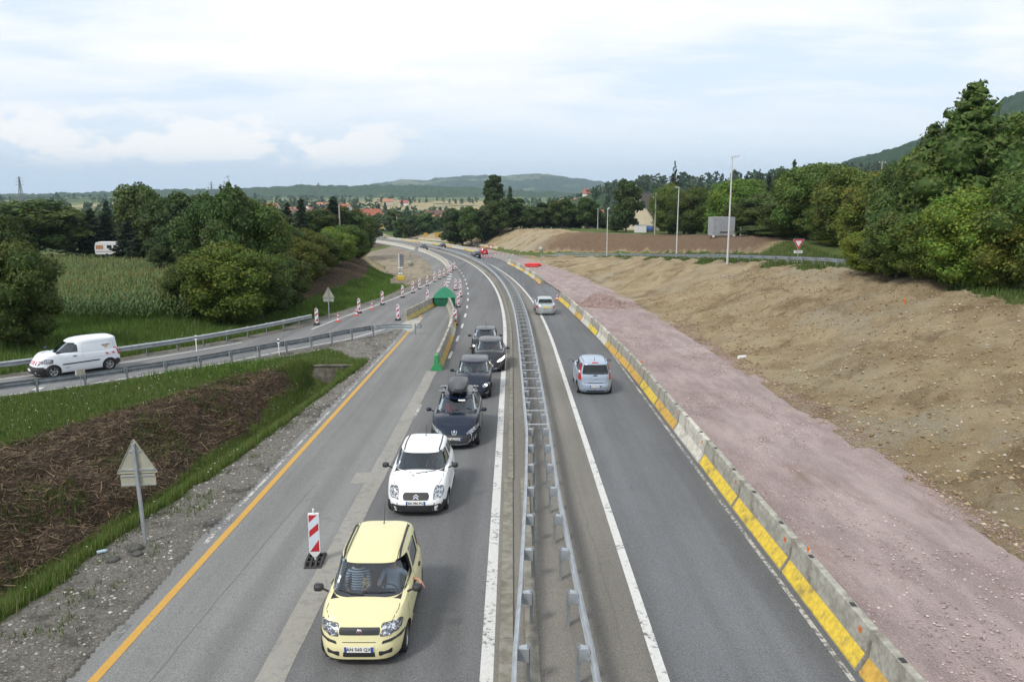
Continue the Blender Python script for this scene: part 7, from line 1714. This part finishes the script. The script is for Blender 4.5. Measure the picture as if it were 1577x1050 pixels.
# --- right side
R_L = [
 (966, 150, 277, 44, 'mid_c', DK, 'dark upright tree alone left of the dark roofed house'),
 (950, 160, 335, 30, 'mid_c', MD, 'low bush left of the lone upright tree'),
 (1040, 190, 250, 30, 'cedar', DK, 'cedar with level branches standing above the hedge trees'),
 (1033, 128, 284, 62, 'near_b', MD, 'rounded tree behind the second street lamp'),
 (1072, 124, 288, 72, 'near_b', DK, 'dull dark tree right of the second street lamp'),
 (1055, 118, 312, 60, 'mid_b', DK, 'shaded low tree behind the guard rail left of the container'),
 (1092, 116, 338, 16, 'mid_c', BR, 'clipped bright green conifer hedge beside the grey container'),
 (1140, 106, 276, 90, 'near_a', (1.15, 1.35, .8), 'light green tree behind the tallest street lamp'),
 (1175, 98, 300, 84, 'near_c', OL, 'reddish green tree right of the tallest street lamp'),
 (1160, 92, 330, 76, 'near_b', DK, 'dark low tree behind the thin white post'),
 (1200, 92, 345, 90, 'near_b', DK, 'dark bush above the yield sign, left'),
 (1258, 96, 252, 96, 'near_a', MD, 'big dark tree with spiky top above the yield sign'),
 (1240, 88, 300, 100, 'near_b', DK, 'broad dark tree directly behind the yield sign'),
 (1310, 88, 258, 90, 'near_a', OL, 'olive tree right of the spiky topped one'),
 (1292, 80, 310, 80, 'near_b', MD, 'green tree at the end of the plateau guard rail'),
 (1352, 80, 266, 84, 'near_b', OL, 'olive tree left of the great tree'),
 (1395, 74, 250, 90, 'near_a', MD, 'tree half hidden by the great tree'),
 (1502, 56, 134, 200, 'layer', MD, 'great tree with pointed top at the right edge'),
 (1440, 60, 196, 130, 'layer', MD, 'left shoulder of the great trees, lower pointed crown'),
 (1572, 58, 176, 150, 'near_a', MD, 'tree cut off by the right edge of the picture'),
 (1560, 45, 300, 110, 'near_b', OL, 'light green bush at the right edge above the tan bank'),
 (1500, 46.5, 290, 120, 'near_b', BR, 'bright green bushy tree overhanging the top of the tan bank'),
 (1438, 49, 320, 110, 'near_b', MD, 'green bush with bare stems below the great tree'),
 (1390, 52, 330, 90, 'near_c', OL, 'loose bush left of the stemmy bush'),
 (1345, 56, 352, 76, 'near_b', YG, 'low yellow green bush at the end of the guard rail'),
 (1306, 60, 360, 60, 'near_b', OL, 'low reddish bush hiding the end of the guard rail'),
 (1610, 44, 260, 140, 'near_a', MD, 'tree beyond the right edge of the picture'),
 (1650, 60, 200, 160, 'near_a', MD, 'tall tree beyond the right edge of the picture'),
]
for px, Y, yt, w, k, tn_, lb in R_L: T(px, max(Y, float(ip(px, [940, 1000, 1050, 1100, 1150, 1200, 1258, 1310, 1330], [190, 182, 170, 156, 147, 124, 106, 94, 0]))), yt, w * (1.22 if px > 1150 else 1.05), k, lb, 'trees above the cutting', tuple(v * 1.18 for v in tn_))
for i, (px, Y, yt, w, k) in enumerate(((1170, 260, 262, 26, 'cedar'), (1185, 262, 266, 26, 'conifer'), (1205, 255, 262, 34, 'mid_a'), (1224, 250, 247, 22, 'conifer'), (1238, 252, 255, 16, 'conifer'), (1150, 250, 272, 22, 'conifer'), (1118, 262, 276, 20, 'conifer'), (1240, 270, 258, 40, 'mid_b'))): T(px, Y, yt, w, k, 'dark skyline evergreen between tall lamp and spiky tree, ' + ['broad layered', 'short', 'round', 'tallest pointed', 'slim pointed', 'small', 'smallest', 'wide'][i] + ' one', 'skyline trees', DK)
# --- distant trees that can still be told apart, then woods as one mass
DT = 'small dark tree scattered among the distant houses and fields'
for (x0, x1, Y0, Y1, n, h0, h1, kk) in ((560, 700, 300, 420, 18, 6, 10, 0), (-60, 420, 230, 420, 44, 8, 13, 0), (430, 560, 420, 800, 20, 7, 11, 0), (700, 1000, 420, 800, 26, 8, 13, 0), (960, 1300, 300, 600, 24, 8, 13, 1)):
    for i in range(n):
        px = x0 + (x1 - x0) * (i + rng.random()) / n; Y = rng.uniform(Y0, Y1); h = rng.uniform(h0, h1); x = (px - CX) / F * Y * 1.0; z = gz(x, Y); kd = ['far', 'far2', 'farcon'][int(rng.choice(3, p=[.45, .35, .2]))]
        t = thing('tree' if kd != 'farcon' else 'conifer', DT, 'tree', (x, Y, z - .3), rng.uniform(0, 6), 'distant scattered trees'); s_ = h / 10; t.scale = (s_ * 1.1, s_ * 1.1, s_); c = link('crown', CRN[kd][0], t); c.color = (*[v * rng.uniform(.8, 1.15) for v in MD], 1)
def wood(name, regs, label):
    tpl = []
    for kd in ('far', 'far2', 'farcon'):
        blobs = {'far': broad_blobs(24, 10, 9, 7, .0), 'far2': broad_blobs(25, 10, 7, 6, 0), 'farcon': cone_blobs(10, 4.6, 26, 12)}[kd]
        B = np.array(blobs); n = 70; k = rng.integers(0, len(B), n); d = rng.normal(size=(n, 3)); d /= np.linalg.norm(d, axis=1, keepdims=True); d[:, 2] = np.abs(d[:, 2]) * np.where(rng.random(n) < .8, 1, -1); P = B[k, :3] + d * B[k, 3:6]; V, Fq = leaves(P, d + rng.normal(size=(n, 3)) * .5, 1.15, .8); tpl.append(V)
    Vs = []; Cs = []
    for (x0, x1, Y0, Y1, n, h0, h1, cl) in regs:
        c = 0; tries = 0
        while c < n and tries < n * 20:
            tries += 1; px = rng.uniform(x0, x1); Y = Y0 * (Y1 / Y0) ** rng.random(); x = (px - CX) / F * Y
            if cl and vnoise(x, Y, cl, 41, 3) < .53: continue
            h = rng.uniform(h0, h1) / 10; V = tpl[int(rng.integers(0, 3))] * (h * rng.uniform(1, 1.3), h * rng.uniform(1, 1.3), h) ; a = rng.uniform(0, 6.28); V = V @ np.array([[math.cos(a), -math.sin(a), 0], [math.sin(a), math.cos(a), 0], [0, 0, 1]])
            Vs.append(V + (x, Y, gz(x, Y) - .8)); b = rng.uniform(.65, 1.25); Cs.append(np.tile([.048 * b * rng.uniform(.85, 1.25), .078 * b, .03 * b, 1], (len(V), 1))); c += 1
    V = np.concatenate(Vs); me = npmesh(name, V, np.arange(len(V)).reshape(-1, 4), M_LEAF, cols=[('leaf', 'POINT', np.concatenate(Cs))]); o = link(name, me); o.color = (.85, .9, .9, 1); tag(o, label, 'woodland', kind='stuff')
wood('woodland', [(-200, 430, 420, 900, 300, 9, 13, 60), (-200, 640, 900, 2300, 300, 10, 14, 160), (560, 700, 380, 640, 60, 7, 10, 50), (440, 700, 640, 1800, 120, 7, 10, 90), (690, 1000, 480, 1800, 260, 8, 12, 80), (-200, 200, 240, 420, 70, 7, 10, 40)], 'dark woods and hedges spread over the plain towards the horizon')
wood('hillside_woodland', [(930, 1420, 560, 900, 520, 8, 13, 0), (1000, 1600, 330, 560, 320, 8, 13, 0)], 'dark woods covering the hillside behind the houses on the right')
# --- maize
def maize():
    V = []; C = []; n = 0; pts = []
    for Y in np.arange(57.5, 117, .72):
        for X in np.arange(-.76 * Y, -.405 * Y - .5 * math.sin(Y * .6), .42): pts.append((X + rng.uniform(-.08, .08), Y + rng.uniform(-.1, .1)))
    pts = np.array(pts); 
    if len(pts) > 11500: pts = pts[rng.permutation(len(pts))[:11500]]
    z = terrain(pts[:, 0], pts[:, 1]); n = len(pts); H = rng.uniform(1.7, 2.2, n) * (1 - .10 * (vnoise(pts[:, 0], pts[:, 1], 9, 61) > .55))
    base = np.stack([pts[:, 0], pts[:, 1], z], -1); P = []
    for k in range(9):
        a = rng.uniform(0, 6.28, n); f = .25 + .075 * k; L = rng.uniform(.35, .62, n); up = rng.uniform(.12, .35, n); w = .045; d = np.stack([np.cos(a), np.sin(a), np.zeros(n)], -1); q = np.stack([-np.sin(a), np.cos(a), np.zeros(n)], -1)
        p0 = base + np.stack([0 * f * H, 0 * H, f * H], -1); p1 = p0 + d * (L * .5)[:, None] + np.stack([0 * H, 0 * H, up], -1); p2 = p0 + d * L[:, None] + np.stack([0 * H, 0 * H, up * .3], -1)
        g = rng.uniform(.7, 1.3, n); col = np.stack([.10 * g, .16 * g, .06 * g, np.ones(n)], -1)
        P.append((np.stack([p0 - q * w, p0 + q * w, p1 + q * w, p1 - q * w], 1), col)); P.append((np.stack([p1 - q * w, p1 + q * w, p2 + q * .008, p2 - q * .008], 1), col))
    for k in range(1):
        a = rng.uniform(0, 6.28, n); d = np.stack([np.cos(a), np.sin(a), np.zeros(n)], -1) * .05; t0 = base + np.stack([0 * H, 0 * H, H * .86], -1); t1 = base + np.stack([0 * H, 0 * H, H * 1.08], -1); g = rng.uniform(.7, 1.3, n)
        P.append((np.stack([t0 - d * .4, t0 + d * .4, t1 + d, t1 - d], 1), np.stack([.19 * g, .19 * g, .08 * g, np.ones(n)], -1)))
    V = np.concatenate([p.reshape(-1, 3) for p, c in P]); C = np.concatenate([np.repeat(c, 4, 0) for p, c in P])
    o = link('maize_field', npmesh('maize_field', V, np.arange(len(V)).reshape(-1, 4), M_LEAF, cols=[('leaf', 'POINT', C)])); tag(o, 'field of tall green maize with pale tassels left of the slip road', 'maize field', kind='stuff')
maize()
# --- grass, mulch sticks, stones
def scatter_pts(x0, x1, y0, y1, n, want):
    X = rng.uniform(x0, x1, n); Y = rng.uniform(y0, y1, n); z, m1, m2 = terrain(X, Y, True)
    xl = np.interp(Y, RL_Y, RL_X); xr = np.interp(Y, RR_Y, RR_X)
    on = ((X > xl - .2) & (X < np.where(Y < 57, xr + .3, -7)) & (Y > 20) & (X < -7)) | ((X > -7.9) & (X < 12.3))
    k = want(m1, m2, X, Y) & ~on; return X[k], Y[k], z[k]
def blades(name, X, Y, z, hmin, hmax, wdt, cols, label, cat, nb=3, spread=.10, kindmat=None):
    n = len(X); P = []; C = []
    for b in range(nb):
        a = rng.uniform(0, 6.28, n); l = rng.uniform(0, spread, n); h = rng.uniform(hmin, hmax, n); lean = rng.uniform(.1, .6, n) * h; bx = X + np.cos(a * 3) * l; by = Y + np.sin(a * 3) * l; dx, dy = np.cos(a), np.sin(a); qx, qy = -dy * wdt, dx * wdt
        P.append(np.stack([np.stack([bx - qx, by - qy, z - .03], -1), np.stack([bx + qx, by + qy, z - .03], -1), np.stack([bx + dx * lean, by + dy * lean, z + h], -1)], 1))
        c0 = np.array(cols)[rng.integers(0, len(cols), n)] * rng.uniform(.7, 1.3, (n, 1)); C.append(np.repeat(np.concatenate([c0, np.ones((n, 1))], 1), 3, 0))
    V = np.concatenate([p.reshape(-1, 3) for p in P]); o = link(name, npmesh(name, V, np.arange(len(V)).reshape(-1, 3), M_LEAF, cols=[('leaf', 'POINT', np.concatenate(C))])); tag(o, label, cat, kind='stuff')
isgrass = lambda m1, m2, X, Y: (m1[:, 1] < .45) & (m1[:, 3] < .45) & (m1[:, 2] < .4) & (m2[:, 1] < .4)
GC = [(.06, .115, .02), (.085, .15, .028), (.11, .16, .035), (.05, .09, .02), (.15, .16, .06)]
X, Y, z = scatter_pts(-27, -8, 14, 58, 150000, isgrass); k = np.abs(X) < Y * .68; blades('grass', X[k], Y[k], z[k], .06, .24, .010, GC, 'short green grass on the ditch verge and the strip beside the slip road', 'grass')
X, Y, z = scatter_pts(-12.2, -8.2, 14, 44, 50000, isgrass); blades('grass', X, Y, z, .10, .34, .010, [(.065, .13, .02), (.09, .155, .025), (.12, .165, .04), (.17, .17, .08)], 'lush bright grass along the bottom of the ditch', 'grass')
X, Y, z = scatter_pts(-42, -13, 38, 112, 110000, isgrass); k = np.abs(X) < Y * .68; blades('grass', X[k], Y[k], z[k], .12, .45, .022, [(.07, .14, .025), (.10, .18, .03), (.085, .13, .025)], 'long grass on the field side of the slip road', 'grass', 2, .2)
X, Y, z = scatter_pts(12, 36, 40, 150, 90000, isgrass); blades('grass', X, Y, z, .10, .40, .024, GC, 'grass along the guard rail above the cutting', 'grass', 2, .2)
X, Y, z = scatter_pts(-21, -8.5, 14, 44, 26000, lambda m1, m2, X, Y: m1[:, 3] > .4); k = vnoise(X, Y, .9, 71) > .60; blades('weeds', X[k], Y[k], z[k], .04, .16, .012, GC, 'sparse weeds in the gravel margin', 'weeds')
def sticks():
    X, Y, z = scatter_pts(-21, -8, 12, 46, 90000, lambda m1, m2, X, Y: (m1[:, 1] > .35)); n = len(X); a = rng.uniform(0, 6.28, n); L = rng.uniform(.04, .20, n) * np.where(rng.random(n) < .08, 2.2, 1); e = rng.normal(0, .28, n); w = rng.uniform(.004, .011, n)
    d = np.stack([np.cos(a) * np.cos(e), np.sin(a) * np.cos(e), np.sin(e)], -1) * L[:, None]; q = np.stack([-np.sin(a), np.cos(a), np.zeros(n)], -1) * w[:, None]; u = np.stack([np.zeros(n), np.zeros(n), w], -1); c = np.stack([X, Y, z + .03 + rng.uniform(0, .07, n)], -1)
    V = np.stack([c - d - q, c - d + q + u, c + d + q + u, c + d - q], 1).reshape(-1, 3); t = rng.random((n, 1)); col = np.where(t < .55, (.055, .036, .024), np.where(t < .88, (.13, .09, .055), (.22, .165, .10))) * rng.uniform(.7, 1.3, (n, 1)); C = np.repeat(np.concatenate([col, np.ones((n, 1))], 1), 4, 0)
    tag(link('mulch', npmesh('mulch', V, np.arange(len(V)).reshape(-1, 4), M_LEAF, cols=[('leaf', 'POINT', C)])), 'brown mulch of cut twigs covering the ditch bank', 'mulch', kind='stuff')
    X, Y, z = scatter_pts(-20, -9, 14, 44, 30000, lambda m1, m2, X, Y: (m1[:, 1] > .4)); k = vnoise(X, Y, 1.6, 72) > .58; blades('weeds', X[k], Y[k], z[k], .05, .28, .012, [(.04, .075, .02), (.06, .10, .02), (.09, .11, .03)], 'green shoots growing through the brown mulch', 'weeds')
    X, Y, z = scatter_pts(-32, -13, 60, 118, 26000, lambda m1, m2, X, Y: (m1[:, 1] > .35)); blades('mulch', X, Y, z, .03, .18, .02, [(.10, .07, .05), (.06, .045, .03), (.16, .12, .08)], 'brown litter under the trees on the bank', 'mulch', 2, .3)
sticks()
OCT = np.array([(1, 0, 0), (-1, 0, 0), (0, 1, 0), (0, -1, 0), (0, 0, 1), (0, 0, -1)], float); OF = np.array([(0, 2, 4), (2, 1, 4), (1, 3, 4), (3, 0, 4), (2, 0, 5), (1, 2, 5), (3, 1, 5), (0, 3, 5)])
def stones(name, X, Y, z, smin, smax, cols, label, flat=.6, pw=3):
    n = len(X); s = smin + (smax - smin) * rng.random(n) ** pw; a = rng.uniform(0, 6.28, n); V = OCT[None] * s[:, None, None] * rng.uniform(.6, 1.35, (n, 6, 1)); V[:, :, 2] *= flat
    ca, sa = np.cos(a)[:, None], np.sin(a)[:, None]; V = np.stack([V[:, :, 0] * ca - V[:, :, 1] * sa, V[:, :, 0] * sa + V[:, :, 1] * ca, V[:, :, 2]], -1) + np.stack([X, Y, z + s * .15], -1)[:, None, :]
    Fc = (np.arange(n)[:, None, None] * 6 + OF[None]).reshape(-1, 3); c = np.array(cols)[rng.integers(0, len(cols), n)] * rng.uniform(.75, 1.2, (n, 1)); C = np.repeat(np.concatenate([c, np.ones((n, 1))], 1), 6, 0)
    tag(link(name, npmesh(name, V.reshape(-1, 3), Fc, M_STN, cols=[('leaf', 'POINT', C)])), label, 'stones', kind='stuff')
M_STN = newmat('stone'); n_ = NT(M_STN); n_.set(col=n_.attr('leaf').outputs[0], rough=.95, spec=.2)
isearth = lambda m1, m2, X, Y: (m1[:, 2] > .5)
X, Y, z = scatter_pts(11.8, 30, 17, 75, 26000, isearth); stones('clods', X, Y, z, .012, .095, [(.25, .18, .095), (.31, .235, .135), (.21, .145, .08), (.35, .28, .18)], 'clods and crumbs of tan earth all over the cutting slope')
k = vnoise(X, Y, 3.5, 73) > .5; stones('stones', X[k][:4200], Y[k][:4200], z[k][:4200], .012, .085, [(.42, .39, .33), (.36, .33, .28), (.47, .42, .33)], 'pale stones lying in the tan earth of the cutting', .6, 5)
X, Y, z = scatter_pts(-13, -7.9, 12, 60, 16000, lambda m1, m2, X, Y: m1[:, 3] > .45); stones('pebbles', X, Y, z, .008, .055, [(.30, .29, .26), (.20, .19, .17), (.42, .41, .38), (.11, .10, .09)], 'grey pebbles of the left verge', .6, 3)
X = rng.uniform(6.9, 12.6, 15000); Y = rng.uniform(11, 60, 15000); z = -SL * Y + .04; k = vnoise(X, Y, 1.6, 74) > .47; X, Y, z = X[k], Y[k], z[k]; stones('loose_gravel', X, Y, z, .012, .040, [(.42, .34, .325), (.34, .26, .245), (.50, .43, .415), (.27, .20, .19)], 'loose crushed stone on the pink track', .6, 2)
X = rng.normal(12.5, .35, 9000); Y = rng.uniform(14, 60, 9000); z = terrain(X, Y) + .01; stones('edge_gravel', X, Y, z, .015, .05, [(.33, .24, .22), (.24, .17, .15), (.28, .21, .14)], 'crushed stone spilling over the edge of the pink track', .6, 2)
# small white flowers
X, Y, z = scatter_pts(-24, -8.5, 15, 58, 1500, isgrass); stones('flowers', X[:420], Y[:420], z[:420] + .22, .018, .03, [(.7, .7, .66)], 'tiny white flowers in the grass', .3, 1)
X, Y, z = scatter_pts(20, 34, 62, 110, 3000, isgrass); stones('flowers', X[:420], Y[:420], z[:420] + .35, .03, .055, [(.7, .7, .66)], 'tiny white flowers in the grass behind the guard rail', .3, 1)
# ---------------------------------------------------------------- houses
M_WALLS = [plain('render_cream', (.55, .48, .36), .9, 0, .08, .5), plain('render_white', (.66, .64, .60), .9, 0, .08, .5), plain('render_ochre', (.46, .36, .24), .9, 0, .08, .5)]
M_ROOFS = [plain('tile_red', (.30, .095, .055), .85, 0, .25, 1.5), plain('tile_brown', (.13, .075, .06), .85, 0, .25, 1.5), plain('tile_orange', (.38, .17, .10), .85, 0, .25, 1.5), plain('tile_dark', (.07, .055, .055), .85, 0, .25, 1.5)]
M_WIN = plain('house_window', (.03, .035, .04), .15); M_SHUT = plain('shutter', (.10, .16, .14), .7)
def house(x, y, z, w, d, h, rz, wall, roof, label, group=None, ph=.38, det=True, hip=False):
    t = thing('house', label, 'house', (x, y, z - .5), rz, group); w2, d2 = w / 2, d / 2; H = h + .5; rh = d * ph
    MB().add([(-w2, -d2, 0), (w2, -d2, 0), (w2, d2, 0), (-w2, d2, 0), (-w2, -d2, H), (w2, -d2, H), (w2, d2, H), (-w2, d2, H), (-w2, 0, H + rh * .96), (w2, 0, H + rh * .96)], [(0, 1, 5, 4), (2, 3, 7, 6), (1, 2, 6, 9, 5), (3, 0, 4, 8, 7), (0, 3, 2, 1)]).build('wall', wall, t)
    e = .6; k = w2 * (.45 if hip else 1) + (0 if hip else e); zr = H + rh; ze = H - e * rh / d2
    rf = MB().add([(-w2 - e, -d2 - e, ze), (w2 + e, -d2 - e, ze), (k, 0, zr), (-k, 0, zr), (w2 + e, d2 + e, ze), (-w2 - e, d2 + e, ze)] + [(-w2 - e, -d2 - e, ze + .18), (w2 + e, -d2 - e, ze + .18), (k, 0, zr + .18), (-k, 0, zr + .18), (w2 + e, d2 + e, ze + .18), (-w2 - e, d2 + e, ze + .18)], [(6, 7, 8, 9), (9, 8, 10, 11), (0, 3, 2, 1), (3, 5, 4, 2), (0, 1, 7, 6), (4, 5, 11, 10), (1, 2, 8, 7), (2, 4, 10, 8), (0, 6, 9, 3), (3, 9, 11, 5)] ).build('roof', roof, t)
    MB().box((w * .22, d * .12, H + rh * .9), (.6, .6, 1.5)).build('chimney', wall, rf)
    if det:
        nst = 2 if h > 4.5 else 1
        for f in range(nst):
            for i in range(3):
                xx = -w * .32 + w * .32 * i; zz = .5 + 1.6 + 2.7 * f
                if f == 0 and i == 1: MB().box((xx, -d2 - .02, 1.55), (1.0, .06, 2.1)).build('door', M_SHUT, t)
                else: MB().box((xx, -d2 - .02, zz), (1.1, .06, 1.2)).build('window', M_WIN, t)
            MB().box((-w2 - .02, 0, .5 + 1.6 + 2.7 * f), (.06, 1.1, 1.2)).build('window', M_WIN, t); MB().box((w2 + .02, 0, .5 + 1.6 + 2.7 * f), (.06, 1.1, 1.2)).build('window', M_WIN, t)
    return t
def H_(px, Y, w, d, h, rz, wi, ri, label, group='distant village houses', py=None, **k):
    x = (px - CX) / F * Y
    z = gz(x, Y) if not (px < 1000 and Y < 700) else tz(x, Y)
    if py is not None: z2 = at_y(px, py, Y)[2]; z = z2 if z2 > z - 30 else z
    return house(x, Y, z, w, d, h, rz, M_WALLS[wi], M_ROOFS[ri], label, group, **k)
H_(994, 205, 10, 9, 3.4, .9, 0, 3, 'cream house with big dark brown roof beside the concrete utility pole', 'nearby houses', ph=.62)
x, y, z = at_y(1001, 351, 190); t = thing('parked_car', 'small blue car parked in front of the dark roofed house', 'car', (x, 190, tz(x, 190)), 1.2); MB().prism(rpoly([(-2, .25), (2, .25), (2, .8), (1.2, .95), (.6, 1.4), (-1.2, 1.42), (-1.95, .9)], .12, 3), -.8, .8, 0, 'Y').build('body', plain('blue_paint', (.03, .12, .38), .3), t); MB().prism([(.95, .93), (.55, 1.32), (-1.15, 1.34), (-1.6, .95)], -.82, .82, 0, 'Y').build('window', MT['dark_window'], t); [MB().lathe([(0, -.1), (.3, -.1), (.3, .1), (0, .1)], 12, 0, 'Y', (a, b, .3)).build('wheel', M_TYRE, t) for a in (-1.25, 1.25) for b in (-.78, .78)]
x, y, z = at_y(986, 357, 180); t = thing('cabinet', 'white utility cabinet at the edge of the brown mound', 'cabinet', (x, 180, tz(x, 180))); MB().box((0, 0, .9), (2.6, .6, 1.6)).build('body', M_WPL, t); MB().box((0, 0, 1.74), (2.8, .7, .08)).build('roof', M_GALV, t)
H_(1214, 300, 10, 8, 4.2, .25, 2, 2, 'orange roofed house showing above the trees right of the tall lamp', 'nearby houses', py=303)
vl = [(440, 800, 14, 0, 0), (470, 640, 16, 1, 1), (492, 560, 22, 1, 0), (505, 560, 14, 1, 0), (455, 900, 12, 1, 2), (425, 950, 14, 0, 0), (482, 1000, 14, 1, 0), (515, 760, 14, 0, 0), (548, 520, 15, 0, 1), (567, 500, 17, 1, 0), (586, 520, 13, 0, 1), (535, 900, 12, 1, 0), (410, 1000, 16, 1, 0), (500, 1100, 14, 1, 2), (658, 430, 12, 0, 1), (672, 415, 12, 1, 1), (681, 405, 10, 1, 2), (795, 560, 14, 1, 0), (808, 580, 12, 1, 0), (862, 480, 12, 1, 0), (872, 470, 12, 1, 0), (884, 640, 14, 1, 1), (893, 620, 12, 1, 0), (915, 560, 11, 1, 0), (924, 600, 11, 1, 0), (946, 580, 11, 1, 2), (905, 900, 12, 1, 0), (962, 700, 13, 1, 0), (1008, 430, 15, 1, 0), (1020, 420, 16, 1, 0), (1000, 560, 14, 0, 0), (1075, 520, 14, 0, 2), (1095, 620, 14, 1, 0), (1110, 640, 13, 1, 2), (958, 640, 12, 1, 0), (880, 1300, 14, 1, 0), (860, 1500, 16, 0, 0), (600, 1300, 16, 0, 2), (625, 1350, 14, 1, 0), (930, 1300, 14, 1, 0)]
sides = {1: 'white walled', 0: 'cream'}; rf_ = ['red roofed', 'brown roofed', 'orange roofed', 'dark roofed']
for i, (px, Y, w, wi, ri) in enumerate(vl):
    place_ = 'far village left of the road' if px < 600 else 'hamlet beyond the poles' if px < 700 else 'village right of the poplar' if px < 960 else 'hillside on the right'
    H_(px, Y, w, 9 + (i % 3), 3.2 + 2.6 * (i % 2) + 1, .35 * math.sin(i * 3.3) + (.9 if i % 3 == 0 else 0), wi, ri, '%s %s house in the %s' % (sides[wi], rf_[ri], place_), det=Y < 700)
